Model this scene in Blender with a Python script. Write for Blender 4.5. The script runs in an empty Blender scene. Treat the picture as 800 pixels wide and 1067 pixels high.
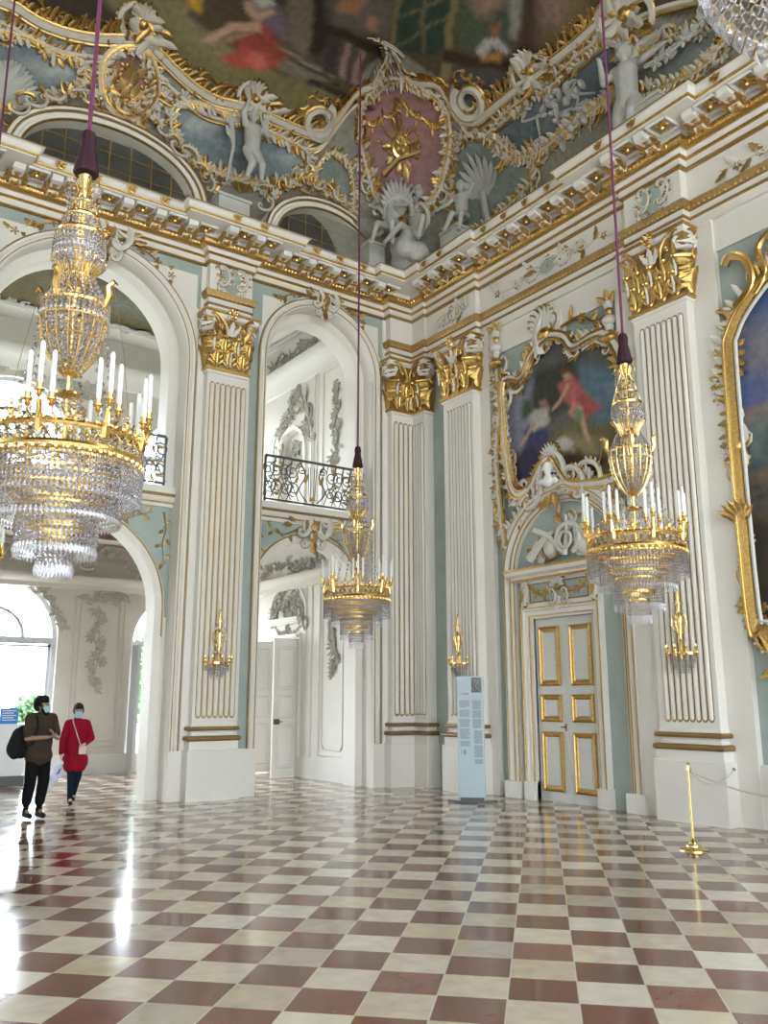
import bpy, math, random
import numpy as np
from mathutils import Vector
from mathutils.geometry import tessellate_polygon
from math import sin, cos, pi, hypot, atan2, radians
SC = bpy.context.scene; COL = SC.collection
# ------------------------------------------------------------------ materials
def mat(name, col, rough=.5, metal=0, noise=0, nscale=3, col2=None, bump=0, bscale=20, spec=.5, emit=None):
    m = bpy.data.materials.new(name); m.use_nodes = True
    nt = m.node_tree; b = nt.nodes['Principled BSDF']
    b.inputs['Base Color'].default_value = (*col, 1); b.inputs['Roughness'].default_value = rough
    b.inputs['Metallic'].default_value = metal; b.inputs['Specular IOR Level'].default_value = spec
    tc = nt.nodes.new('ShaderNodeTexCoord')
    if noise or col2:
        n = nt.nodes.new('ShaderNodeTexNoise'); n.inputs['Scale'].default_value = nscale; n.inputs['Detail'].default_value = 6
        n.inputs['Roughness'].default_value = .65
        r = nt.nodes.new('ShaderNodeValToRGB'); r.color_ramp.elements[0].position = .3; r.color_ramp.elements[1].position = .7
        c2 = col2 or tuple(c*(1-noise) for c in col)
        r.color_ramp.elements[0].color = (*c2, 1); r.color_ramp.elements[1].color = (*col, 1)
        nt.links.new(tc.outputs['Object'], n.inputs['Vector']); nt.links.new(n.outputs['Fac'], r.inputs['Fac'])
        nt.links.new(r.outputs['Color'], b.inputs['Base Color'])
    if bump:
        n = nt.nodes.new('ShaderNodeTexNoise'); n.inputs['Scale'].default_value = bscale; n.inputs['Detail'].default_value = 4
        bp = nt.nodes.new('ShaderNodeBump'); bp.inputs['Strength'].default_value = bump; bp.inputs['Distance'].default_value = .02
        nt.links.new(tc.outputs['Object'], n.inputs['Vector']); nt.links.new(n.outputs['Fac'], bp.inputs['Height'])
        nt.links.new(bp.outputs['Normal'], b.inputs['Normal'])
    if emit:
        b.inputs['Emission Color'].default_value = (*col, 1); b.inputs['Emission Strength'].default_value = emit
    return m
def attr_mat(name, rough=.6):
    m = bpy.data.materials.new(name); m.use_nodes = True
    nt = m.node_tree; b = nt.nodes['Principled BSDF']; b.inputs['Roughness'].default_value = rough
    b.inputs['Specular IOR Level'].default_value = .2
    a = nt.nodes.new('ShaderNodeAttribute'); a.attribute_name = 'Col'
    n = nt.nodes.new('ShaderNodeTexNoise'); n.inputs['Scale'].default_value = 9; n.inputs['Detail'].default_value = 8
    mx = nt.nodes.new('ShaderNodeMix'); mx.data_type = 'RGBA'; mx.blend_type = 'OVERLAY'; mx.inputs[0].default_value = .45
    tc = nt.nodes.new('ShaderNodeTexCoord'); nt.links.new(tc.outputs['Object'], n.inputs['Vector'])
    nt.links.new(a.outputs['Color'], mx.inputs[6]); nt.links.new(n.outputs['Fac'], mx.inputs[7])
    nt.links.new(mx.outputs[2], b.inputs['Base Color'])
    return m
WHITE = mat('white_plaster', (.80,.765,.705), .55, noise=.05, nscale=1.5, bump=.15, bscale=8)
STUCCO = mat('white_stucco_relief', (.70,.67,.61), .5, noise=.08, nscale=4)
BEIGE = mat('warm_beige_plaster', (.70,.65,.57), .6, noise=.08, nscale=2, bump=.15, bscale=8)
GREYST = mat('grey_stucco', (.56,.55,.51), .6, noise=.14, nscale=3)
GREYREL = mat('shaded_grey_relief', (.42,.39,.34), .6, noise=.25, nscale=5)
GREEN = mat('sage_green_stucco', (.40,.455,.42), .5, col2=(.32,.38,.355), nscale=2.2)
GOLD = mat('gilding', (.76,.50,.17), .33, 1, noise=.5, nscale=30, bump=.4, bscale=40)
GOLDD = mat('old_gilding', (.52,.35,.14), .42, .75, noise=.4, nscale=30, bump=.3, bscale=40)
GOLDB = mat('polished_gilt_bronze', (.90,.64,.24), .22, 1)
BRONZE = mat('brown_gilt_torus', (.30,.19,.075), .42, .35, noise=.25, nscale=8)
IRON = mat('dark_iron', (.10,.10,.10), .45, .6)
GLASSD = mat('dark_leaded_glass', (.10,.10,.09), .2, 0, noise=.5, nscale=1.5)
CORD = mat('mauve_cord', (.15,.03,.09), .7)
PURPLE = mat('purple_silk', (.038,.003,.014), .7, 0, noise=.4, nscale=60)
CANDLE = mat('candle_wax', (.88,.87,.84), .4)
def crystal():
    m = bpy.data.materials.new('cut_crystal'); m.use_nodes = True; nt = m.node_tree
    for n in list(nt.nodes):
        if n.type == 'BSDF_PRINCIPLED': nt.nodes.remove(n)
    out = [n for n in nt.nodes if n.type == 'OUTPUT_MATERIAL'][0]
    tr = nt.nodes.new('ShaderNodeBsdfTransparent'); tr.inputs[0].default_value = (.93,.93,.97,1)
    gl = nt.nodes.new('ShaderNodeBsdfGlossy'); gl.inputs['Roughness'].default_value = .06; gl.inputs[0].default_value = (.93,.93,.97,1)
    rf = nt.nodes.new('ShaderNodeBsdfRefraction'); rf.inputs['IOR'].default_value = 1.5; rf.inputs['Roughness'].default_value = .03
    fr = nt.nodes.new('ShaderNodeLayerWeight'); fr.inputs[0].default_value = .72
    m1 = nt.nodes.new('ShaderNodeMixShader'); m1.inputs[0].default_value = .6
    m2 = nt.nodes.new('ShaderNodeMixShader')
    nt.links.new(tr.outputs[0], m1.inputs[1]); nt.links.new(rf.outputs[0], m1.inputs[2])
    nt.links.new(fr.outputs['Facing'], m2.inputs[0]); nt.links.new(m1.outputs[0], m2.inputs[1]); nt.links.new(gl.outputs[0], m2.inputs[2])
    nt.links.new(m2.outputs[0], out.inputs['Surface'])
    return m
CRYSTAL = crystal()
# ------------------------------------------------------------------ mesh collector
class MB:
    def __init__(s): s.v=[]; s.f=[]; s.m=[]; s.mats=[]
    def mi(s, m):
        if m not in s.mats: s.mats.append(m)
        return s.mats.index(m)
    def grid(s, rows, m, closeu=False, flip=False):
        # rows: list of equal length lists of points
        k = s.mi(m); b = len(s.v); n = len(rows[0])
        for r in rows: s.v.extend(r)
        for i in range(len(rows)-1):
            for j in range(n if closeu else n-1):
                a = b+i*n+j; c = b+i*n+(j+1)%n
                q = (a, c, c+n, a+n)
                s.f.append(q[::-1] if flip else q); s.m.append(k)
    def poly(s, pts, m):
        b = len(s.v); s.v.extend(pts); s.f.append(tuple(range(b, b+len(pts)))); s.m.append(s.mi(m))
    def hexa(s, p, m):
        b = len(s.v); s.v.extend(p); k = s.mi(m)
        for q in ((0,3,2,1),(4,5,6,7),(0,1,5,4),(1,2,6,5),(2,3,7,6),(3,0,4,7)):
            s.f.append(tuple(b+i for i in q)); s.m.append(k)
    def box(s, x0,x1,y0,y1,z0,z1, m):
        s.hexa([(x0,y0,z0),(x1,y0,z0),(x1,y1,z0),(x0,y1,z0),(x0,y0,z1),(x1,y0,z1),(x1,y1,z1),(x0,y1,z1)], m)
    def mbox(s, M, u0,u1,v0,v1,h0,h1, m):
        s.hexa([M(u0,v0,h0),M(u1,v0,h0),M(u1,v1,h0),M(u0,v1,h0),M(u0,v0,h1),M(u1,v0,h1),M(u1,v1,h1),M(u0,v1,h1)], m)
    def bbox(s, M, u0,u1,v0,v1,h0,h1,m,b=.015):
        # box with a chamfered front
        s.mbox(M,u0,u1,v0,v1,h0,h1-b,m)
        s.hexa([M(u0,v0,h1-b),M(u1,v0,h1-b),M(u1,v1,h1-b),M(u0,v1,h1-b),M(u0+b,v0+b,h1),M(u1-b,v0+b,h1),M(u1-b,v1-b,h1),M(u0+b,v1-b,h1)], m)
    def tube3(s, pts, r, m, n=6, closed=False):
        if not isinstance(r,(list,tuple)): r=[r]*len(pts)
        rows=[]; P=[Vector(p) for p in pts]; up=None
        for i,p in enumerate(P):
            a=P[max(0,i-1)]; c=P[min(len(P)-1,i+1)]; t=(c-a)
            if t.length<1e-9: t=Vector((0,0,1))
            t.normalize()
            if up is None:
                up=Vector((0,0,1)) if abs(t.z)<.9 else Vector((1,0,0))
            x=up.cross(t)
            if x.length<1e-6: x=Vector((1,0,0)).cross(t)
            x.normalize(); y=t.cross(x); up=y
            rows.append([tuple(p+x*(r[i]*cos(2*pi*k/n))+y*(r[i]*sin(2*pi*k/n))) for k in range(n)])
        s.grid(rows, m, True)
        s.poly(rows[0][::-1], m); s.poly(rows[-1], m)
    def lathe(s, prof, m, n=16, c=(0,0,0), cap=True):
        rows=[[(c[0]+r*cos(2*pi*k/n), c[1]+r*sin(2*pi*k/n), c[2]+z) for k in range(n)] for r,z in prof]
        s.grid(rows, m, True)
        if cap: s.poly(rows[0][::-1], m); s.poly(rows[-1], m)
    def ball(s, c, r, m, nu=8, nv=6):
        if not isinstance(r,(tuple,list)): r=(r,r,r)
        rows=[[(c[0]+r[0]*sin(pi*i/nv)*cos(2*pi*k/nu), c[1]+r[1]*sin(pi*i/nv)*sin(2*pi*k/nu), c[2]-r[2]*cos(pi*i/nv)) for k in range(nu)] for i in range(nv+1)]
        s.grid(rows, m, True)
    def bead(s, x,y,z, r, h, m):
        b=len(s.v); k=s.mi(m)
        s.v.extend([(x,y,z+h),(x+r,y,z),(x,y+r,z),(x-r,y,z),(x,y-r,z),(x,y,z-h)])
        for q in ((0,1,2),(0,2,3),(0,3,4),(0,4,1),(5,2,1),(5,3,2),(5,4,3),(5,1,4)): s.f.append(tuple(b+i for i in q)); s.m.append(k)
    def sweep(s, path, prof, m, closed=False):
        # plan path, outward = right-hand side of travel; profile = (offset, z)
        n=len(path); rows=[]
        for i,(x,y) in enumerate(path):
            ns=[]
            if i>0: dx,dy=x-path[i-1][0],y-path[i-1][1]; l=hypot(dx,dy); ns.append((dy/l,-dx/l))
            if i<n-1: dx,dy=path[i+1][0]-x,path[i+1][1]-y; l=hypot(dx,dy); ns.append((dy/l,-dx/l))
            if len(ns)==1: ox,oy=ns[0]
            else:
                dd=1+ns[0][0]*ns[1][0]+ns[0][1]*ns[1][1]; ox=(ns[0][0]+ns[1][0])/dd; oy=(ns[0][1]+ns[1][1])/dd
            rows.append([(x+ox*o,y+oy*o,z) for o,z in prof])
        for i in range(n-1): s.grid([rows[i],rows[i+1]], m, False)
        if closed:
            s.poly(rows[0], m); s.poly(rows[-1][::-1], m)
    def build(s, name, parent=None, smooth=True, loc=None):
        me=bpy.data.meshes.new(name); me.from_pydata([tuple(map(float,v)) for v in s.v],[],s.f)
        for m in s.mats: me.materials.append(m)
        me.polygons.foreach_set('material_index', s.m)
        if smooth:
            me.polygons.foreach_set('use_smooth',[True]*len(me.polygons))
            try: me.set_sharp_from_angle(angle=radians(38))
            except Exception: pass
        me.update()
        o=bpy.data.objects.new(name,me); COL.objects.link(o)
        if parent: o.parent=parent
        return o
def tag(o,label=None,cat=None,group=None,kind=None):
    if label: o['label']=label
    if cat: o['category']=cat
    if group: o['group']=group
    if kind: o['kind']=kind
    return o
def thing(name,label,cat,loc=(0,0,0),rz=0,group=None):
    o=bpy.data.objects.new(name,None); COL.objects.link(o); o.location=loc; o.rotation_euler=(0,0,rz); o.empty_display_size=.1
    return tag(o,label,cat,group)
def part(mb,name,root,smooth=True):
    # geometry in world coordinates, parented to a thing whose origin may be elsewhere
    o=mb.build(name,root,smooth)
    lx,ly,lz=root.location
    if lx or ly or lz:
        me=o.data
        co=np.empty(len(me.vertices)*3,'f'); me.vertices.foreach_get('co',co); co=co.reshape(-1,3)-np.array([lx,ly,lz],'f'); me.vertices.foreach_set('co',co.ravel()); me.update()
    return o
def copy_tree(o,parent=None):
    c=o.copy(); COL.objects.link(c)
    if parent: c.parent=parent
    for ch in [x for x in KIDS.get(o.name,[])]: 
        copy_tree(ch,c)
    return c
KIDS={}
def index_kids():
    KIDS.clear()
    for o in bpy.data.objects:
        if o.parent: KIDS.setdefault(o.parent.name,[]).append(o)
# ------------------------------------------------------------------ maps (u right, v up, h out of the surface)
def ML(y): return lambda u,v,h=0:(u,y-h,v)
def MR(x): return lambda u,v,h=0:(x-h,-u,v)
XW,YW,RC,CW,Z0,HT=11.0,14.6,3.0,2.8,10.75,3.2
ARC=4.7
def cove(u,v,h=0):
    L=RC*pi/2; t=v/ARC
    if u<-L/2: bx,by,nx,ny=XW-RC+(u+L/2),YW,0,-1
    elif u>L/2: bx,by,nx,ny=XW,YW-RC-(u-L/2),-1,0
    else:
        th=pi/2-(u+L/2)/RC; bx,by,nx,ny=XW-RC+RC*cos(th),YW-RC+RC*sin(th),-cos(th),-sin(th)
    if t>1: return (bx+nx*(CW+v-ARC),by+ny*(CW+v-ARC),Z0+HT-h)
    th=t*pi/2; d=CW*(1-cos(th)); z=Z0+HT*sin(th)
    a=cos(th)*HT; b=sin(th)*CW; l=hypot(a,b)
    return (bx+nx*(d+h*a/l),by+ny*(d+h*a/l),z-h*b/l)
def pathmap(path):
    # u = length along the plan path, h = outward (right of travel)
    seg=[];t=0
    for (x0,y0),(x1,y1) in zip(path,path[1:]):
        l=hypot(x1-x0,y1-y0); seg.append((t,l,x0,y0,(x1-x0)/l,(y1-y0)/l)); t+=l
    def M(u,v,h=0):
        for s in seg:
            if u<=s[0]+s[1] or s is seg[-1]: break
        d=u-s[0]; return (s[2]+s[4]*d+s[5]*h, s[3]+s[5]*d-s[4]*h, v)
    return M,seg
# ------------------------------------------------------------------ ornament in map space
def crom(pts,k=4,closed=False):
    if len(pts)<3: return list(pts)
    out=[];n=len(pts)
    for i in range(n if closed else n-1):
        g=lambda j:pts[j%n] if closed else pts[max(0,min(n-1,j))]
        p0,p1,p2,p3=g(i-1),g(i),g(i+1),g(i+2)
        for q in range(k):
            t=q/k
            out.append(tuple(.5*((2*p1[c])+(-p0[c]+p2[c])*t+(2*p0[c]-5*p1[c]+4*p2[c]-p3[c])*t*t+(-p0[c]+3*p1[c]-3*p2[c]+p3[c])*t**3) for c in (0,1)))
    out.append(pts[0] if closed else pts[-1]); return out
def tube(mb,M,pts,r0,m,r1=None,h=None,n=5,flat=1,off=0):
    r1=r0 if r1 is None else r1; N=len(pts); rows=[]
    for i,(u,v) in enumerate(pts):
        a=pts[max(0,i-1)];c=pts[min(N-1,i+1)];du,dv=c[0]-a[0],c[1]-a[1];l=hypot(du,dv) or 1;pu,pv=dv/l,-du/l
        r=r0+(r1-r0)*i/max(1,N-1); hh=(r*.5*flat if h is None else h); o=off*1
        rows.append([M(u+pu*(o+r*cos(2*pi*k/n)),v+pv*(o+r*cos(2*pi*k/n)),hh+r*flat*sin(2*pi*k/n)) for k in range(n)])
    mb.grid(rows,m,True)
def spiral(cx,cy,R,a0,turns,d=1,k=10,r_end=.12):
    N=max(4,int(turns*k)); return [(cx+R*(1-(1-r_end)*i/N)*cos(a0+d*2*pi*turns*i/N),cy+R*(1-(1-r_end)*i/N)*sin(a0+d*2*pi*turns*i/N)) for i in range(N+1)]
def blob(mb,M,u,v,ru,rv,rh,m,nu=6,nv=3,a=0):
    rows=[]
    for i in range(nv+1):
        p=pi/2*i/nv
        rows.append([M(u+cos(p)*(ru*cos(q)*cos(a)-rv*sin(q)*sin(a)),v+cos(p)*(ru*cos(q)*sin(a)+rv*sin(q)*cos(a)),rh*sin(p)) for q in [2*pi*k/nu for k in range(nu)]])
    mb.grid(rows,m,True)
def leaf(mb,M,u,v,ang,L,Wd,m,curl=.3,h0=0,ns=6,bulge=.45):
    rows=[]
    for i in range(ns+1):
        s=i/ns; w=Wd*(sin(pi*min(1,s*.9+.08))**.7)*(1+(.16*(1 if i%2 else -1) if ns>3 else 0))*(1 if s<1 else .1)
        cu=u+cos(ang)*L*s; cv=v+sin(ang)*L*s; row=[]
        for j in (-1,-.5,0,.5,1):
            row.append(M(cu-sin(ang)*w*j,cv+cos(ang)*w*j,h0+curl*L*s*s+bulge*Wd*(1-abs(j)**1.5)*(1-s*.5)-(Wd*.18 if j==0 else 0)))
        rows.append(row)
    mb.grid(rows,m)
def flower(mb,M,u,v,R,m,m2=None,n=5,ph=0):
    for k in range(n):
        a=ph+2*pi*k/n; blob(mb,M,u+cos(a)*R*.6,v+sin(a)*R*.6,R*.5,R*.32,R*.35,m,5,2,a)
    blob(mb,M,u,v,R*.3,R*.3,R*.55,m2 or m,5,2)
def cscroll(mb,M,u,v,S,ang,m,flip=1,r=.12,tips=None):
    pts=[(-.15,.42),(-.02,.55),(.16,.45),(.12,.28),(-.02,.3)][::-1]+[(-.3,.25),(-.42,0),(-.3,-.25),(-.15,-.42),(.02,-.55),(.2,-.42),(.14,-.26),(0,-.3)]
    pts=[(-.02,.3),(.12,.28),(.16,.45),(-.02,.55),(-.22,.42),(-.38,.15),(-.38,-.15),(-.22,-.42),(.0,-.55),(.18,-.42),(.12,-.27),(-.02,-.3)]
    c,s=cos(ang),sin(ang)
    q=[(u+S*(x*flip*c-y*s),v+S*(x*flip*s+y*c)) for x,y in pts]
    q=crom(q,3); N=len(q); r*=.66; rr=[S*r*(.42+.75*sin(pi*i/(N-1))) for i in range(N)]
    rows=[]
    for i,(a,b) in enumerate(q):
        p0=q[max(0,i-1)];p1=q[min(N-1,i+1)];du,dv=p1[0]-p0[0],p1[1]-p0[1];l=hypot(du,dv) or 1;pu,pv=dv/l,-du/l;R=rr[i]
        rows.append([M(a+pu*R*cos(2*pi*k/5),b+pv*R*cos(2*pi*k/5),R*.5+R*sin(2*pi*k/5)) for k in range(5)])
    mb.grid(rows,m,True)
    for e in (q[0],q[-1]): blob(mb,M,e[0],e[1],S*.06,S*.06,S*.09,tips or m,6,2)
    if tips: tube(mb,M,q[2:-2:2],S*.022,tips,h=S*r*.9,n=4,off=S*r*1.05*flip)
    if tips:
        for i in range(-2,3):
            a=i*.38; x,y=-.40*cos(a),.42*sin(a)
            leaf(mb,M,u+S*(x*flip*c-y*s),v+S*(x*flip*s+y*c),ang+(pi if flip>0 else 0)-a*flip,S*.22,S*.07,tips if i%2 else m,.3,S*.06,4)
def spray(mb,M,pts,S,m,mf,seed=0,flat=False):
    rd=random.Random(seed); q=crom(pts,4); tube(mb,M,q,S*.09,m,S*.04)
    acc=0;k=0
    for a,b in zip(q,q[1:]):
        l=hypot(b[0]-a[0],b[1]-a[1]); acc+=l
        if acc>S*.42:
            acc=0;k+=1; an=atan2(b[1]-a[1],b[0]-a[0]); sd=1 if k%2 else -1
            leaf(mb,M,b[0],b[1],an+sd*(.7+rd.random()*.5),S*(.55+.25*rd.random()),S*.15,m if rd.random()<.6 else mf,.3)
            if k%2==0: flower(mb,M,b[0]+rd.uniform(-.1,.1)*S,b[1]+rd.uniform(-.1,.1)*S,S*.22,mf,m,5,rd.random())
def shell(mb,M,u,v,ang,R,m1,m2,n=7,spread=1.25,r0=.25):
    for k in range(n):
        a=ang+spread*(2*k/(n-1)-1); L=R*(1-.25*abs(2*k/(n-1)-1)**2)
        leaf(mb,M,u+cos(a)*R*r0,v+sin(a)*R*r0,a,L*(1-r0),R*.95/n,m1,.25,R*.05,5,.9);blob(mb,M,u+cos(a)*L*1.0,v+sin(a)*L*1.0,R*.07,R*.07,R*.3,m2,5,2)
    blob(mb,M,u,v,R*.3,R*.3,R*.3,m2)
def frame(mb,M,pts,w,mw,mg,closed=False,k=4):
    q=crom(pts,k,closed)
    tube(mb,M,q,w*.55,mw,flat=.7,n=6)
    tube(mb,M,q,w*.17,mg,h=w*.28,off=w*.6); tube(mb,M,q,w*.17,mg,h=w*.28,off=-w*.6)
    return q
def rocaille(mb,M,pts,S,mw,mg,seed=0,closed=False,dens=1.0,side=0):
    rd=random.Random(seed); q=crom(pts,6,closed); acc=0;k=0
    for i in range(1,len(q)):
        a,b=q[i-1],q[i]; l=hypot(b[0]-a[0],b[1]-a[1]); acc+=l
        if acc>S*.5/dens:
            acc=0;k+=1; an=atan2(b[1]-a[1],b[0]-a[0]); sd=side or rd.choice((-1,1)); o=rd.uniform(-.1,.25)*S*sd
            pu,pv=b[0]-sin(an)*o,b[1]+cos(an)*o
            c=rd.random(); w,g=(mw,mg) if rd.random()<.55 else (mg,mw)
            if c<.5: cscroll(mb,M,pu,pv,S*rd.uniform(.7,1.05),an-pi/2+rd.uniform(-.5,.5),w,rd.choice((-1,1)),.13,g if rd.random()<.7 else None)
            elif c<.75:
                for d in (-.6,0,.6): leaf(mb,M,pu,pv,an+sd*pi/2+d+rd.uniform(-.3,.3),S*rd.uniform(.45,.75),S*.13,mg,.3,S*.04)
            elif c<.9: flower(mb,M,pu,pv,S*.26,mg,mw,5,rd.random())
            else: shell(mb,M,pu,pv,an+sd*pi/2,S*.6,mw,mg,5)
def ruffle(mb,M,pts,S,m1,m2,side=1,closed=False,h=.03,seed=0):
    rd=random.Random(seed);q=crom(pts,8,closed);acc=0;k=0
    for a,b in zip(q,q[1:]):
        l=hypot(b[0]-a[0],b[1]-a[1]);acc+=l
        if acc>S*.5:
            acc=0;k+=1;an=atan2(b[1]-a[1],b[0]-a[0]);L=S*rd.uniform(.7,1.35)*(1.3 if k%5==0 else 1)
            leaf(mb,M,b[0],b[1],an+side*(pi/2-.45)+rd.uniform(-.25,.25),L,S*.24,m1 if k%4 else m2,.35,h,4,.8)
            if k%3==0: leaf(mb,M,b[0],b[1],an+side*(pi/2+.6),L*.7,S*.16,m2,.3,h+.01,4,.7)
def garland(mb,M,p0,p1,sag,S,m,mf,seed=0):
    pts=[(p0[0]+(p1[0]-p0[0])*t,p0[1]+(p1[1]-p0[1])*t-sag*4*t*(1-t)) for t in [i/6 for i in range(7)]]
    spray(mb,M,pts,S,m,mf,seed)
    rd=random.Random(seed)
    for t in pts[1:-1]: flower(mb,M,t[0]+rd.uniform(-.1,.1)*S,t[1]+rd.uniform(-.1,.1)*S,S*.3,mf,m,5,rd.random())
def arc(cx,cy,r,a0,a1,n=24): return [(cx+r*cos(a0+(a1-a0)*i/n),cy+r*sin(a0+(a1-a0)*i/n)) for i in range(n+1)]
def archpts(cx,hw,z0,zs,n=24,rise=None):
    rise=rise or hw
    return [(cx-hw,z0)]+[(cx-hw*cos(pi*i/n),zs+rise*sin(pi*i/n)) for i in range(n+1)]+[(cx+hw,z0)]
def face(mb,M,outer,holes,m,h=0):
    loops=[[Vector((*p,0)) for p in outer]]+[[Vector((*p,0)) for p in hl] for hl in holes]
    tri=tessellate_polygon(loops); flat=[p for l in loops for p in l]; b=len(mb.v); k=mb.mi(m)
    mb.v.extend(M(p.x,p.y,h) for p in flat)
    for t in tri:
        p,q,r=(flat[i] for i in t); ar=(q.x-p.x)*(r.y-p.y)-(q.y-p.y)*(r.x-p.x)
        t=t if ar>0 else t[::-1]; mb.f.append(tuple(b+i for i in t)); mb.m.append(k)
def slabface(mb,M,outer,holes,m,h0,h1,mr=None):
    face(mb,M,outer,holes,m,h1)
    for lp in [outer]+list(holes):
        lp=list(lp)+[lp[0]]; mb.grid([[M(*p,h1) for p in lp],[M(*p,h0) for p in lp]],mr or m)
def moulding(mb,M,pts,prof,m):
    # pts open path in (u,v); prof list of (offset to the left of travel, h)
    N=len(pts);rows=[]
    for i,(u,v) in enumerate(pts):
        a=pts[max(0,i-1)];c=pts[min(N-1,i+1)]
        d1=(u-a[0],v-a[1]);d2=(c[0]-u,c[1]-v);l1=hypot(*d1);l2=hypot(*d2)
        n1=(-d1[1]/l1,d1[0]/l1) if l1 else None;n2=(-d2[1]/l2,d2[0]/l2) if l2 else None
        n1=n1 or n2;n2=n2 or n1;dd=max(.3,1+n1[0]*n2[0]+n1[1]*n2[1]);nx,ny=(n1[0]+n2[0])/dd,(n1[1]+n2[1])/dd
        rows.append([M(u+nx*o,v+ny*o,h) for o,h in prof])
    mb.grid(rows,m,flip=True)
# ------------------------------------------------------------------ painter: colours laid on a dense surface mesh
def paint(P,base,shapes,warp=.0,freq=8):
    P=np.array(P,float); Q=P.copy()
    if warp:
        for f,a in ((freq,1),(freq*2.3,.5),(freq*5.1,.3)):
            Q[:,0]+=warp*a*np.sin(P[:,1]*f*6.28+P[:,0]*f*2.1+1.3*f); Q[:,1]+=warp*a*np.sin(P[:,0]*f*6.28-P[:,1]*f*1.7+.7*f)
    C=np.tile(np.array(base,float),(len(P),1))
    def seg(A,B):
        d=B-A;L=d@d or 1e-9;t=np.clip(((Q-A)@d)/L,0,1);return np.hypot(*(Q-(A+t[:,None]*d)).T)
    for s in shapes:
        if s[0]=='p':
            pts=np.array(s[1],float);n=len(pts);D=np.full(len(Q),1e9);ins=np.zeros(len(Q),bool)
            for i in range(n):
                A,B=pts[i],pts[(i+1)%n];D=np.minimum(D,seg(A,B))
                c=((A[1]>Q[:,1])!=(B[1]>Q[:,1]));x=(B[0]-A[0])*(Q[:,1]-A[1])/((B[1]-A[1]) or 1e-9)+A[0];ins^=c&(Q[:,0]<x)
            D=np.where(ins,-D,D);col,soft=s[2],s[3]
        elif s[0]=='l':
            pts=np.array(s[1],float);D=np.full(len(Q),1e9)
            for A,B in zip(pts,pts[1:]):D=np.minimum(D,seg(A,B))
            D-=s[2];col,soft=s[3],s[4]
        w=np.clip(.5-D/(2*soft),0,1)[:,None];C=C*(1-w)+np.array(col,float)*w
    return np.clip(C,0,1)
def setcol(me,C):
    a=me.color_attributes.new('Col','FLOAT_COLOR','POINT')
    a.data.foreach_set('color',np.hstack([C,np.ones((len(C),1))]).ravel())
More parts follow.
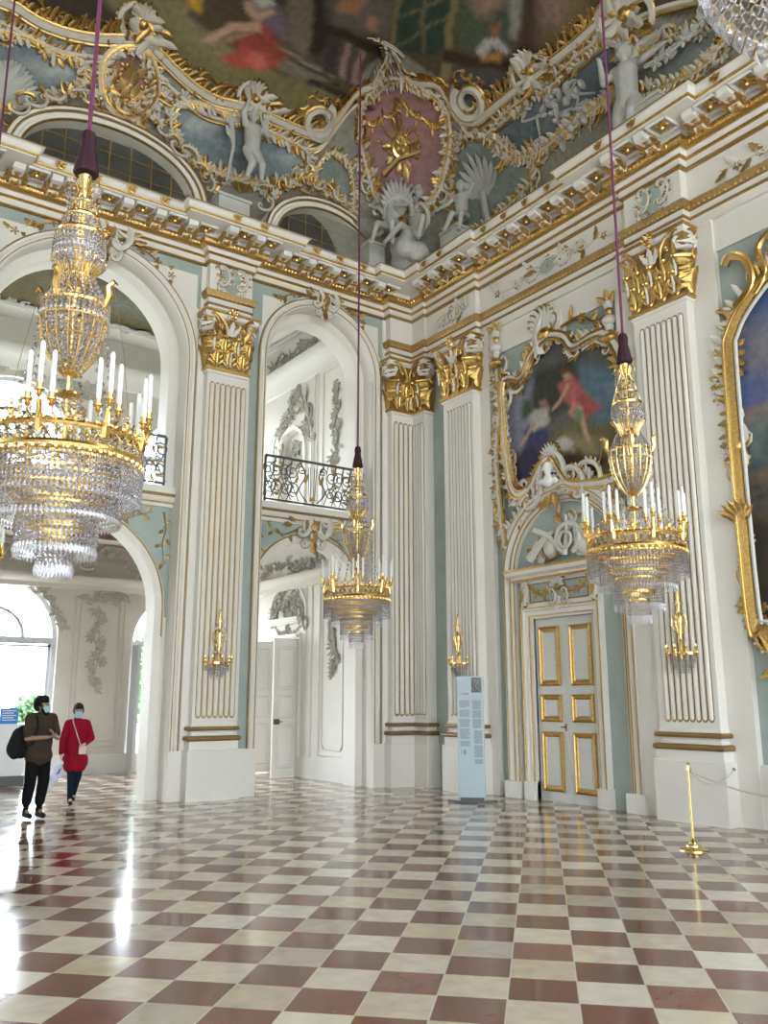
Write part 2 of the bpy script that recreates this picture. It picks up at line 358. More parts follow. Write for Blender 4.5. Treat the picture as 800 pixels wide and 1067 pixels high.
# ================================================================== ROOM
def floor_mat():
    m=bpy.data.materials.new('diagonal_marble_tiles');m.use_nodes=True;nt=m.node_tree;b=nt.nodes['Principled BSDF'];N=nt.nodes.new;Lk=nt.links.new
    tc=N('ShaderNodeTexCoord');sp=N('ShaderNodeSeparateXYZ');Lk(tc.outputs['Object'],sp.inputs[0])
    def mth(op,a,b2=None,c=None):
        n=N('ShaderNodeMath');n.operation=op
        for i,x in enumerate((a,b2,c)):
            if x is None: continue
            if isinstance(x,(int,float)): n.inputs[i].default_value=x
            else: Lk(x,n.inputs[i])
        return n.outputs[0]
    s=1/math.sqrt(2)/.404
    p=mth('ADD',mth('MULTIPLY',mth('SUBTRACT',sp.outputs[0],sp.outputs[1]),s),-.158/.404)
    q=mth('ADD',mth('MULTIPLY',mth('ADD',sp.outputs[0],sp.outputs[1]),s),-5.462/.404)
    fp,fq=mth('FLOOR',p),mth('FLOOR',q)
    odd=mth('MODULO',mth('ADD',mth('ADD',fp,fq),1000),2)   # 1 = dark
    cmb=N('ShaderNodeCombineXYZ');Lk(fp,cmb.inputs[0]);Lk(fq,cmb.inputs[1])
    wn=N('ShaderNodeTexWhiteNoise');wn.noise_dimensions='2D';Lk(cmb.outputs[0],wn.inputs['Vector'])
    def ramp(src,els):
        r=N('ShaderNodeValToRGB');Lk(src,r.inputs[0]);e=r.color_ramp.elements
        e[0].position,e[0].color=els[0][0],(*els[0][1],1);e[1].position,e[1].color=els[-1][0],(*els[-1][1],1)
        for po,c in els[1:-1]: x=e.new(po);x.color=(*c,1)
        return r.outputs[0]
    cream=ramp(wn.outputs[0],[(0,(.40,.35,.27)),(.25,(.52,.43,.30)),(.6,(.62,.54,.42)),(1,(.68,.62,.52))])
    red=ramp(wn.outputs[0],[(0,(.125,.048,.032)),(.6,(.165,.062,.042)),(1,(.20,.085,.06))])
    def mix(f,a,b2,bt='MIX'):
        x=N('ShaderNodeMix');x.data_type='RGBA';x.blend_type=bt
        if isinstance(f,(int,float)): x.inputs[0].default_value=f
        else: Lk(f,x.inputs[0])
        for i,y in ((6,a),(7,b2)):
            if isinstance(y,tuple): x.inputs[i].default_value=(*y,1)
            else: Lk(y,x.inputs[i])
        return x.outputs[2]
    tile=mix(odd,cream,red)
    no=N('ShaderNodeTexNoise');no.inputs['Scale'].default_value=7;no.inputs['Detail'].default_value=8;Lk(tc.outputs['Object'],no.inputs['Vector'])
    tile=mix(.28,tile,no.outputs[0],'OVERLAY')
    e=mth('MINIMUM',mth('MINIMUM',mth('FRACT',p),mth('SUBTRACT',1,mth('FRACT',p))),mth('MINIMUM',mth('FRACT',q),mth('SUBTRACT',1,mth('FRACT',q))))
    ep=mth('MINIMUM',mth('FRACT',p),mth('SUBTRACT',1,mth('FRACT',p)))
    gr=mth('LESS_THAN',ep,.012); gr2=mth('LESS_THAN',e,.006)
    tile=mix(mth('MULTIPLY',gr2,.5),tile,(.30,.25,.2)); tile=mix(mth('MULTIPLY',gr,.75),tile,(.62,.56,.47))
    Lk(tile,b.inputs['Base Color'])
    n2=N('ShaderNodeTexNoise');n2.inputs['Scale'].default_value=1.7;n2.inputs['Detail'].default_value=5;Lk(tc.outputs['Object'],n2.inputs['Vector'])
    mr=N('ShaderNodeMapRange');mr.inputs['From Min'].default_value=.3;mr.inputs['From Max'].default_value=.7;mr.inputs['To Min'].default_value=.07;mr.inputs['To Max'].default_value=.20
    Lk(n2.outputs[0],mr.inputs[0]);Lk(mr.outputs[0],b.inputs['Roughness'])
    bp=N('ShaderNodeBump');bp.inputs['Strength'].default_value=.12;bp.inputs['Distance'].default_value=.004
    wav=mth('ADD',mth('MULTIPLY',wn.outputs[0],.6),no.outputs[0]);Lk(wav,bp.inputs['Height']);Lk(bp.outputs[0],b.inputs['Normal'])
    b.inputs['Specular IOR Level'].default_value=.85
    return m
FX0,FX1,FY0,FY1=-9,12,-6,21.2
mb=MB();mb.box(FX0,FX1,FY0,FY1,-.2,0,floor_mat());tag(mb.build('floor',smooth=False),kind='structure')
# --- left wall (faces -y) with two tall arches
YL=14.5
A1=(3.89,1.78);A2=(8.58,1.28);A0=(-1.08,1.28);SPR1,SPR2=7.86,8.38
def archhole(c,hw,z0,zs,n=28): return archpts(c,hw,z0,zs,n)
L=ML(YL)
mb=MB()
holes=[archhole(A1[0],A1[1],-.15,SPR1),archhole(A2[0],A2[1],-.15,SPR2),archhole(A0[0],A0[1],-.15,SPR2)]
slabface(mb,L,[(FX0,-.3),(11.2,-.3),(11.2,10.9),(FX0,10.9)],holes,GREEN,-.38,0,WHITE)
tag(mb.build('wall_left'),kind='structure')
# white fields round the arches, moulded archivolts
def offset_arch(c,hw,z0,zs,o,n=28): return archpts(c,hw+o,z0,zs,n)
mb=MB();mg=MB()
for (c,hw),zs,x0,x1 in ((A1,SPR1,1.92,5.86),(A2,SPR2,7.12,10.04),(A0,SPR2,-2.5,.34)):
    lo=[(x0,.8),(x0,8.9),(x0+.06,8.95),(x0+.06,9.6),(c-.75,9.6),(c-.5,9.82),(c+.5,9.82),(c+.75,9.6),(x1-.06,9.6),(x1-.06,8.95),(x1,8.9),(x1,.8)]
    inner=archpts(c,hw+.0,.8,zs,28)
    face(mb,L,lo[:1]+lo[1:]+list(reversed(inner)),[],WHITE,.02)
    ap=archpts(c,hw,.8,zs,32)
    moulding(mb,L,ap,[(.0,-.02),(0,.03),(.02,.05),(.05,.05),(.07,.035),(.10,.075),(.14,.075),(.16,.02)],WHITE)
    for o in (.035,.165): moulding(mg,L,ap,[(o-.014,.03),(o-.008,.06),(o+.008,.06),(o+.014,.03)],GOLDD)
tag(mb.build('trim_1'),kind='structure');tag(mg.build('trim_2'),kind='structure')
# inner order: balcony level wall with lower arch and upper arch
Li=ML(14.86);mb=MB();mgr=MB();mgl=MB()
LOW={A1:(1.56,3.26,1.56),A2:(1.12,3.72,1.05),A0:(1.12,3.72,1.05)}
for (c,hw),zs in ((A1,SPR1),(A2,SPR2),(A0,SPR2)):
    lw,lz,lr=LOW[(c,hw)]
    up=archpts(c,hw-.2,5.46,zs,28);lo=archpts(c,lw,-.15,lz,24,lr)
    out=[(c-hw-.05,-.3),(c+hw+.05,-.3),(c+hw+.05,zs+hw+.1),(c-hw-.05,zs+hw+.1)]
    slabface(mb,Li,out,[lo,up],WHITE,-.44,0)
    # green spandrels
    sp=[(c-hw,3.1),(c-hw,5.1),(c+hw,5.1),(c+hw,3.1)]+list(reversed(archpts(c,lw+.17,3.1,lz,24,lr+.17)))
    face(mgr,Li,sp,[],GREEN,.012)
    ap=archpts(c,lw,lz-.5,lz,28,lr)
    moulding(mgl,Li,ap,[(.13,0),(.135,.03),(.15,.03),(.16,0)],GOLDD)
    moulding(mgl,Li,archpts(c,hw-.2,5.5,zs,28),[(.0,0),(.01,.02),(.03,.02),(.035,0)],WHITE)
tag(mb.build('wall_inner'),kind='structure');tag(mgr.build('trim_3'),kind='structure');tag(mgl.build('trim_4'),kind='structure')
# gallery floors
mb=MB();mg=MB()
for (c,hw),d in ((A1,0),(A2,0),(A0,0)):
    x0,x1=c-hw,c+hw
    prof=[(0,5.08),(.05,5.09),(.05,5.16),(.08,5.18),(.11,5.22),(.13,5.30),(.13,5.46),(-.35,5.46)]
    mb.sweep([(x0,14.86),(x1,14.86)],prof,WHITE)
    mg.sweep([(x0,14.86),(x1,14.86)],[(.05,5.155),(.085,5.16),(.085,5.18),(.05,5.185)],GOLDD)
    mg.sweep([(x0,14.86),(x1,14.86)],[(.12,5.27),(.145,5.275),(.145,5.325),(.12,5.33)],BRONZE)
mb.box(FX0,9.9,15.0,21.2,5.3,5.44,BEIGE)
tag(mb.build('ceiling_gallery'),kind='structure');tag(mg.build('trim_5'),kind='structure')
# white plinths beside arches
mb=MB()
for x0,x1 in ((5.67,6.0),(6.8,7.30),(9.86,10.2),(1.78,2.11),(.5,.98)):
    mb.mbox(L,x0,x1,0,.82,0,.07,WHITE)
tag(mb.build('baseboard_left',smooth=False),kind='structure')
# --- right wall (faces -x)
XR=11.05;Rm=MR(XR)
DR=(-11.13,-9.73,3.07) # door hole u0,u1,top
mb=MB()
slabface(mb,Rm,[(-YL-.6,0),(6,0),(6,10.9),(-YL-.6,10.9)],[[(DR[0],.01),(DR[1],.01),(DR[1],DR[2]),(DR[0],DR[2])]],GREEN,-.5,0,WHITE)
tag(mb.build('wall_right',smooth=False),kind='structure')
mb=MB();mb.box(11.42,11.5,9.3,11.5,-.1,3.4,WHITE);tag(mb.build('light_stop_behind_door',smooth=False),kind='structure')  # unseen panel added behind the door to stop light leaking round its leaves
# white upper bands and lining strips of the bays on the right wall
mb=MB()
BAYS=((-12.02,-8.83),(-6.93,-3.1))
for u0,u1 in BAYS:
    z1=8.32
    mb.mbox(Rm,u0-.2,u1+.2,z1,8.84,0,.06,WHITE)
mb.mbox(Rm,-14.6,-12.3,0,8.84,0,.06,GREEN)
mb.mbox(Rm,-12.32,-12.02,0,8.84,0,.10,WHITE)
mb.mbox(Rm,-8.83,-8.2,0,8.84,0,.11,WHITE);mb.mbox(Rm,-7.5,-6.93,0,8.84,0,.11,WHITE)
mb.mbox(Rm,-3.1,-2.6,0,8.9,0,.12,WHITE);mb.mbox(Rm,-1.7,-1.2,0,8.9,0,.12,WHITE)
mb.mbox(Rm,-6.93,-3.1,0,.82,0,.09,WHITE)
tag(mb.build('trim_6',smooth=False),kind='structure')
# --- rest of the hall: far side wall, entrance wall with tall windows
mb=MB();mb.box(FX0-.3,FX0,FY0,FY1,0,14.2,WHITE);tag(mb.build('wall_side',smooth=False),kind='structure')
mb=MB()
Bm=lambda u,v,h=0:(-u,FY0+h,v)
hs=[archpts(c,2.05,.1,7.6,16) for c in (-9,-4.2,.6,5.4)]
hs+=[[(c-1.5,10.2),(c+1.5,10.2),(c+1.5,12.0),(c-1.5,12.0)] for c in (-9,-4.2,.6,5.4)]
slabface(mb,Bm,[(-FX1,0),(-FX0,0),(-FX0,14.2),(-FX1,14.2)],hs,WHITE,-.4,0)
tag(mb.build('wall_entrance'),kind='structure')
mb=MB();mb.box(10.9,11.2,-2,15,10.3,10.9,WHITE) 
# --- garden room behind the arches
YB=20.8;Bk=ML(YB);mb=MB()
WIN=[(-.5,1.4),(3.97,1.4),(8.35,1.25)]
holes=[archpts(c,hw,-.1,3.05,20) for c,hw in WIN]+[archpts(c,hw,5.75,7.75,20) for c,hw in WIN]
slabface(mb,Bk,[(FX0,-.3),(9.95,-.3),(9.95,11),(FX0,11)],holes,BEIGE,-.4,0)
tag(mb.build('wall_garden'),kind='structure')
mb=MB()
XS=9.9;Sm=MR(XS)
slabface(mb,Sm,[(-21,-.3),(-15.28,-.3),(-15.28,11),(-21,11)],[[(-18.7,-.1),(-17.55,-.1),(-17.55,3.05),(-18.7,3.05)],archpts(-18.1,.62,5.5,7.55,14)],WHITE,-.3,0)
tag(mb.build('wall_garden_side'),kind='structure')
mb=MB();mb.box(FX0,9.95,15.3,21.2,10.6,10.8,WHITE)
mb.box(9.9,11.4,15.4,21,10.6,10.8,WHITE);mb.box(10.9,11.0,15.4,21,0,10.6,BEIGE);mb.box(9.95,11.0,19.3,19.4,0,10.6,BEIGE);mb.box(9.95,11.0,16.6,16.7,0,10.6,BEIGE)
tag(mb.build('ceiling_garden',smooth=False),kind='structure')
# lower garden room mouldings
mb=MB()
mb.sweep([(FX0+.1,YB),(XS,YB),(XS,15.3)],[(0,4.2),(.06,4.22),(.08,4.32),(.16,4.36),(.22,4.46),(.22,4.52),(0,4.55)],BEIGE)
mb.sweep([(FX0+.1,YB),(XS,YB),(XS,15.3)],[(0,.42),(.05,.44),(.05,0)],WHITE)
mb.sweep([(FX0+.1,YB),(XS,YB),(XS,15.3)],[(0,9.3),(.06,9.32),(.1,9.5),(.22,9.6),(.3,9.75),(.3,9.85),(0,9.9)],WHITE)
tag(mb.build('trim_7'),kind='structure')
# ================================================================== PILASTERS
PIL={}
def fluting(mb,M,u0,u1,n,z0,z1,h):
    p=(u1-u0)/n;w=p*.345
    zc=lambda x,top:(w*1.25)*math.sqrt(max(0,1-x*x))
    # gold bed with scalloped ends
    for i in range(n):
        c=u0+p*(i+.5);bed=[]
        for s in (1,-1):
            pts=[(c+p*.5*x,(z1 if s>0 else z0)+s*p*.62*math.sqrt(1-x*x)) for x in (-1,-.8,-.4,0,.4,.8,1)]
            bed+=pts if s<0 else pts[::-1]
        mb.poly([M(u,v,h+.004) for u,v in bed],GOLDD)
        rows=[]
        for k in range(13):
            t=k/12
            if t<.25: zz=z0+w*(1-0)*(-cos(t/.25*pi/2));sc=sin(max(.02,t/.25*pi/2))
            elif t>.75: zz=z1+w*sin((t-.75)/.25*pi/2);sc=cos((t-.75)/.25*pi/2)+.02
            else: zz=z0+(z1-z0)*(t-.25)/.5;sc=1
            rows.append([M(c+w*sc*cos(a),zz,h+.006+.034*sc*sin(a)) for a in [pi*j/6 for j in range(7)]])
        mb.grid(rows,WHITE,flip=True)
def volute(mb,M,u,v,R,d,h0,m,m2):
    q=spiral(u,v,R,pi/2,1.9,d,9);N=len(q);rows=[]
    for i,(a,b) in enumerate(q):
        p0=q[max(0,i-1)];p1=q[min(N-1,i+1)];du,dv=p1[0]-p0[0],p1[1]-p0[1];l=hypot(du,dv) or 1;pu,pv=dv/l,-du/l;r=R*.2*(1-.5*i/N);hh=h0+.06*i/N
        rows.append([M(a+pu*r*cos(2*pi*k/5),b+pv*r*cos(2*pi*k/5),hh+r*1.3*sin(2*pi*k/5)) for k in range(5)])
    mb.grid(rows,m,True)
    blob(mb,lambda a,b,h:M(a,b,h+h0),u,v,R*.35,R*.35,.07,m2)
    blob(mb,lambda a,b,h:M(a,b,h+h0-.05),u,v,R*.95,R*.95,.05,WHITE,8)
def capital_leaves(mb,M,u0,u1,zb,seed=0,vol=(1,1),edge=(0,0)):
    w=u1-u0;n=max(1,round(w/.27));up=lambda q:(lambda a,b,h=0:M(a,b,h+q))
    for row,(z,H) in enumerate(((zb+.02,.40),(zb+.26,.38))):
        k=n+row
        for i in range(k):
            c=u0+w*((i+.5)/n if row==0 else (i+.15+.0)/n if i==0 else (i-.15)/n if i==k-1 else i/n);wd=w/n*.5
            for s_ in (-1,1):
                for q,(dz,l) in enumerate(((.05,.16),(.14,.16),(.23,.13))): leaf(mb,M,c+s_*wd*.25,z+dz,pi/2-s_*(.75-.15*q),l,.035,GOLD,.25,.05+.04*row,5,.6)
            leaf(mb,M,c,z,pi/2,H,wd*.62,GOLD,.17,.04+.04*row,9,.5)
            leaf(mb,M,c,z+.03,pi/2,H*.72,wd*.2,WHITE if (i+row)%2 else GOLDB,.18,.10+.045*row,6,.9)
            blob(mb,up(.10+.045*row),c,z+H*.93,wd*.5,.045,.075,GOLDB,7)
    for s_,ok,e in ((-1,vol[0],u0),(1,vol[1],u1)):
        if ok:
            volute(mb,M,e+s_*.04,zb+.86,.155,-s_,.10,WHITE,GOLDB)
            tube(mb,up(.14),arc(e+s_*.04,zb+.86,.165,-.3,pi+.3,12),.016,GOLD)
            leaf(mb,M,e-s_*.14,zb+.58,pi/2-s_*.45,.30,.05,GOLD,.5,.08,7,.5)
            leaf(mb,M,e+s_*.06,zb+.74,-pi/2+s_*.15,.20,.05,GOLD,.1,.14,5,.6)
            flower(mb,up(.16),e-s_*.17,zb+.80,.06,GOLDB,WHITE)
            tube(mb,M,crom([(e-s_*.26,zb+.58),(e-s_*.24,zb+.82),(e-s_*.06,zb+1.02),(e+s_*.1,zb+.99)],4),.022,GOLD,h=.2)
    c=(u0+u1)/2
    if vol[0] and vol[1]:
        for s_ in (-1,1):
            volute(mb,M,c+s_*.11,zb+.86,.085,s_,.12,GOLD,GOLDB)
            leaf(mb,M,c+s_*.04,zb+.66,pi/2-s_*.5,.24,.045,WHITE,.3,.12,6,.6)
        flower(mb,up(.18),c,zb+1.10,.12,GOLDB,WHITE,6);shell(mb,up(.15),c,zb+.98,pi/2,.16,WHITE,GOLD,5)
        leaf(mb,M,c,zb+.64,pi/2,.30,.06,WHITE,.2,.12,7,.8)
def pilaster(name_lab,path,front,nfl,shaft_path=None,loc=None,vols=None,group=None):
    # path: plan outline (wall, front.., wall); front: list of (u0,u1) of fluted faces measured along path
    M,seg=pathmap(path)
    x=sum(p[0] for p in path)/len(path);y=sum(p[1] for p in path)/len(path)
    root=thing('pilaster',name_lab,'pilaster',(x,y,0),0,group)
    def ex(path,o): return path
    mb=MB();mb.sweep(path,[(.09,0),(.09,.83),(.085,.835),(.06,.84),(-.1,.84)],WHITE);part(mb,'pedestal',root)
    mb=MB();tor=lambda z,r,o:[(o+r*cos(a)*1.0,z+r*sin(a)) for a in [-pi/2+pi*k/8 for k in range(9)]]
    mb.sweep(path,[(-.05,.84),(.055,.84),(.055,.975),(.03,.985)],WHITE)
    mb.sweep(path,[(.03,1.065),(.0,1.08),(-.005,1.12),(.02,1.15)],WHITE)
    mb.sweep(path,[(.02,1.22),(.02,1.235),(0,1.28)],WHITE)
    b1=MB();b1.sweep(path,[(.03,.98)]+tor(1.022,.042,.05)+[(.03,1.065)],BRONZE)
    b1.sweep(path,[(.02,1.15)]+tor(1.186,.036,.035)+[(.02,1.222)],BRONZE)
    base=part(mb,'base',root);g=part(b1,'gilt_torus',root);g.parent=base;g.location=(0,0,0);tag(g,'brown gilt rounded mouldings')
    mb=MB();mb.sweep(path,[(0,1.25),(0,7.62),(.03,7.64),(.03,7.69)],WHITE);sh=part(mb,'shaft',root)
    fl=MB()
    for (u0,u1),n in zip(front,nfl): fluting(fl,M,u0,u1,n,1.42,7.40,.0)
    f=part(fl,'fluting',root);tag(f,'white reeds between gilt lines')
    f.parent=sh;f.location=(0,0,0)
    # capital
    cb=MB();cb.sweep(path,[(.03,7.68),(.06,7.69),(.06,7.73),(.02,7.74)],GOLD);cb.sweep(path,[(.02,7.74),(.02,8.2),(.04,8.5),(.12,8.66),(.12,8.70)],GOLDD)
    cb.sweep(path,[(.12,8.70),(.15,8.73),(.15,8.79)],WHITE);cb.sweep(path,[(.15,8.79),(.175,8.80),(.175,8.84),(0,8.85)],GOLD)
    for i,s in enumerate(seg):
        if s[1]>.3: capital_leaves(cb,M,s[0],s[0]+s[1],7.72,i,vols[i] if vols else (1,1))
        else:
            c=s[0]+s[1]/2
            for z in (7.75,8.05): leaf(cb,M,c,z,pi/2,.42,s[1]*.5,GOLD,.3,.03,6,.5)
            leaf(cb,M,c,8.3,pi/2,.4,.06,WHITE,.4,.03,5,.5)
            blob(cb,M,c,8.58,.1,.1,.09,GOLD)
    c=part(cb,'capital',root);tag(c,'gilded leafy capital with white volutes')
    return root
YP=14.28;XP=10.76
# pilaster A (between the arches), its neighbour at the left edge, corner pilaster, C, D, next one to the right
ws=.24
pilaster('fluted white pilaster with gilt capital standing between the two tall arches',[(6.0,YL),(6.0,YP),(6.80,YP),(6.80,YL)],[(ws+.03,ws+.77)],[7])
pilaster('fluted pilaster at the far left edge of the picture, left of the wide arch',[(.98,YL),(.98,YP),(1.78,YP),(1.78,YL)],[(ws+.03,ws+.77)],[7])
pilaster('folded fluted pilaster bent into the inner corner of the hall',[(10.20,YL),(10.20,YP),(XP,YP),(XP,13.86),(XP+.24,13.86)],[(.22+.05,.22+.55),(.22+.56+.02,.22+.56+.38)],[4,4],vols=[(0,0),(1,0),(0,1),(0,0)])
pilaster('fluted pilaster behind the information panel, left of the gilded double door',[(XP+.24,13.22),(XP,13.22),(XP,12.30),(XP+.24,12.30)],[(.24+.08,.24+.86)],[8])
pilaster('large fluted pilaster right of the gilded double door, behind the brass post',[(XP+.24,8.33),(XP,8.33),(XP,7.34),(XP+.24,7.34)],[(.24+.10,.24+.92)],[8])
# thin backing strips on the left wall
mb=MB()
for x0,x1 in ((5.86,6.0),(6.8,6.93),(10.07,10.2),(1.78,1.91)): mb.mbox(L,x0,x1,0,9.8,0,.06,WHITE)
tag(mb.build('trim_8',smooth=False),kind='structure')
# ================================================================== ENTABLATURE AND CORNICE
LP=[(-3.2,YL),(.94,YL),(.94,YP),(1.82,YP),(1.82,YL),(5.96,YL),(5.96,YP),(6.84,YP),(6.84,YL),(10.16,YL),(10.16,YP),(XP,YP)]
RP=[(XP,YP),(XP,13.84),(XP+.06,13.84),(XP+.06,12.22),(XP+.17,12.22),(XP+.17,8.38),(XP,8.38),(XP,7.28),(XP+.17,7.28),(XP+.17,2.6),(XP,2.6),(XP,1.7),(XP+.17,1.7),(XP+.17,-2)]
FULL=LP+RP[1:]
def cor_thing(lab,loc): return thing('cornice',lab,'cornice',loc)
cl=cor_thing('heavy white and gold bracketed cornice running above the two arches on the left wall',(5,14.4,9.8))
cr=cor_thing('heavy white and gold bracketed cornice running above the door on the right wall',(10.9,6,9.8))
def sweep_split(prof,m,nm,lab=None,smooth=True):
    for root,rng in ((cl,(0,len(LP)-1)),(cr,(len(LP)-1,len(FULL)-1))):
        tmp=MB();tmp.sweep(FULL,prof,m)
        # keep only the quads of this wall
        k=len(prof)-1;keep=MB();keep.mi(m);keep.v=tmp.v;keep.f=tmp.f[rng[0]*k:rng[1]*k];keep.m=tmp.m[rng[0]*k:rng[1]*k]
        used=sorted({i for f in keep.f for i in f});mp={i:j for j,i in enumerate(used)};keep.v=[tmp.v[i] for i in used];keep.f=[tuple(mp[i] for i in f) for f in keep.f]
        o=part(keep,nm,root,smooth)
        if lab: tag(o,lab)
sweep_split([(.0,9.84),(.05,9.87),(.05,9.99),(.07,10.01),(.10,10.02),(.12,10.08),(.16,10.10)],WHITE,'bed_moulding')
sweep_split([(.0,9.825),(.02,9.83),(.055,9.85),(.055,9.875),(.0,9.88)],GOLDD,'gilt_line')
sweep_split([(.05,9.985),(.078,9.99),(.10,10.01),(.10,10.03),(.05,10.035)],GOLD,'gilt_line')
sweep_split([(.14,10.09),(.20,10.10),(.24,10.14),(.25,10.20),(.24,10.23),(.2,10.235)],GOLD,'egg_moulding')
sweep_split([(.2,10.225),(.24,10.23),(.25,10.31),(.74,10.32),(.74,10.36),(.76,10.37)],WHITE,'corona')
sweep_split([(.735,10.345),(.77,10.35),(.775,10.375),(.75,10.385)],GOLD,'gilt_line')
sweep_split([(.75,10.375),(.77,10.39),(.79,10.43),(.80,10.48),(.84,10.49),(.84,10.51),(.2,10.54),(-.3,10.54)],WHITE,'cyma')
sweep_split([(.835,10.492),(.85,10.495),(.85,10.512),(.835,10.52)],GOLDD,'gilt_line')
# eggs along the egg moulding
CM,cseg=pathmap(FULL)
half=len(LP)-1
def run_len(i): return cseg[i]
for root,rng in ((cl,range(0,half)),(cr,range(half,len(cseg)))):
    mb=MB()
    for i in rng:
        t,l=cseg[i][0],cseg[i][1]
        e0=t-(.22 if i and turn(FULL,i)>0 else 0) if False else t
        n=max(1,int((l+.0)/.075))
        for k in range(n):
            u=t+(k+.5)*l/n
            blob(mb,lambda a,b,h:CM(a,b,.235+h),u,10.165,.026,.045,.035,GOLDB,5,2)
    part(mb,'egg_row',root)
# frieze and architrave: over the pilasters on the left, continuous on the right
def frieze(path,root,continuous):
    mb=MB();mb.sweep(path,[(-.35,8.84),(0,8.84),(0,9.0),(.02,9.02),(.02,9.14),(.0,9.15),(.0,9.84)],WHITE);f=part(mb,'frieze',root)
    g=MB();g.sweep(path,[(.02,9.12),(.06,9.14),(.085,9.20),(.09,9.26),(.0,9.275)],GOLDD);g.sweep(path,[(0,8.985),(.035,8.99),(.035,9.02),(0,9.03)],GOLDD)
    M,sg=pathmap(path)
    for s in sg:
        n=max(1,int(s[1]/.09))
        for k in range(n): leaf(g,lambda a,b,h:M(a,b,h+.06),s[0]+(k+.5)*s[1]/n,9.135,pi/2,.12,.035,GOLD,.25,0,3,.6)
    part(g,'leaf_moulding',root)
frieze(LP[5:9],cl,0);frieze(LP[1:5],cl,0);frieze(LP[9:],cl,0);frieze(RP,cr,1)
# modillions, rosettes, gilt leaves
def modillion_mesh():
    mb=MB();M=lambda u,v,h=0:(u,-h,v)   # local: projects along -y
    prof=[(0,-.17),(.06,-.20),(.13,-.17),(.18,-.12),(.28,-.095),(.36,-.115),(.42,-.09),(.44,-.04),(.44,0),(0,0)]
    L0=[(-.09,-o,z) for o,z in prof];R0=[(.09,-o,z) for o,z in prof]
    mb.grid([L0,R0],WHITE);mb.poly(L0[::-1],WHITE);mb.poly(R0,WHITE)
    for x in (-.093,.093):
        mb.tube3([(x,-(.10+.06*cos(a)*(1-a/14)),-.10+.06*sin(a)*(1-a/14)) for a in [k*.7 for k in range(12)]],.012,GOLD,4)
        mb.tube3([(x,-(.35+.035*cos(a)*(1-a/12)),-.045+.035*sin(a)*(1-a/12)) for a in [k*.8 for k in range(8)]],.010,WHITE,4)
    w=mb.build('body',None);
    g=MB();F=lambda u,v,h=0:(u*1.5,-v,-.10-h*1.5-.07*cos(v*9))
    for s in (-1,0,1): leaf(g,F,s*.03,.02,pi/2+s*-.22,.30,.05,GOLD,.10,.0,6,.6)
    blob(g,F,0,.09,.07,.08,.05,GOLD);blob(g,F,0,.27,.055,.05,.05,GOLD)
    for s in (-1,1): leaf(g,F,s*.05,.05,pi/2-s*.5,.16,.03,GOLD,.2,0,4,.6)
    return w,g.build('acanthus_leaf',None)
mw,mgd=modillion_mesh();mw_d,mg_d=mw.data,mgd.data
bpy.data.objects.remove(mw);bpy.data.objects.remove(mgd)
rb=MB();Fz=lambda u,v,h=0:(u,v,-h)
rb.poly([(-.16,-.16,.0),(-.16,.16,.0),(.16,.16,.0),(.16,-.16,.0)],GREYST)
for a,b in (((-.17,-.17),(.17,-.17)),((.17,-.17),(.17,.17)),((.17,.17),(-.17,.17)),((-.17,.17),(-.17,-.17))): tube(rb,Fz,[a,b],.026,WHITE)
flower(rb,Fz,0,0,.12,GOLD,GOLDB,6);[leaf(rb,Fz,0,0,k*pi/2+.78,.13,.04,GOLD,.2,.02,4,.5) for k in range(4)]
ro=rb.build('rosette',None);ro_d=ro.data;bpy.data.objects.remove(ro)
lb=MB();Fl=lambda u,v,h=0:(u,-h,v)
for a,s in ((.5,1),(1.1,.8),(.0,.7),(1.9,.55)): leaf(lb,Fl,-.05,-.05,a,.17*s,.035,GOLD,.2,.01,5,.5)
blob(lb,Fl,-.04,-.04,.03,.03,.03,GOLDB)
lo=lb.build('gilt_leaf',None);lo_d=lo.data;bpy.data.objects.remove(lo)
def put(me,nm,root,p,rz,parent=None):
    o=bpy.data.objects.new(nm,me);COL.objects.link(o);o.parent=parent or root
    if parent: o.location=(0,0,0)
    else: o.location=tuple(p[i]-root.location[i] for i in range(3));o.rotation_euler=(0,0,rz)
    return o
def turns(path,i):
    if i<=0 or i>=len(path)-1: return 0
    a,b,c=path[i-1],path[i],path[i+1];return (b[0]-a[0])*(c[1]-b[1])-(b[1]-a[1])*(c[0]-b[0])
for i,s in enumerate(cseg):
    t,l,x0,y0,dx,dy=s
    if l<.5: continue
    root=cl if i<half else cr;rz=atan2(dy,dx)
    # available run at the corona's depth
    g0=-.25 if turns(FULL,i)>0 else .3;g1=-.25 if turns(FULL,i+1)>0 else .3
    g0=(.25 if turns(FULL,i)<0 else -.12) if i else 0;g1=.25 if turns(FULL,i+1)<0 else -.12
    if i==half-1: g1=.62
    if i==half: g0=.62
    a,b=g0,l-g1
    if b-a<.2: continue
    n=max(1,round((b-a)/.57))
    for k in range(n):
        d=a+(k+.5)*(b-a)/n
        P=(x0+dx*d+dy*.25,y0+dy*d-dx*.25,10.31)
        m=put(mw_d,'modillion',root,P,rz);put(mg_d,'acanthus_leaf',root,P,rz,m)
        P3=(x0+dx*d+dy*.80,y0+dy*d-dx*.80,10.44);put(lo_d,'gilt_leaf',root,P3,rz)
        d2=d+(b-a)/n/2
        if k<n-1 or True:
            P2=(x0+dx*d2+dy*.52,y0+dy*d2-dx*.52,10.305);put(ro_d,'rosette',root,P2,rz)
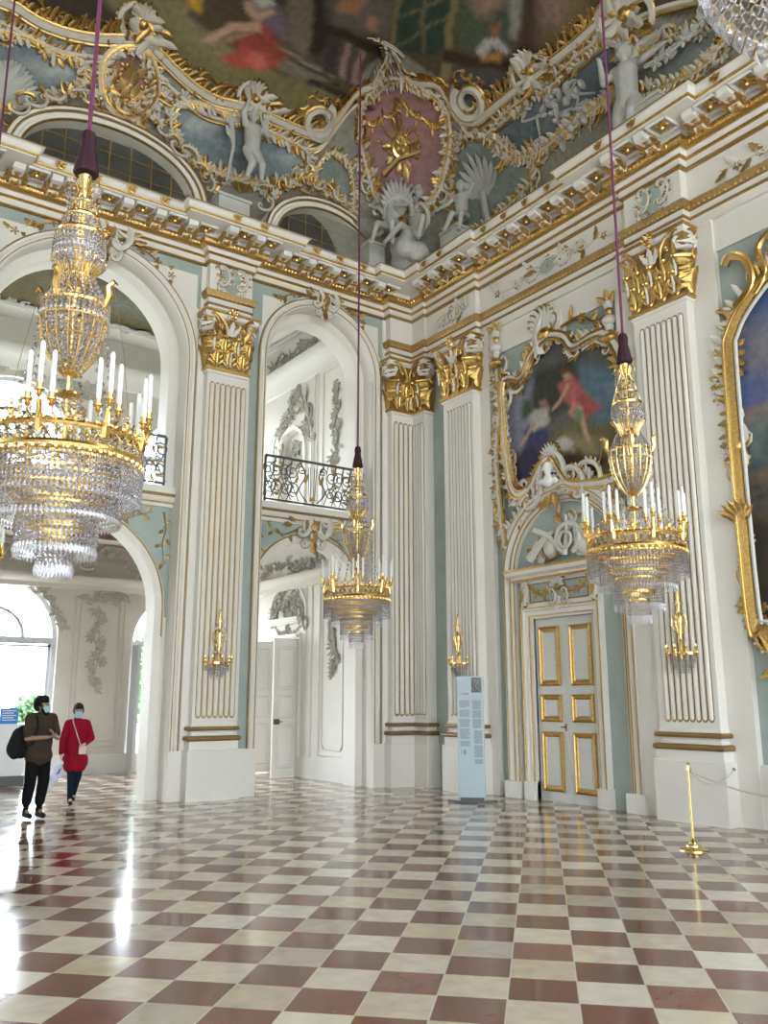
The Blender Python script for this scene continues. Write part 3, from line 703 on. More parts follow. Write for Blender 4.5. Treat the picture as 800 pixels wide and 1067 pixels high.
# frieze ornaments on the right wall (u=-y)
F1=MR(XP+.06);F2=MR(XP+.17);F0=MR(XP);FA=ML(YP)
def scrollwork(M,u,v,w,hh,seed,root,nm='frieze_ornament',mw_=STUCCO):
    mb=MB();rd=random.Random(seed)
    for s in (-1,1):
        spray(mb,M,[(u+s*w*.12,v-.02),(u+s*w*.35,v+hh*.3),(u+s*w*.62,v-hh*.15),(u+s*w,v+hh*.05*s)],hh*1.0,mw_,GOLDD,seed+s)
        cscroll(mb,M,u+s*w*.3,v,hh*.9,pi/2*s,mw_,s,.12,GOLDD);cscroll(mb,M,u+s*w*.58,v,hh*.7,-pi/2,mw_,s,.11,GOLDD)
    face(mb,M,[(u+w*.17*cos(a),v+hh*.42*sin(a)) for a in [k*pi/6 for k in range(12)]],[],GREEN,.015)
    tube(mb,M,crom([(u+w*.18*cos(a),v+hh*.45*sin(a)) for a in [k*pi/4 for k in range(8)]],3,True),.022,STUCCO)
    flower(mb,M,u,v+hh*.45,.07,GOLDD,STUCCO);flower(mb,M,u,v,.06,GOLDD)
    return part(mb,nm,root)
scrollwork(F1,-13.0,9.55,.55,.36,1,cr);scrollwork(F2,-10.3,9.55,1.35,.36,2,cr);scrollwork(F2,-4.9,9.55,1.8,.36,4,cr)
scrollwork(F2,-6.6,9.55,.01,.3,9,cr) if False else None
def cartouche(M,u,v,S,root,nm='cartouche',seed=0):
    mb=MB()
    face(mb,M,crom([(u-.30*S,v+.2*S),(u-.1*S,v+.42*S),(u+.2*S,v+.36*S),(u+.3*S,v+.05*S),(u+.22*S,v-.3*S),(u,v-.42*S),(u-.25*S,v-.25*S)],3,True)[:-1],[],GREEN,.02)
    for s in (-1,1):
        cscroll(mb,M,u+s*.30*S,v+.12*S,.62*S,0 if s>0 else pi,STUCCO,-s if s>0 else 1,.10,GOLDD)
        cscroll(mb,M,u+s*.24*S,v-.26*S,.45*S,s*.6,STUCCO,-s,.10,GOLDD)
    rocaille(mb,M,[(u-.4*S,v+.3*S),(u,v+.5*S),(u+.4*S,v+.25*S),(u+.35*S,v-.2*S),(u,v-.45*S),(u-.35*S,v-.2*S)],.28*S,STUCCO,GOLDD,seed,True,.8)
    flower(mb,M,u+.02*S,v,.1*S,GOLDD,STUCCO)
    return part(mb,nm,root)
cartouche(F0,-7.83,9.55,.62,cr,'frieze_cartouche',3);cartouche(FA,6.4,9.55,.62,cl,'frieze_cartouche',5);cartouche(FA,1.38,9.55,.62,cl,'frieze_cartouche',6)
# ================================================================== VAULT
def gridsurf(name,pts_rows,shapes,base,warp=.004,freq=6,mat_=None):
    mb=MB();mb.grid(pts_rows,mat_)
    P=[(p[0]/(p[2]-1.68),p[1]/(p[2]-1.68)) for p in mb.v]
    C=paint(P,base,shapes,warp,freq)
    o=mb.build(name);setcol(o.data,C);return o
FR=attr_mat('fresco_plaster',.75)
BLUE=(.17,.20,.215);BLUE2=(.25,.28,.28);PINK=(.30,.165,.155);SAGE=(.20,.225,.20);OFFW=(.42,.40,.36);OLIVE=(.16,.135,.055);DK=(.045,.033,.022)
COVE_SH=[
 ('p',[(0.133,1.289),(0.196,1.245),(0.252,1.254),(0.292,1.247),(0.309,1.307),(0.300,1.347),(0.248,1.422),(0.169,1.492)],BLUE,.006),
 ('p',[(0.224,1.320),(0.259,1.280),(0.293,1.282),(0.298,1.311),(0.258,1.334)],(.38,.39,.37),.02),
 ('p',[(0.456,1.300),(0.466,1.263),(0.518,1.248),(0.585,1.247),(0.662,1.253),(0.711,1.261),(0.731,1.321),(0.727,1.371),(0.665,1.406),(0.601,1.412),(0.537,1.401),(0.489,1.365)],BLUE,.004),
 ('p',[(0.474,1.310),(0.486,1.279),(0.529,1.287),(0.529,1.320),(0.500,1.333)],(.36,.38,.37),.015),('p',[(0.657,1.299),(0.686,1.278),(0.720,1.291),(0.705,1.331)],(.33,.36,.36),.015),
 ('p',[(0.319,1.238),(0.331,1.194),(0.369,1.192),(0.399,1.230),(0.422,1.300),(0.394,1.356),(0.350,1.335)],PINK,.006),
 ('p',[(0.727,1.111),(0.713,1.061),(0.727,1.011),(0.777,0.998),(0.830,1.008),(0.882,1.056),(0.949,1.149),(0.991,1.239),(0.984,1.317),(0.914,1.323),(0.813,1.226)],PINK,.004),
 ('p',[(0.738,1.278),(0.745,1.237),(0.795,1.257),(0.861,1.351),(0.820,1.359),(0.767,1.334)],SAGE,.008),
 ('p',[(0.938,1.102),(0.929,1.039),(1.043,1.046),(1.144,1.071),(1.215,1.169),(1.145,1.337),(1.034,1.230)],SAGE,.006),
 ('p',[(0.954,1.022),(0.939,0.962),(0.945,0.875),(0.940,0.786),(0.959,0.735),(1.004,0.753),(1.041,0.794),(1.054,0.857),(1.055,0.935),(1.058,1.011),(1.015,1.056)],(.11,.135,.15),.004),
 ('p',[(0.966,0.919),(0.980,0.865),(1.039,0.898),(1.046,0.974)],(.17,.19,.19),.02),
 ('p',[(1.021,0.767),(1.022,0.703),(1.045,0.650),(1.064,0.614),(1.117,0.674),(1.106,0.748),(1.079,0.795)],(.19,.21,.19),.006)]
FRES=[
 ('p',[(0.072,1.144),(1.093,0.429),(1.193,0.479),(0.982,0.672),(0.920,0.697),(0.909,0.770),(0.913,0.865),(0.902,0.946),(0.888,0.992),(0.821,0.976),(0.750,0.962),(0.670,0.949),(0.683,1.059),(0.702,1.166),(0.646,1.205),(0.540,1.199),(0.481,1.206),(0.419,1.178),(0.372,1.158),(0.329,1.171),(0.279,1.202),(0.228,1.218),(0.181,1.205),(0.085,1.233)],(.085,.065,.04),.004),
 ('p',[(0.176,1.170),(0.244,1.122),(0.330,1.083),(0.331,1.150),(0.280,1.196),(0.220,1.210)],DK,.01),
 ('p',[(0.261,1.110),(0.312,1.074),(0.492,1.099),(0.652,1.086),(0.685,1.086),(0.695,1.155),(0.629,1.192),(0.520,1.196),(0.459,1.193),(0.378,1.154),(0.310,1.130)],OLIVE,.008),
 ('p',[(0.330,1.083),(0.367,1.047),(0.420,1.065),(0.502,1.104),(0.486,1.142),(0.409,1.132)],(.20,.17,.085),.015),
 ('p',[(0.385,1.003),(0.519,0.909),(0.621,1.021),(0.652,1.086),(0.580,1.103),(0.501,1.101),(0.392,1.073)],(.075,.055,.035),.006),
 ('p',[(0.369,1.035),(0.396,1.020),(0.405,1.057),(0.387,1.057)],(.45,.28,.03),.006),
 ('p',[(0.528,1.056),(0.644,1.072),(0.644,1.103),(0.529,1.091)],(.17,.145,.10),.006),('l',[(0.516,1.049),(0.638,1.062)],.004,(.24,.20,.13),.003),('l',[(0.557,1.061),(0.659,1.075)],.003,(.05,.035,.02),.003),
 ('p',[(0.494,0.947),(0.528,0.923),(0.582,0.999),(0.581,1.049),(0.534,1.032)],(.16,.13,.09),.01),
 ('p',[(0.459,1.049),(0.492,1.019),(0.532,1.046),(0.563,1.067),(0.546,1.089),(0.513,1.102),(0.479,1.090)],(.26,.055,.04),.006),
 ('p',[(0.471,1.126),(0.493,1.086),(0.540,1.078),(0.559,1.091),(0.529,1.123),(0.499,1.133)],(.36,.07,.045),.005),('p',[(0.504,1.108),(0.516,1.082),(0.546,1.105),(0.532,1.120)],(.50,.14,.10),.006),
 ('p',[(0.435,1.107),(0.449,1.050),(0.486,1.028),(0.497,1.044),(0.465,1.061),(0.449,1.106)],(.42,.27,.19),.004),('p',[(0.473,1.061),(0.489,1.054),(0.471,1.091),(0.452,1.099)],(.30,.17,.12),.004),
 ('p',[(0.457,1.012),(0.487,0.978),(0.520,0.995),(0.533,1.033),(0.498,1.029)],(.15,.11,.14),.005),('l',[(0.457,1.003),(0.480,1.023),(0.491,1.001)],.006,(.42,.28,.20),.004),('p',[(0.459,0.993),(0.476,0.972),(0.492,0.983),(0.476,1.003)],(.42,.40,.36),.004),('p',[(0.482,0.972),(0.495,0.960),(0.505,0.974),(0.495,0.983)],(.05,.04,.03),.004),
 ('p',[(0.528,0.923),(0.553,0.906),(0.583,0.974),(0.599,1.037),(0.576,1.028)],(.035,.025,.018),.004),
 ('p',[(0.554,0.926),(0.635,0.870),(0.667,0.939),(0.581,0.970)],(.13,.11,.10),.012),('p',[(0.567,0.907),(0.600,0.894),(0.605,0.935),(0.574,0.939)],(.32,.16,.08),.005),('p',[(0.619,0.921),(0.636,0.918),(0.642,0.942),(0.623,0.941)],(.38,.20,.13),.004),
 ('l',[(0.569,0.979),(0.679,0.970)],.010,(.04,.028,.02),.003),('l',[(0.619,1.092),(0.732,1.089)],.008,(.04,.028,.02),.003),
 ('p',[(0.586,0.986),(0.604,0.988),(0.644,1.058),(0.624,1.067)],(.05,.04,.045),.003),('p',[(0.614,0.986),(0.623,0.984),(0.662,1.057),(0.650,1.054)],(.30,.20,.18),.003),('p',[(0.640,0.983),(0.652,0.984),(0.685,1.057),(0.673,1.055)],(.28,.19,.17),.003),
 ('p',[(0.637,0.880),(0.644,0.842),(0.693,0.808),(0.750,0.893),(0.739,0.933),(0.687,0.950)],(.035,.055,.042),.004),
 ]+[('l',[(0.680,0.950),(0.628,0.853)],.004,(.19,.15,.07),.002),('l',[(0.754,0.903),(0.692,0.809)],.006,(.19,.15,.07),.002),('l',[(0.655,0.905),(0.691,0.817)],.003,(.15,.13,.07),.002),('l',[(0.685,0.946),(0.717,0.853)],.003,(.15,.13,.07),.002),('l',[(0.728,0.934),(0.657,0.833)],.003,(.12,.11,.06),.002)]+[
 ('p',[(0.751,0.910),(0.897,0.849),(0.908,0.868),(0.765,0.931)],(.05,.03,.022),.003),('p',[(0.765,0.936),(0.780,0.926),(0.826,0.987),(0.799,0.984)],(.22,.18,.09),.003),('p',[(0.780,0.926),(0.903,0.877),(0.902,0.946),(0.886,0.981),(0.829,0.985)],(.075,.07,.07),.004),
 ('p',[(0.696,0.806),(0.766,0.756),(0.823,0.806),(0.823,0.859),(0.771,0.896)],(.075,.095,.06),.01),('p',[(0.710,0.796),(0.744,0.772),(0.768,0.803),(0.745,0.819)],(.34,.20,.14),.02),('p',[(0.762,0.803),(0.777,0.788),(0.833,0.848),(0.809,0.855)],(.05,.07,.06),.008),
 ('p',[(0.794,0.880),(0.792,0.856),(0.804,0.838),(0.842,0.854),(0.835,0.861),(0.810,0.858),(0.815,0.886)],(.40,.38,.35),.003),('p',[(0.779,0.828),(0.783,0.811),(0.809,0.835),(0.799,0.846)],(.22,.10,.06),.003),('p',[(0.807,0.886),(0.829,0.861),(0.840,0.878),(0.815,0.891)],(.40,.22,.05),.005),
 ('p',[(0.757,0.763),(0.772,0.752),(0.834,0.827),(0.821,0.831)],(.24,.22,.20),.004),('p',[(0.773,0.752),(0.798,0.734),(0.880,0.840),(0.860,0.854)],(.06,.035,.025),.006),
 ('p',[(0.798,0.734),(0.857,0.693),(0.898,0.744),(0.886,0.796),(0.860,0.804)],(.16,.12,.06),.02),('p',[(0.802,0.742),(0.818,0.721),(0.854,0.761),(0.840,0.775)],(.25,.16,.15),.02),
 ('p',[(0.891,0.669),(1.016,0.582),(0.978,0.652),(0.931,0.676)],(.09,.06,.045),.01)]
UMAX=13.0;UMIN=-14.5;du=.06
NU=int((UMAX-UMIN)/du)
def uval(i): return UMIN+(UMAX-UMIN)*i/NU
vl=[-.3*0+ARC*j/78 for j in range(79)]
rows=[[cove(uval(i),v) for i in range(NU+1)] for v in vl]
cv=gridsurf('ceiling_cove',rows,COVE_SH+FRES,(.25,.235,.195),.0025,7,FR);tag(cv,kind='structure')
# flat painted ceiling inside the cove
nx=int(21/.07);rows=[[(-12.2+20.5*i/nx,-9+20.8*j/nx,Z0+HT) for i in range(nx+1)] for j in range(nx+1)]
def clampc(p):
    x,y,z=p;cx,cy=XW-RC,YW-RC;R=RC-CW
    if x>cx and y>cy:
        d=hypot(x-cx,y-cy)
        if d>R: x,y=cx+(x-cx)*R/d,cy+(y-cy)*R/d
    return (min(x,XW-CW+.0),min(y,YW-CW+.0),z)
rows=[[clampc(p) for p in r] for r in rows]
cf=gridsurf('ceiling',rows,FRES,(.085,.065,.04),.0025,7,FR);tag(cf,kind='structure')
mb=MB();mb.box(-9.5,11.3,-6.3,15,14.05,14.3,WHITE);tag(mb.build('ceiling_top',smooth=False),kind='structure')
# attic band above the cornice
mb=MB()
AT=[(-9,14.42),(9.6,14.42),(10.86,13.2),(10.86,-6)]
mb.sweep(AT,[(0,10.5),(0,10.86),(.05,10.88),(.05,10.98),(-.5,11.0)],GREYST)
tag(mb.build('trim_9'),kind='structure')
# lunette windows above the two arches
def lunette(c,hw,zb,rise,lab,yf=14.34):
    root=thing('lunette_window',lab,'window',(c,yf,zb))
    Mw=ML(yf+.12);Mf=ML(yf-.12)
    pts=[(c-hw*cos(pi*i/28),zb+.15+(rise-.15)*sin(pi*i/28)**.8) for i in range(29)]
    mb=MB();mb.poly([Mw(u,v,0) for u,v in [(c-hw,zb)]+pts+[(c+hw,zb)]],GLASSD);g=part(mb,'pane',root)
    mb=MB()
    n=max(4,int(2*hw/.36))
    for k in range(1,n):
        x=c-hw+2*hw*k/n;t=(x-c)/hw;zt=zb+.15+(rise-.15)*(1-t*t)**.4
        tube(mb,Mw,[(x,zb),(x,zt)],.014,GOLDD,h=.01)
    for z in [zb+.33*k for k in range(1,int(rise/.33)+1)]:
        q=(z-zb-.15)/(rise-.15);t=math.sqrt(max(0,1-max(0,q)**2.5)) if q>0 else 1
        if t>.15: tube(mb,Mw,[(c-hw*t,z),(c+hw*t,z)],.014,GOLDD,h=.01)
    part(mb,'glazing_bars',root)
    mb=MB();ap=[(c-hw,zb)]+pts+[(c+hw,zb)]
    moulding(mb,Mf,ap,[(.0,-.26),(0,.0),(.05,.03),(.08,.03),(.10,.0),(.16,.0),(.18,.05),(.26,.05),(.28,0),(.30,-.9)],WHITE)
    sr=part(mb,'surround',root)
    mb=MB()
    for o in (.01,.17): moulding(mb,Mf,ap,[(o-.014,.02),(o,.06),(o+.02,.06),(o+.03,.02)],GOLDD)
    moulding(mb,Mf,ap,[(.245,.05),(.26,.07),(.28,.06),(.285,.03)],GOLD)
    q=part(mb,'gilt_line',root)
lunette(3.97,1.58,10.5,1.30,'wide dark leaded lunette window above the wide left arch')
lunette(8.50,1.20,10.5,1.24,'small dark leaded lunette window above the narrow arch beside the corner')
# ---- stucco framing of the vault
W_,G_=GREYST,GOLDD
VW=mat('vault_white_stucco',(.56,.51,.42),.55,noise=.12,nscale=4);VG=GOLD
main=[[(-9.00,2.40),(-8.56,2.41),(-8.30,2.41),(-7.97,2.34),(-7.57,2.34),(-7.16,2.41),(-6.89,2.49),(-6.52,2.64)],
 [(-5.99,2.69),(-5.56,2.50),(-5.20,2.37),(-4.89,2.30),(-4.53,2.29),(-3.91,2.40)],
 [(-3.81,2.35),(-3.41,2.37),(-2.97,2.37),(-2.60,2.39),(-2.27,2.53),(-2.00,2.92),(-1.56,3.50),(-0.83,3.73),(0.22,4.18)],
 [(0.76,4.00),(1.44,3.60),(2.23,3.32),(2.24,2.94),(2.19,2.56),(2.52,2.27),(3.01,2.25),(3.75,2.26),(3.86,2.26)],
 [(4.13,2.22),(4.61,2.23),(5.26,2.23),(5.73,2.26)],[(6.13,2.26),(6.75,2.13),(7.35,1.89)]]
def vthing(nm,lab,cat,pts): 
    x,y,z=cove(sum(p[0] for p in pts)/len(pts),sum(p[1] for p in pts)/len(pts));return thing(nm,lab,cat,(x,y,z))
vf=vthing('vault_frame','white and gold curving stucco frame round the painted ceiling','stucco frame',main[2])
for i,pts in enumerate(main):
    mb=MB();frame(mb,cove,pts,.15,VW,VG);
    q=[(u,v-.30) for u,v in pts];tube(mb,cove,crom(q,4),.05,VW);tube(mb,cove,crom([(u,v-.08) for u,v in q],4),.028,VG)
    part(mb,'frame_band',vf)
    mb=MB();rocaille(mb,cove,[(u,v+.16) for u,v in pts],.30,VG,VG,i,dens=.9,side=1);ruffle(mb,cove,[(u,v+.1) for u,v in pts],.2,VG,VG,1,False,.03,i);part(mb,'leaf_crest',vf)
def patch_frame(lab,pts,S,seed,cat='stucco cartouche',dens=1.1,nm='stucco_cartouche'):
    root=vthing(nm,lab,cat,pts);mb=MB();q=crom(pts,4,True);tube(mb,cove,q,S*.11,VW,flat=.9);tube(mb,cove,q,S*.06,VG,h=S*.1,off=S*.17);part(mb,'rim',root)
    mb=MB();tube(mb,cove,[(u*1.0+(sum(p[0] for p in pts)/len(pts)-u)*.06,v+(sum(p[1] for p in pts)/len(pts)-v)*.06) for u,v in q],S*.07,VG,h=S*.12)
    rocaille(mb,cove,pts,S*.85,VW,VG,seed,True,dens*1.6);part(mb,'scrolls',root)
    ar_=sum(a[0]*b[1]-b[0]*a[1] for a,b in zip(pts,pts[1:]+pts[:1]));sd=1 if ar_>0 else -1
    mb=MB();ruffle(mb,cove,pts,S*.42,VW,VG,sd,True,.05,seed);ruffle(mb,cove,pts,S*.36,VG,VW,-sd,True,.03,seed+9);part(mb,'ruffled_edge',root);return root
patch_frame('scrolled frame of the grey-blue cloud panel at the upper left edge',[(-8.80,1.75),(-8.15,2.07),(-7.54,2.03),(-7.15,2.06),(-7.02,1.78),(-7.22,1.46),(-7.84,1.07),(-8.57,0.74)],.42,1)
patch_frame('scrolled frame of the grey-blue panel between the two lunettes',[(-5.40,1.79),(-5.21,2.06),(-4.59,2.17),(-3.82,2.16),(-2.99,2.12),(-2.46,2.01),(-2.55,1.59),(-2.96,1.24),(-4.00,1.06),(-4.83,1.14),(-5.23,1.38)],.42,2)
pk=patch_frame('scrolled frame round the small pink field with gold flowers at upper left',[(-6.79,2.14),(-6.57,2.54),(-6.16,2.66),(-5.81,2.31),(-5.75,1.82),(-6.16,1.38),(-6.63,1.57)],.5,3,dens=1.3)
cp=patch_frame('tall scrolled cartouche round the pink field in the corner of the vault',[(-1.23,2.91),(-1.05,3.49),(0.10,3.89),(1.48,3.54),(2.00,2.99),(1.78,2.43),(1.29,1.80),(0.86,1.33),(0.20,1.04),(-0.50,1.31),(-0.86,2.04)],.5,4,dens=1.5)
patch_frame('scrolled frame of the dark blue panel above the right wall',[(2.74,1.90),(3.33,2.05),(4.33,1.99),(5.28,2.05),(5.96,1.93),(6.05,1.49),(5.77,1.21),(5.16,1.11),(4.36,1.11),(3.60,1.08),(2.82,1.39)],.42,5)
patch_frame('scrolled frame round the green field right of the corner cartouche',[(1.59,1.97),(2.41,2.13),(3.16,1.27),(3.50,0.76),(2.64,0.51),(1.43,0.41),(1.24,1.14)],.34,6,dens=.9)
patch_frame('scrolled frame round the green field left of the corner cartouche',[(-2.20,1.89),(-1.90,2.23),(-1.33,2.05),(-1.14,1.26),(-1.56,1.34),(-2.15,1.56)],.30,7,dens=.9)
patch_frame('scrolled frame below the top right crystal chandelier',[(5.86,1.28),(6.58,1.38),(7.25,1.23),(7.82,1.13),(7.34,0.66),(6.55,0.72),(5.94,0.91)],.4,8)
def vshell(lab,pts,S,seed,ang=pi/2,nm='rocaille_crest'):
    root=vthing(nm,lab,'stucco ornament',pts);mb=MB();rocaille(mb,cove,pts,S*.8,VW,VG,seed,dens=1.6)
    part(mb,'scrolls',root)
    mb=MB();tube(mb,cove,crom(pts,4),S*.12,VW,S*.05);c=pts[len(pts)//2];shell(mb,cove,c[0],c[1]-.1,ang+.2,S*.75,VW,VG,7,.8);cscroll(mb,cove,c[0]-S*.35,c[1]-.1,S*.9,pi,VW,-1,.16,VG);cscroll(mb,cove,c[0]+S*.3,c[1]-.2,S*.8,.3,VW,-1,.16,VG);ruffle(mb,cove,pts,S*.6,VW,VG,1);ruffle(mb,cove,pts,S*.6,VW,VG,-1);part(mb,'shell',root)
vshell('tall white shell crest above the small pink field at upper left',[(-6.33,2.62),(-6.23,2.89),(-6.30,3.12),(-6.16,3.01),(-6.00,2.72)],.55,11)
vshell('white shell crest above the putto between the lunettes',[(-4.11,2.36),(-3.97,2.54),(-3.90,2.70),(-3.71,2.59),(-3.50,2.45)],.5,12)
vshell('white shell peak crowning the pink corner cartouche',[(-0.88,3.73),(-0.26,4.18),(1.74,4.67),(1.08,4.24),(1.19,3.80)],.6,13)
vshell('white shell crest between the corner cartouche and the dark blue panel',[(3.77,2.29),(3.99,2.31),(4.18,2.47),(4.25,2.26),(4.26,2.11)],.6,14)
vshell('white shell crest at the top of the dark blue panel',[(5.69,2.17),(5.96,2.14),(6.21,2.20),(6.17,1.96),(6.23,1.54)],.7,15)
for i,(p,lab) in enumerate((([(-2.48,2.62)],'round white scroll left of the corner cartouche'),([(2.68,2.59)],'round white scroll right of the corner cartouche'))):
    root=vthing('volute',lab,'stucco scroll',p);mb=MB();tube(mb,cove,spiral(p[0][0],p[0][1]+.05,.38,pi/2,1.6,1 if i else -1,14,.35),.11,VW,.05);
    tube(mb,cove,spiral(p[0][0],p[0][1]+.05,.49,pi/2,1.1,1 if i else -1,14,.6),.04,VG);rocaille(mb,cove,[(p[0][0]+.5*cos(a),p[0][1]+.05+.5*sin(a)) for a in (0,1,2,3)],.25,VG,VG,i,dens=1);part(mb,'scroll',root)
# gold trophies on the pink fields
root=vthing('gilt_trophy','gold round drum and horn trophy on the pink corner field','gilt ornament',[(0.14,2.45)])
p=[(0.14,2.45)][0];mb=MB();blob(mb,cove,p[0],p[1],.26,.26,.05,GOLDD,14,3);tube(mb,cove,crom([(p[0]+.25*cos(a),p[1]+.25*sin(a)) for a in [k*pi/4 for k in range(8)]],2,True),.05,GOLDB)
for s in (-1,1): spray(mb,cove,[(p[0]+s*.15,p[1]-.2),(p[0]+s*.4,p[1]-.15),(p[0]+s*.65,p[1]+.15)],.3,GOLDD,GOLD,5+s)
flower(mb,cove,p[0],p[1],.2,GOLD);tube(mb,cove,[(p[0]-.55,p[1]-.55),(p[0]-.1,p[1]-.25),(p[0]+.55,p[1]-.2)],.08,GOLDD,.04)
tube(mb,cove,[(p[0],p[1]+.3),(p[0]+.02,p[1]+1.0)],.03,GOLD);leaf(mb,cove,p[0]+.05,p[1]-.35,-pi/2,.4,.09,GOLD)
for k in range(10): a=k*.63;leaf(mb,cove,p[0]+.3*cos(a),p[1]+.3*sin(a),a,.28,.06,GOLD if k%2 else GOLDD,.3)
part(mb,'drum',root)
root=vthing('gilt_garland','gold leafy garlands hanging at the top of the pink corner field','gilt ornament',[(0.39,3.08)]);mb=MB()
q=[(-1.04,2.98),(-0.35,3.06),(0.46,3.40),(1.03,2.90),(1.58,2.64)]
for a,b in zip(q,q[1:]): garland(mb,cove,a,b,.15,.3,GOLD,GOLD,3)
part(mb,'leaves',root)
root=vthing('gilt_bouquet','bunch of gold flowers on the small pink field at upper left','gilt ornament',[(-6.17,1.67)]);mb=MB();q=[(-6.13,1.53),(-6.17,1.67),(-6.26,1.85),(-6.21,2.06)]
rd=random.Random(5)
for (u,v) in q:
    for k in range(4): flower(mb,cove,u+rd.uniform(-.3,.3),v+rd.uniform(-.15,.15),.12,GOLD,GOLDB);leaf(mb,cove,u,v,rd.uniform(0,6.28),.4,.08,GOLDD)
part(mb,'flowers',root)
# rocaille over the lunettes
def lun_orn(c,hw,z,rise,seed,lab):
    M=ML(14.25);root=thing('lunette_ornament',lab,'gilt ornament',(c,14.2,z));mb=MB()
    pts=[(c-(hw+.42)*cos(a),z+.1+(rise+.38)*sin(a)) for a in [.35+k*(pi-.7)/8 for k in range(9)]]
    rocaille(mb,lambda u,v,h:cove(u-8-RC*pi/4+.0,(v-Z0)*1.05,h+.1) if False else M(u,v,h+.1),pts,.34,VW,VG,seed,dens=1.1,side=1);part(mb,'scrolls',root)
lun_orn(3.97,1.58,10.5,1.28,21,'gold and white scrollwork lying on the wide lunette surround')
lun_orn(8.5,1.2,10.5,1.24,22,'gold and white scrollwork lying on the small lunette surround')
# ================================================================== SCULPTED FIGURES (capsules fused by a voxel remesh)
def capsule(mb,p0,r0,p1,r1,m,n=10,k=4):
    P0,P1=Vector(p0),Vector(p1);d=P1-P0;L_=d.length
    if L_<1e-6: d=Vector((0,0,1));L_=1e-6
    t=d.normalized();x=t.orthogonal().normalized();y=t.cross(x);rows=[]
    for i in range(k+1):
        a=pi/2*i/k;rows.append([tuple(P0-t*(r0*cos(a))+(x*cos(q)+y*sin(q))*(r0*max(.01,sin(a)))) for q in [2*pi*j/n for j in range(n)]])
    for i in range(k+1):
        a=pi/2*(1-i/k);rows.append([tuple(P1+t*(r1*cos(a))+(x*cos(q)+y*sin(q))*(r1*max(.01,sin(a)))) for q in [2*pi*j/n for j in range(n)]])
    mb.grid(rows,m,True);mb.poly(rows[0][::-1],m);mb.poly(rows[-1],m)
def fuse(name,caps,m,voxel,parent=None,smooth_it=2,ells=()):
    mb=MB()
    for c in caps:
        if len(c)==4: capsule(mb,*c,m)
        else: mb.ball(c[0],c[1],m,12,9)
    o=mb.build(name,parent)
    r=o.modifiers.new('fuse','REMESH');r.mode='VOXEL';r.voxel_size=voxel;r.use_smooth_shade=True
    if smooth_it:
        s=o.modifiers.new('soften','SMOOTH');s.iterations=smooth_it;s.factor=.5
    return o
def stucco_figure(nm,lab,loc,rz,s,pose,m,adult=False,tilt=0):
    # local frame: x right, z up, -y towards the viewer
    root=thing(nm,lab,'statue',loc,rz);root.rotation_euler=(tilt,0,rz);root.scale=(s,s,s)
    J=dict(pelvis=(0,0,0),chest=(0,0,.42),neck=(0,0,.56),head=(0,-.02,.72),lsh=(-.15,0,.50),rsh=(.15,0,.50),lel=(-.3,-.1,.35),rel=(.3,-.1,.35),lha=(-.3,-.3,.3),rha=(.35,-.3,.4),
        lhip=(-.09,0,0),rhip=(.09,0,0),lkn=(-.14,-.15,-.3),rkn=(.14,-.15,-.3),lan=(-.14,0,-.6),ran=(.14,0,-.6))
    J.update(pose);f=.8 if adult else 1
    c=[(J['pelvis'],.14*f,J['chest'],.15*f),(J['chest'],.10,J['neck'],.055),(J['lsh'],.075*f,J['rsh'],.075*f),(J['head'],(.105*f,.11*f,.13*f)),
     (J['lsh'],.062*f,J['lel'],.05*f),(J['lel'],.05*f,J['lha'],.033*f),(J['rsh'],.062*f,J['rel'],.05*f),(J['rel'],.05*f,J['rha'],.033*f),
     (J['lhip'],.10*f,J['lkn'],.072*f),(J['lkn'],.07*f,J['lan'],.04*f),(J['rhip'],.10*f,J['rkn'],.072*f),(J['rkn'],.07*f,J['ran'],.04*f)]
    for h_,e_ in (('lha','lel'),('rha','rel')):
        H=Vector(J[h_]);d=(H-Vector(J[e_])).normalized();c.append((tuple(H),.035*f,tuple(H+d*.06),.03*f))
        side=d.orthogonal().normalized()
        for k in (-1.5,-.5,.5,1.5): c.append((tuple(H+d*.05+side*k*.014),.012,tuple(H+d*(.12-.01*abs(k))+side*k*.018),.009))
        c.append((tuple(H+side*.02),.013,tuple(H+side*.06+d*.05),.010))
    for a_,k_ in (('lan','lkn'),('ran','rkn')):
        A=Vector(J[a_]);c.append((tuple(A),.04*f,tuple(A+Vector((0,-.11,-.03))),.028*f))
    hd=Vector(J['head']);c.append((tuple(hd+Vector((0,-.10*f,-.01))),.02,tuple(hd+Vector((0,-.125*f,-.03))),.016))
    for sx in (-1,1): c.append((tuple(hd+Vector((sx*.05,-.075,-.045))),(.035,.03,.03)));c.append((tuple(hd+Vector((sx*.10*f,0,0))),(.02,.03,.04)))
    fuse('body',c,m,.022,root,1)
    # curls
    mb=MB();rd=random.Random(3)
    for k in range(40):
        a=rd.uniform(0,2*pi);b=rd.uniform(.1,1.0);mb.ball((hd.x+.10*f*cos(a)*sin(b*1.5),hd.y+.03+.10*f*sin(a)*sin(b*1.5),hd.z+.05+.10*cos(b*1.5)),.032,m,6,4)
    mb.build('hair',root)
    return root
SG=mat('grey_white_statuary',(.50,.49,.46),.55,noise=.2,nscale=5)
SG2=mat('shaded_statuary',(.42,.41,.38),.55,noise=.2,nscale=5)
def wp(p,d): return p
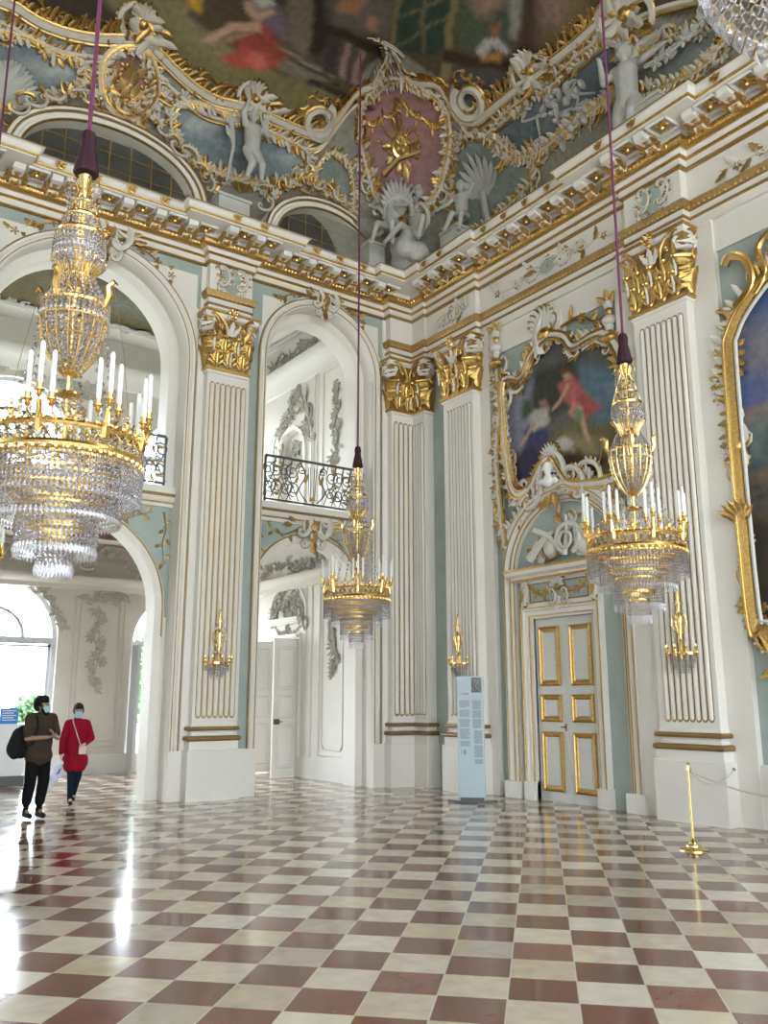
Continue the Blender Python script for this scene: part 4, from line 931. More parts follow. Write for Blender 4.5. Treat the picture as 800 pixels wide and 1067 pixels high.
# seated group in the corner under the pink cartouche
cx,cy=10.05,13.35;rzc=-radians(38)
stucco_figure('statue','pale seated figure with outstretched leg under the pink corner cartouche',(cx+.05,cy-.1,11.35),rzc,1.25,dict(lkn=(-.25,-.35,-.05),lan=(-.5,-.5,-.45),rkn=(.12,-.4,.05),ran=(.05,-.42,-.35),lel=(-.28,-.1,.28),lha=(-.4,-.25,.1),rel=(.32,-.05,.55),rha=(.38,-.08,.9),head=(.05,-.04,.72)),SG,True)
stucco_figure('statue','pale seated figure with raised arm right behind the outstretched one in the corner',(cx-.42,cy+.10,11.45),rzc-.3,1.15,dict(lkn=(-.2,-.25,-.05),lan=(-.3,-.3,-.45),rkn=(.1,-.3,-.1),ran=(.1,-.25,-.5),rel=(.3,-.1,.3),rha=(.2,-.3,.2)),SG,True)
root=thing('stucco_vase','pale scalloped stucco hood over the seated corner figures','stucco ornament',(10.2,13.55,12.1));mb=MB()
CN=lambda u,v,h=0:cove(u+.12,v+1.15,h+.32)
shell(mb,CN,-.15,0,pi/2,.66,SG,SG,11,1.2);tube(mb,CN,arc(-.15,-.1,.36,-.3,pi+.3,14),.07,SG);flower(mb,CN,-.15,-.05,.2,GOLDD,GOLD,7)
for s in (-1,1): cscroll(mb,CN,-.15+s*.55,-.25,.55,0 if s>0 else pi,SG,-s,.14,VG)
part(mb,'shell',root)
# drapery/rocks base
mb=MB();rd=random.Random(8);root=thing('stucco_cloud','lumpy pale stucco base the corner figures sit on','stucco ornament',(10.2,13.4,10.7))
fuse('cloud',[((rd.uniform(-.45,.35),rd.uniform(-.35,.2),rd.uniform(.0,.42)),(rd.uniform(.14,.24),)*3) for k in range(16)],SG,.05,root)
# putto right of corner
P=[(-12.33,11.44)][0]
stucco_figure('putto','small putto sitting right of the corner cartouche with one arm raised',(10.6,-P[0],P[1]),-pi/2+.5,.95,dict(lkn=(-.12,-.28,-.05),lan=(-.3,-.3,-.4),rkn=(.1,-.28,-.08),ran=(.02,-.25,-.45),rel=(.28,-.05,.62),rha=(.36,-.05,.88),lel=(-.3,-.05,.35),lha=(-.45,-.2,.2)),SG)
# big white putto on right
P=[(-8.00,11.36)][0]
stucco_figure('putto','large white putto with flowers above the cornice at upper right',(10.55,-P[0],P[1]+.0),-pi/2+.2,1.35,dict(lkn=(-.08,-.12,-.25),lan=(-.16,-.05,-.5),rkn=(.1,-.15,-.22),ran=(.06,-.1,-.5),lel=(-.28,-.05,.4),lha=(-.3,-.08,.68),rel=(.28,-.1,.42),rha=(.5,-.12,.45)),SG)
root=thing('flower_garland','white stucco flower garland held by the large putto','garland',(10.5,-P[0]-.8,P[1]+.3));mb=MB();Mx=MR(10.62)
garland(mb,Mx,(P[0]+.35,P[1]+.5),(P[0]+1.75,P[1]+.75),.15,.42,SG,SG,4);part(mb,'flowers',root)
# putto with branch between lunettes
P=[(6.50,12.18)][0]
stucco_figure('putto','white putto with a leafy branch standing between the two lunettes',(P[0],13.78,P[1]-.05),.1,1.12,dict(lkn=(-.04,-.1,-.28),lan=(-.12,-.02,-.58),rkn=(.14,-.12,-.25),ran=(.2,0,-.5),lel=(-.24,-.08,.6),lha=(-.2,-.15,.8),rel=(.26,-.08,.4),rha=(.05,-.2,.55)),SG)
root=thing('stucco_branch','white leafy branch held up by the putto between the lunettes','branch',(P[0]-.4,13.9,P[1]+.5));mb=MB();Mx=ML(13.9)
tube(mb,Mx,[(P[0]-.45,P[1]-.8),(P[0]-.35,P[1]),(P[0]-.5,P[1]+.9)],.035,SG);spray(mb,Mx,[(P[0]-.35,P[1]-.1),(P[0]-.4,P[1]+.5),(P[0]-.75,P[1]+.8)],.45,SG,SG,4);spray(mb,Mx,[(P[0]-.3,P[1]+.6),(P[0]+.1,P[1]+.95),(P[0]+.3,P[1]+1.25)],.5,SG,SG,7)
leaf(mb,Mx,P[0]+.1,P[1]+.5,1.2,1.0,.2,VW,.3);part(mb,'leaves',root)
# eagle/fan at the left edge
P=[(-8.02,1.37)][0];root=vthing('stucco_wing','white feathered wing fanned out at the upper left edge','stucco ornament',[P]);mb=MB();
for k in range(14): leaf(mb,cove,P[0]-.6+.03*k,P[1]-.5,.15+k*.13,.95-.02*k,.10,SG,.25,.03*(k%3),8,.6)
part(mb,'feathers',root)
# plants on the green field
P=[(2.05,0.97)][0];root=vthing('stucco_palm','pale stucco palm on the green field right of the corner','stucco ornament',[P]);mb=MB()
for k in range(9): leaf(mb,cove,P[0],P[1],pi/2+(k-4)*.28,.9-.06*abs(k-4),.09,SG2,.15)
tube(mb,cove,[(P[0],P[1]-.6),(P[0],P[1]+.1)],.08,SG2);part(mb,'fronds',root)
# relief group on the dark blue panel
P=[(4.30,1.61)][0];root=vthing('relief_group','grey relief of small tumbling putti on the dark blue panel','relief',[P]);mb=MB();rd=random.Random(4)
for k in range(34):
    a=rd.uniform(0,6.28);r=rd.random()**.6;u=P[0]+r*.75*cos(a);v=P[1]+r*.6*sin(a)-.15
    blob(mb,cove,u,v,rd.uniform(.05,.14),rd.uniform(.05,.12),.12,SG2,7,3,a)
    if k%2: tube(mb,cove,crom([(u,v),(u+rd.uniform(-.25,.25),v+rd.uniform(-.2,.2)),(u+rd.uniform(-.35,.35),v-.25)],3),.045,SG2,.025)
part(mb,'figures',root)
for (x0,x1,y0,y1,z1,lab) in ((9.35,9.75,13.9,14.4,11.25,'grey stucco block left of the seated corner figures'),(10.35,10.8,12.2,12.75,11.15,'grey stucco block under the small putto right of the corner'),(5.95,6.6,14.0,14.42,11.2,'grey stucco block under the putto between the lunettes'),(10.4,10.85,7.3,8.2,11.1,'grey stucco block under the large putto at upper right')):
    root=thing('stucco_block',lab,'pedestal',((x0+x1)/2,(y0+y1)/2,10.55));mb=MB();mb.box(x0,x1,y0,y1,10.5,z1-.06,GREYST);mb.box(x0-.03,x1+.03,y0-.03,y1,z1-.06,z1,GREYST);part(mb,'block',root,False)
# stucco pedestals above the cornice
for i,(x,lab) in enumerate(((6.4,'block above the pilaster between the arches'),)):
    pass
# ================================================================== GILDED DOOR BAY (u = -y on the right wall)
DC=-10.43
root=thing('double_door','tall white double door with three gilt framed panels on each leaf','door',(11.05,10.43,0))
DOORW=mat('door_pale_paint',(.62,.62,.575),.4,noise=.06,nscale=3)
Dm=MR(11.13)
for s in (-1,1):
    u0,u1=(DR[0]+.01,DC-.006) if s<0 else (DC+.006,DR[1]-.01)
    mb=MB();mb.bbox(Dm,u0-.005,u1+.005,.004,3.075,0,.06,DOORW,.006);lf=part(mb,'door_leaf',root)
    for z0,z1 in ((.16,1.14),(1.30,1.76),(1.90,2.92)):
        a,b=u0+.09,u1-.11 if s<0 else u1-.09
        if s>0: a=u0+.11
        mg=MB();loop=[(a,z0),(b,z0),(b,z1),(a,z1),(a,z0)]
        # mitred gilt frame
        def rect(o,h): return [(a+o,z0+o,h),(b-o,z0+o,h),(b-o,z1-o,h),(a+o,z1-o,h)]
        pr=[(0,.058),(.005,.085),(.03,.10),(.045,.08),(.055,.085),(.075,.075),(.09,.06)]
        R_=[rect(o,h) for o,h in pr]
        for A_,B_ in zip(R_,R_[1:]): mg.grid([[Dm(*p) for p in A_+A_[:1]],[Dm(*p) for p in B_+B_[:1]]],GOLD)
        fr_=part(mg,'panel_frame',root,False);fr_.parent=lf;fr_.location=(0,0,0)
        mp=MB();mp.bbox(Dm,a+.095,b-.095,z0+.095,z1-.095,.05,.075,DOORW,.012);p_=part(mp,'door_panel',root);p_.parent=lf;p_.location=(0,0,0)
mb=MB();mb.tube3([Dm(DC-.05,1.22,.06),Dm(DC-.05,1.22,.11)],.012,IRON);mb.tube3([Dm(DC-.05,1.22,.11),Dm(DC-.12,1.225,.11)],.01,IRON);mb.mbox(Dm,DC-.07,DC-.03,1.15,1.28,.06,.068,BRONZE);part(mb,'door_handle',root)
# door architrave and overdoor
root=thing('door_surround','white and gold door frame with carved overdoor frieze and garland','door frame',(11.0,10.43,0))
Wm=MR(11.05);mb=MB();mg=MB()
ap=[(DR[0],0.0),(DR[0],DR[2]),(DR[1],DR[2]),(DR[1],0.0)]
moulding(mb,Wm,ap,[(0,-.1),(0,.05),(.04,.06),(.06,.09),(.12,.09),(.15,.12),(.20,.12),(.22,0)],WHITE)
for o,h in ((.05,.075),(.185,.125)): moulding(mg,Wm,ap,[(o-.012,h-.02),(o-.01,h+.008),(o+.01,h+.008),(o+.012,h-.02)],GOLD)
for u in (DR[0]-.24,DR[1]): mb.mbox(Wm,u,u+.24,0,.3,0,.14,WHITE)
part(mb,'architrave',root);part(mg,'gilt_line',root)
mb=MB();mb.mbox(Wm,DR[0]-.22,DR[1]+.22,3.28,3.76,0,.08,WHITE);part(mb,'frieze_block',root,False)
mb=MB();face(mb,Wm,[(DR[0]+.02,3.36),(DR[1]-.02,3.36),(DR[1]-.02,3.68),(DR[0]+.02,3.68)],[],GREEN,.086);tube(mb,Wm,[(DR[0]+.02,3.36),(DR[1]-.02,3.36),(DR[1]-.02,3.68),(DR[0]+.02,3.68),(DR[0]+.02,3.36)],.014,GOLDD,h=.09);part(mb,'frieze_panel',root)
ent=[(11.05,-DR[0]+.34),(10.93,-DR[0]+.34),(10.93,-DR[1]-.34),(11.05,-DR[1]-.34)]
mb=MB();mb.sweep(ent,[(0,3.74),(.03,3.76),(.05,3.82),(.12,3.86),(.14,3.93),(.14,3.96),(0,3.99)],WHITE);part(mb,'cornice_moulding',root)
mg=MB();mg.sweep(ent,[(.03,3.755),(.055,3.77),(.055,3.79),(.03,3.80)],GOLD);mg.sweep(ent,[(.13,3.925),(.155,3.93),(.155,3.965),(.13,3.97)],GOLD);part(mg,'gilt_line',root)
for s in (-1,1):
    mb=MB();u=DC+s*.82;M=lambda a,b,h:Wm(a,b,h+.08)
    tube(mb,M,spiral(u,3.62,.10,pi/2,1.5,s,9),.03,STUCCO);tube(mb,M,crom([(u-s*.06,3.6),(u+.0,3.45),(u-s*.02,3.3)],4),.05,STUCCO);tube(mb,M,spiral(u,3.33,.07,-pi/2,1.3,-s,8),.02,GOLDD)
    leaf(mb,M,u,3.6,-pi/2,.26,.05,GOLD,.2,.06);flower(mb,M,u-s*.09,3.66,.06,GOLD);part(mb,'console_bracket',root)
mb=MB();M=lambda a,b,h=0:Wm(a,b,h+.09)
garland(mb,M,(DC-.68,3.66),(DC-.05,3.62),.16,.2,GOLDD,GOLD,3);garland(mb,M,(DC+.05,3.62),(DC+.68,3.66),.16,.2,GOLDD,GOLD,4)
shell(mb,M,DC,3.58,pi/2,.24,STUCCO,GOLDD,7)
for s in (-1,1): cscroll(mb,M,DC+s*.14,3.42,.24,0 if s>0 else pi,STUCCO,-s,.14,GOLDD);tube(mb,M,crom([(DC,3.3),(DC+s*.2,3.22),(DC+s*.36,3.27)],4),.03,STUCCO)
leaf(mb,M,DC,3.42,-pi/2,.26,.07,STUCCO,.3);part(mb,'garland',root)
# large arch round the door
root=thing('door_arch','round white and gold arch framing the double door and its trophy','arch',(11.0,10.4,0))
AC,AW,AS=-10.30,1.20,3.86
mb=MB();mg=MB();ap=archpts(AC,AW,0,AS,30)
moulding(mb,Wm,ap,[(0,0),(0,.07),(.05,.07),(.07,.10),(.12,.10),(.15,.06),(.20,.13),(.26,.13),(.28,0)],WHITE)
for o,h in ((.03,.075),(.10,.105),(.23,.135)): moulding(mg,Wm,ap,[(o-.013,h-.03),(o-.01,h+.008),(o+.01,h+.008),(o+.013,h-.03)],GOLDD)
for s in (-1,1):
    u=AC+s*(AW+.14);mb.mbox(Wm,u-.18,u+.18,0,.28,0,.17,WHITE)
part(mb,'archivolt',root);part(mg,'gilt_line',root)
# trophy in the tympanum
root=thing('stucco_trophy','white trophy of horns, drum and shells above the double door','stucco relief',(11,10.35,4.4));mb=MB();c0=AC
P=lambda x,y:(c0+x,4.0+y)
def horn(p,q,r,R2): 
    tube(mb,Wm,crom([p,((p[0]+q[0])/2+.04,(p[1]+q[1])/2+.08),q],5),r,STUCCO,R2,h=.12)
for q in ([(-10.83,4.59),(-9.61,3.83)],): pass
blob(mb,Wm,c0-.28,4.28,.20,.20,.16,STUCCO,12,3);tube(mb,Wm,arc(c0-.28,4.28,.21,0,2*pi,16),.035,GOLDD,h=.08)
horn((c0-.75,4.12),(c0-.15,4.55),.09,.03);horn((c0-.6,4.62),(c0+.05,4.12),.08,.03);horn((c0+.1,4.1),(c0+.15,4.8),.05,.02)
tube(mb,Wm,arc(c0+.18,4.38,.26,-1.2,4.4,18),.05,STUCCO,h=.12);tube(mb,Wm,arc(c0+.15,4.36,.14,0,2*pi,12),.03,STUCCO,h=.16)
for k in range(5): leaf(mb,Wm,c0+.35,4.08,.35+k*.28,.62-.03*k,.10,STUCCO,.25,.06)
blob(mb,Wm,c0+.45,4.25,.18,.24,.16,STUCCO,8,3,.5);blob(mb,Wm,c0+.62,4.12,.12,.14,.12,STUCCO)
spray(mb,Wm,[(c0-.1,4.5),(c0-.05,4.75),(c0-.2,4.92)],.3,GOLDD,GOLD,5);spray(mb,Wm,[(c0+.1,4.55),(c0+.3,4.75),(c0+.2,4.9)],.28,STUCCO,GOLDD,6)
for k in range(9): leaf(mb,Wm,c0-.62+rd.uniform(-.12,.12),4.12+rd.uniform(-.05,.2),rd.uniform(0,3.1),.25,.06,GOLDD if k%2 else STUCCO,.3,.05)
part(mb,'relief',root)
# ---- painting above the door
OUT=[(-11.60,7.68),(-11.12,7.59),(-10.83,7.94),(-10.42,8.17),(-10.00,8.02),(-9.79,7.76),(-9.39,7.80),(-9.05,7.72),(-8.76,7.19),(-8.73,6.26),(-8.79,5.46),(-9.11,5.20),(-9.94,5.29),(-10.15,5.46),(-10.41,5.83),(-10.69,5.81),(-11.06,5.40),(-11.41,5.46),(-11.56,6.09),(-11.63,6.87)]
def painting_mesh(name,M,poly,step,base,shapes,h,root,warp=.03,freq=.7,m=None):
    us=[p[0] for p in poly];vs=[p[1] for p in poly];u0,u1,v0,v1=min(us),max(us),min(vs),max(vs)
    nu=int((u1-u0)/step)+1;nv=int((v1-v0)/step)+1;mb=MB();k=mb.mi(m or FR)
    def inside(x,y):
        c=False
        for (a,b),(d,e) in zip(poly,poly[1:]+poly[:1]):
            if (b>y)!=(e>y) and x<(d-a)*(y-b)/(e-b)+a: c=not c
        return c
    UV=[(u0+(u1-u0)*i/nu,v0+(v1-v0)*j/nv) for j in range(nv+1) for i in range(nu+1)]
    mb.v=[M(u,v,h) for u,v in UV]
    for j in range(nv):
        for i in range(nu):
            if inside(u0+(u1-u0)*(i+.5)/nu,v0+(v1-v0)*(j+.5)/nv):
                a=j*(nu+1)+i;mb.f.append((a,a+1,a+nu+2,a+nu+1));mb.m.append(k)
    C=paint(UV,base,shapes,warp,freq);me_o=mb.build(name,None);setcol(me_o.data,C)
    me=me_o.data;lx,ly,lz=root.location
    co_=np.empty(len(me.vertices)*3,'f');me.vertices.foreach_get('co',co_);co_=co_.reshape(-1,3)-np.array([lx,ly,lz],'f');me.vertices.foreach_set('co',co_.ravel());me.update();me_o.parent=root
    return me_o
root=thing('painting','painting over the door, a reclining figure in red drapery, in a scrolled frame','painting',(11.0,10.3,5.4))
SH=[('p',[(-11.78,7.90),(-10.74,7.75),(-10.89,6.67),(-11.20,6.01),(-11.73,5.75)],(.20,.20,.26),.12),
('p',[(-9.89,7.48),(-8.57,7.04),(-8.65,6.07),(-9.25,6.07),(-9.63,6.68)],(.10,.16,.20),.12),('p',[(-9.19,6.90),(-8.59,6.80),(-8.62,6.39),(-9.02,6.42)],(.18,.26,.30),.1),
('p',[(-10.86,7.70),(-9.80,7.53),(-9.85,6.75),(-10.55,6.58),(-10.98,6.98)],(.05,.05,.04),.1),
('p',[(-11.19,6.19),(-9.87,6.40),(-8.65,6.07),(-8.73,4.97),(-10.87,5.22),(-11.49,5.33)],(.14,.12,.055),.1),('p',[(-10.10,6.29),(-9.36,6.01),(-9.49,5.62),(-10.24,5.88)],(.24,.20,.10),.1),
('p',[(-11.67,5.93),(-11.00,6.43),(-10.77,6.09),(-10.85,5.57),(-11.36,5.31)],(.045,.04,.07),.08),('p',[(-11.17,6.60),(-10.67,6.71),(-10.52,6.43),(-10.63,6.06),(-11.01,6.30)],(.05,.05,.12),.06),
('p',[(-10.98,6.92),(-10.54,6.91),(-10.46,6.59),(-10.90,6.53)],(.42,.38,.34),.05),('p',[(-10.77,7.07),(-10.58,7.05),(-10.54,6.89),(-10.73,6.93)],(.28,.17,.11),.04),
('l',[(-10.84,6.66),(-11.26,6.36)],.035,(.40,.26,.19),.03),
('p',[(-10.28,7.20),(-9.95,7.28),(-9.70,6.97),(-9.59,6.67),(-9.86,6.61),(-10.16,6.84)],(.40,.13,.11),.05),('p',[(-9.84,6.96),(-9.46,6.72),(-9.28,6.55),(-9.54,6.48),(-9.61,6.37),(-9.86,6.54)],(.33,.09,.075),.05),('p',[(-9.94,6.81),(-9.72,6.64),(-9.87,6.47),(-10.04,6.62)],(.52,.20,.17),.04),
('p',[(-10.18,7.35),(-10.02,7.35),(-9.98,7.20),(-10.12,7.19)],(.45,.28,.20),.03),('p',[(-10.22,7.47),(-9.99,7.42),(-10.00,7.33),(-10.18,7.35)],(.14,.06,.03),.03),
('l',[(-10.06,7.08),(-10.25,6.86),(-10.40,6.80)],.04,(.46,.30,.22),.03),('l',[(-9.79,6.59),(-9.64,6.24),(-9.63,6.08)],.05,(.48,.30,.22),.03),('p',[(-9.92,6.68),(-9.71,6.57),(-9.70,6.35),(-9.87,6.44)],(.16,.22,.13),.03),
('p',[(-10.39,6.15),(-10.15,6.21),(-9.96,6.04),(-10.04,5.92),(-10.31,5.98)],(.50,.48,.44),.04),('l',[(-10.08,6.00),(-9.95,5.86)],.03,(.45,.42,.38),.03),
('p',[(-11.20,7.14),(-11.02,7.18),(-10.88,6.89),(-11.16,6.82)],(.06,.09,.04),.06),('p',[(-10.83,5.93),(-9.90,5.89),(-9.08,5.53),(-9.94,5.38)],(.06,.035,.02),.08)]
painting_mesh('canvas',MR(11.05),OUT,.035,(.11,.11,.10),SH,.04,root)
FW=mat('frame_white_gesso',(.70,.68,.62),.45,noise=.1,nscale=6)
mb=MB();Wf=MR(10.995);q=crom(OUT,4,True);tube(mb,Wf,q,.065,FW,flat=1.2);tube(mb,Wf,[(u*.95+DC*.05,v*.96+6.7*.04) for u,v in q],.03,GOLD,h=.09);tube(mb,Wf,[(u*1.06-DC*.06,v*1.05-6.7*.05) for u,v in q],.04,GOLD,h=.06);part(mb,'frame_rib',root)
mb=MB();ar_=sum(a[0]*b[1]-b[0]*a[1] for a,b in zip(OUT,OUT[1:]+OUT[:1]));sd=1 if ar_>0 else -1;ruffle(mb,Wf,OUT,.17,FW,GOLD,-sd,True,.03,4);ruffle(mb,Wf,OUT,.11,GOLD,GOLD,sd,True,.05,5);rocaille(mb,Wf,OUT,.36,FW,GOLD,31,True,2.4);rocaille(mb,Wf,OUT,.22,GOLD,FW,32,True,1.6);part(mb,'frame_scrolls',root)
mb=MB()
side=[(-11.80,7.94),(-11.78,7.11),(-11.90,6.36),(-11.87,5.60),(-11.82,5.02),(-11.74,4.46)];ruffle(mb,Wf,side,.16,FW,GOLD,1,False,.03,8);ruffle(mb,Wf,side,.14,GOLD,FW,-1,False,.03,9);rocaille(mb,Wf,side,.34,FW,GOLD,33,dens=2.6);rocaille(mb,Wf,side,.26,GOLD,GOLD,37,dens=1.8);tube(mb,Wf,crom(side,4),.045,FW)
tube(mb,Wf,crom([(u+.12,v) for u,v in side],4),.03,GOLD,h=.08)
low=[(-11.74,4.37),(-11.57,4.62),(-11.25,4.93),(-10.87,5.13),(-10.44,5.27),(-10.05,5.27),(-9.63,5.11),(-9.29,4.83),(-9.00,4.46),(-8.88,3.97)];ruffle(mb,Wf,[(u,v+.1) for u,v in low],.18,FW,GOLD,1,False,.04,7);rocaille(mb,Wf,[(u,v+.14) for u,v in low],.36,FW,GOLD,34,dens=2.4)
tube(mb,Wf,crom([(u,v+.08) for u,v in low],4),.06,FW)
part(mb,'lower_scrolls',root)
mb=MB()
for (u,v) in [(-11.79,8.26),(-8.98,7.78)]:
    mb=MB()
    for k,(dz,r) in enumerate(((0,.16),(.2,.09),(.33,.14),(.5,.07),(.62,.10),(.74,.05))): blob(mb,lambda a,b,h:Wf(a,b,h+.03),u,v-.15+dz,r,.1,r,FW if k%3 else GOLD,8,3)
    for a in (.6,1.57,2.5): leaf(mb,Wf,u,v+.5,a,.24,.06,GOLD,.3,.05)
    for s in (-1,1): cscroll(mb,Wf,u+s*.14,v-.2,.3,0 if s>0 else pi,FW,-s,.13,GOLD)
    part(mb,'urn_finial',root)
mb=MB();(u,v),=[(-10.35,8.15)];shell(mb,Wf,u-.12,v+.1,pi/2+.1,.55,FW,GOLD,9,.9)
tube(mb,Wf,crom([(u-.25,v-.3),(u-.32,v+.1),(u-.2,v+.45),(u-.05,v+.65)],5),.11,FW,.05);tube(mb,Wf,crom([(u+.05,v+.6),(u+.25,v+.35),(u+.2,v),(u+.45,v-.15)],5),.07,FW,.05);spray(mb,Wf,[(u+.2,v+.1),(u+.7,v+.15),(u+1.1,v-.1),(u+1.5,v+.2)],.4,GOLD,GOLD,8);spray(mb,Wf,[(u-.3,v-.1),(u-.6,v-.35),(u-.9,v-.8)],.4,GOLD,GOLD,9)
part(mb,'crest',root)
# bust in a scallop niche between painting and arch
(bu,bv),=[(-10.44,5.61)]
root=thing('bust','small white bust in a scalloped niche at the foot of the painting','bust',(10.85,-bu,bv))
mb=MB();Wb=MR(10.97);blob(mb,MR(10.98),bu,bv+.02,.22,.30,.03,GLASSD,12,3);tube(mb,Wb,crom([(bu-.27,bv-.2),(bu-.27,bv+.1),(bu-.12,bv+.32),(bu+.12,bv+.32),(bu+.27,bv+.1),(bu+.27,bv-.2)],4),.05,FW)
shell(mb,Wb,bu-.02,bv+.22,pi/2,.34,FW,GOLD,9,1.0);part(mb,'niche',root)
fuse('figure',[((-.0,-.02,.06),(.085,.095,.12)),((0,0,-.08),.05,(0,0,.0),.045),((-.12,.0,-.17),.06,(.12,0,-.17),.06),((0,-.03,-.2),.09,(0,0,-.14),.09),((-.09,-.02,.05),.018,(-.115,-.02,.03),.012),((0,.05,.10),(.09,.09,.09))],CANDLE,.012,root,1).rotation_euler=(0,0,-pi/2+.3)
mb=MB();flower(mb,Wb,bu,bv-.36,.11,GOLD,GOLDB,6);leaf(mb,Wb,bu,bv-.4,-pi/2,.30,.07,GOLD,.3,.1,8)
for s in (-1,1): leaf(mb,Wb,bu+s*.06,bv-.42,-pi/2+s*.5,.3,.08,GOLD,.3,.08);cscroll(mb,Wb,bu+s*.5,bv-.28,.55,s*.5+(0 if s>0 else pi),FW,-s,.14,GOLD);cscroll(mb,Wb,bu+s*.85,bv-.2,.5,s*.9+(0 if s>0 else pi),FW,-s,.12,GOLD)
part(mb,'bracket',root)
# ---- big painting on the right
BO=[(-6.80,2.9),(-6.80,6.3),(-6.72,6.9),(-6.35,7.35),(-5.9,7.6),(-4.9,7.75),(-3.9,7.6),(-3.4,7.2),(-3.2,6.6),(-3.2,2.9),(-3.4,2.5),(-3.9,2.2),(-4.9,2.0),(-5.9,2.05),(-6.4,2.3),(-6.65,2.6)]
root=thing('painting','large painting of cloudy sky over dark trees in a gilded frame, far right','painting',(11.0,5.0,4.8))
SB=[('p',[(-6.72,7.64),(-5.46,7.40),(-5.67,5.54),(-6.36,5.46),(-6.82,6.17)],(.07,.10,.22),.25),('p',[(-6.59,6.91),(-5.49,7.13),(-5.64,5.80),(-6.34,5.73),(-6.67,6.12)],(.20,.19,.22),.25),('p',[(-6.89,6.26),(-5.61,6.06),(-5.68,5.41),(-6.80,5.58)],(.10,.13,.26),.2),
('p',[(-6.94,5.76),(-5.65,5.74),(-5.86,3.75),(-7.11,3.94)],(.22,.17,.16),.08),('p',[(-6.89,5.38),(-5.67,5.54),(-5.81,4.25),(-6.91,4.46)],(.07,.10,.11),.2),('p',[(-6.58,5.52),(-6.36,5.46),(-6.42,4.92),(-6.62,4.96)],(.15,.18,.17),.12),
('p',[(-6.95,4.82),(-5.76,4.70),(-5.86,3.75),(-6.96,3.91)],(.16,.11,.08),.08),('p',[(-6.68,4.63),(-5.78,4.51),(-5.83,4.06),(-6.70,4.15)],(.09,.085,.08),.08),('p',[(-7.01,4.13),(-5.83,4.00),(-6.05,2.02),(-7.14,2.05)],(.05,.04,.03),.1),('l',[(-6.82,4.56),(-6.46,4.54)],.02,(.08,.05,.035),.02),('l',[(-6.84,4.38),(-6.47,4.38)],.02,(.08,.05,.035),.02)]
painting_mesh('canvas',MR(10.98),crom(BO,3,True)[:-1],.05,(.08,.09,.10),SB,.03,root)
mb=MB();Bf=MR(10.98);q=crom(BO,5,True);tube(mb,Bf,q,.10,GOLD,flat=1.1,n=8);tube(mb,Bf,q,.03,FW,h=.1,off=.12);tube(mb,Bf,q,.035,GOLDB,h=.12,off=-.06);part(mb,'frame_rail',root)
mb=MB();rocaille(mb,Bf,[(-6.9,5.9),(-6.85,6.6),(-6.6,7.2),(-6.1,7.6),(-5.5,7.85),(-4.9,8.0),(-4,7.85),(-3.3,7.2)],.42,FW,GOLD,41,dens=1.8,side=1)
for (pts,r) in (([(-6.62,7.25),(-6.35,7.5),(-6.4,7.9),(-6.62,8.05),(-6.72,7.95)],.075),([(-6.3,7.35),(-6.12,7.6),(-6.2,8.0),(-5.95,8.2),(-5.75,8.1)],.06)):
    q=crom(pts,6);tube(mb,Bf,q,r,GOLD,.04,h=.08);tube(mb,Bf,q,r*.45,GOLDB,.02,h=.14,off=r*.7)
for k in range(12): leaf(mb,Bf,-6.86+.03*sin(k)+max(0,k-6)*.045,5.9+k*.115,pi-.5+.35*sin(k*2.1),.20,.055,FW if k%3 else GOLD,.4,.05,7,.7)
for k in range(4): leaf(mb,Bf,-6.70,6.35+k*.12,-.9+.3*k,.20,.05,GOLD,.3,.06,7,.6)
for k in range(7): leaf(mb,Bf,-6.93,5.75-k*.11,pi+.5*sin(k*2.3),.12+.05*(k%2),.035,GOLDD,.3,.03,6,.6);
ruffle(mb,Bf,[(-6.9,5.9),(-6.88,6.6),(-6.62,7.25),(-6.1,7.65),(-5.5,7.9)],.2,FW,GOLD,1,False,.05,3);part(mb,'upper_scrolls',root)
mb=MB();rocaille(mb,Bf,[(-6.88,4.9),(-6.85,5.15),(-6.88,5.5)],.5,FW,GOLD,42,dens=2.6);blob(mb,Bf,-6.8,5.2,.12,.18,.16,GOLD,10);part(mb,'side_boss',root)
mb=MB();rocaille(mb,Bf,[(-6.85,4.3),(-6.86,3.6),(-6.8,3.0),(-6.6,2.5),(-6.2,2.2),(-5.5,1.95),(-4.9,1.9),(-4,2.0),(-3.3,2.6)],.42,FW,GOLD,43,dens=1.5)
for k in range(14): blob(mb,Bf,-6.96+.02*sin(k),3.95-k*.1,.05,.045,.06,FW,6)
for k in range(7): leaf(mb,Bf,-6.82,4.1,pi/2+(k-3)*.33,.34,.045,GOLD,.4,.12,7,.6)
spray(mb,Bf,[(-6.55,2.35),(-6.65,2.05),(-6.5,1.75)],.3,GOLDD,GOLD,6)
part(mb,'lower_scrolls',root)
root=thing('console_table','gilded console table below the large painting at the right edge','console table',(10.8,6.0,0));MARB=mat('dark_table_marble',(.08,.07,.06),.2,noise=.4,nscale=6)
mb=MB();mb.box(10.42,10.95,4.1,6.32,.86,.90,MARB);part(mb,'table_top',root,False)
mb=MB();mb.box(10.5,10.94,4.2,6.24,.78,.86,GOLD);part(mb,'apron',root,False)
for y in (6.2,4.3):
    for x in (10.52,):
        mb=MB();mb.tube3([(x,y,.86),(x-.06,y+.03,.7),(x+.02,y,.45),(x+.14,y,.2),(x+.06,y,.03)],[.05,.06,.04,.035,.045],GOLD,8);mb.ball((x-.05,y+.03,.72),.06,GOLD);mb.ball((x+.06,y,.04),.05,GOLD);part(mb,'leg',root)
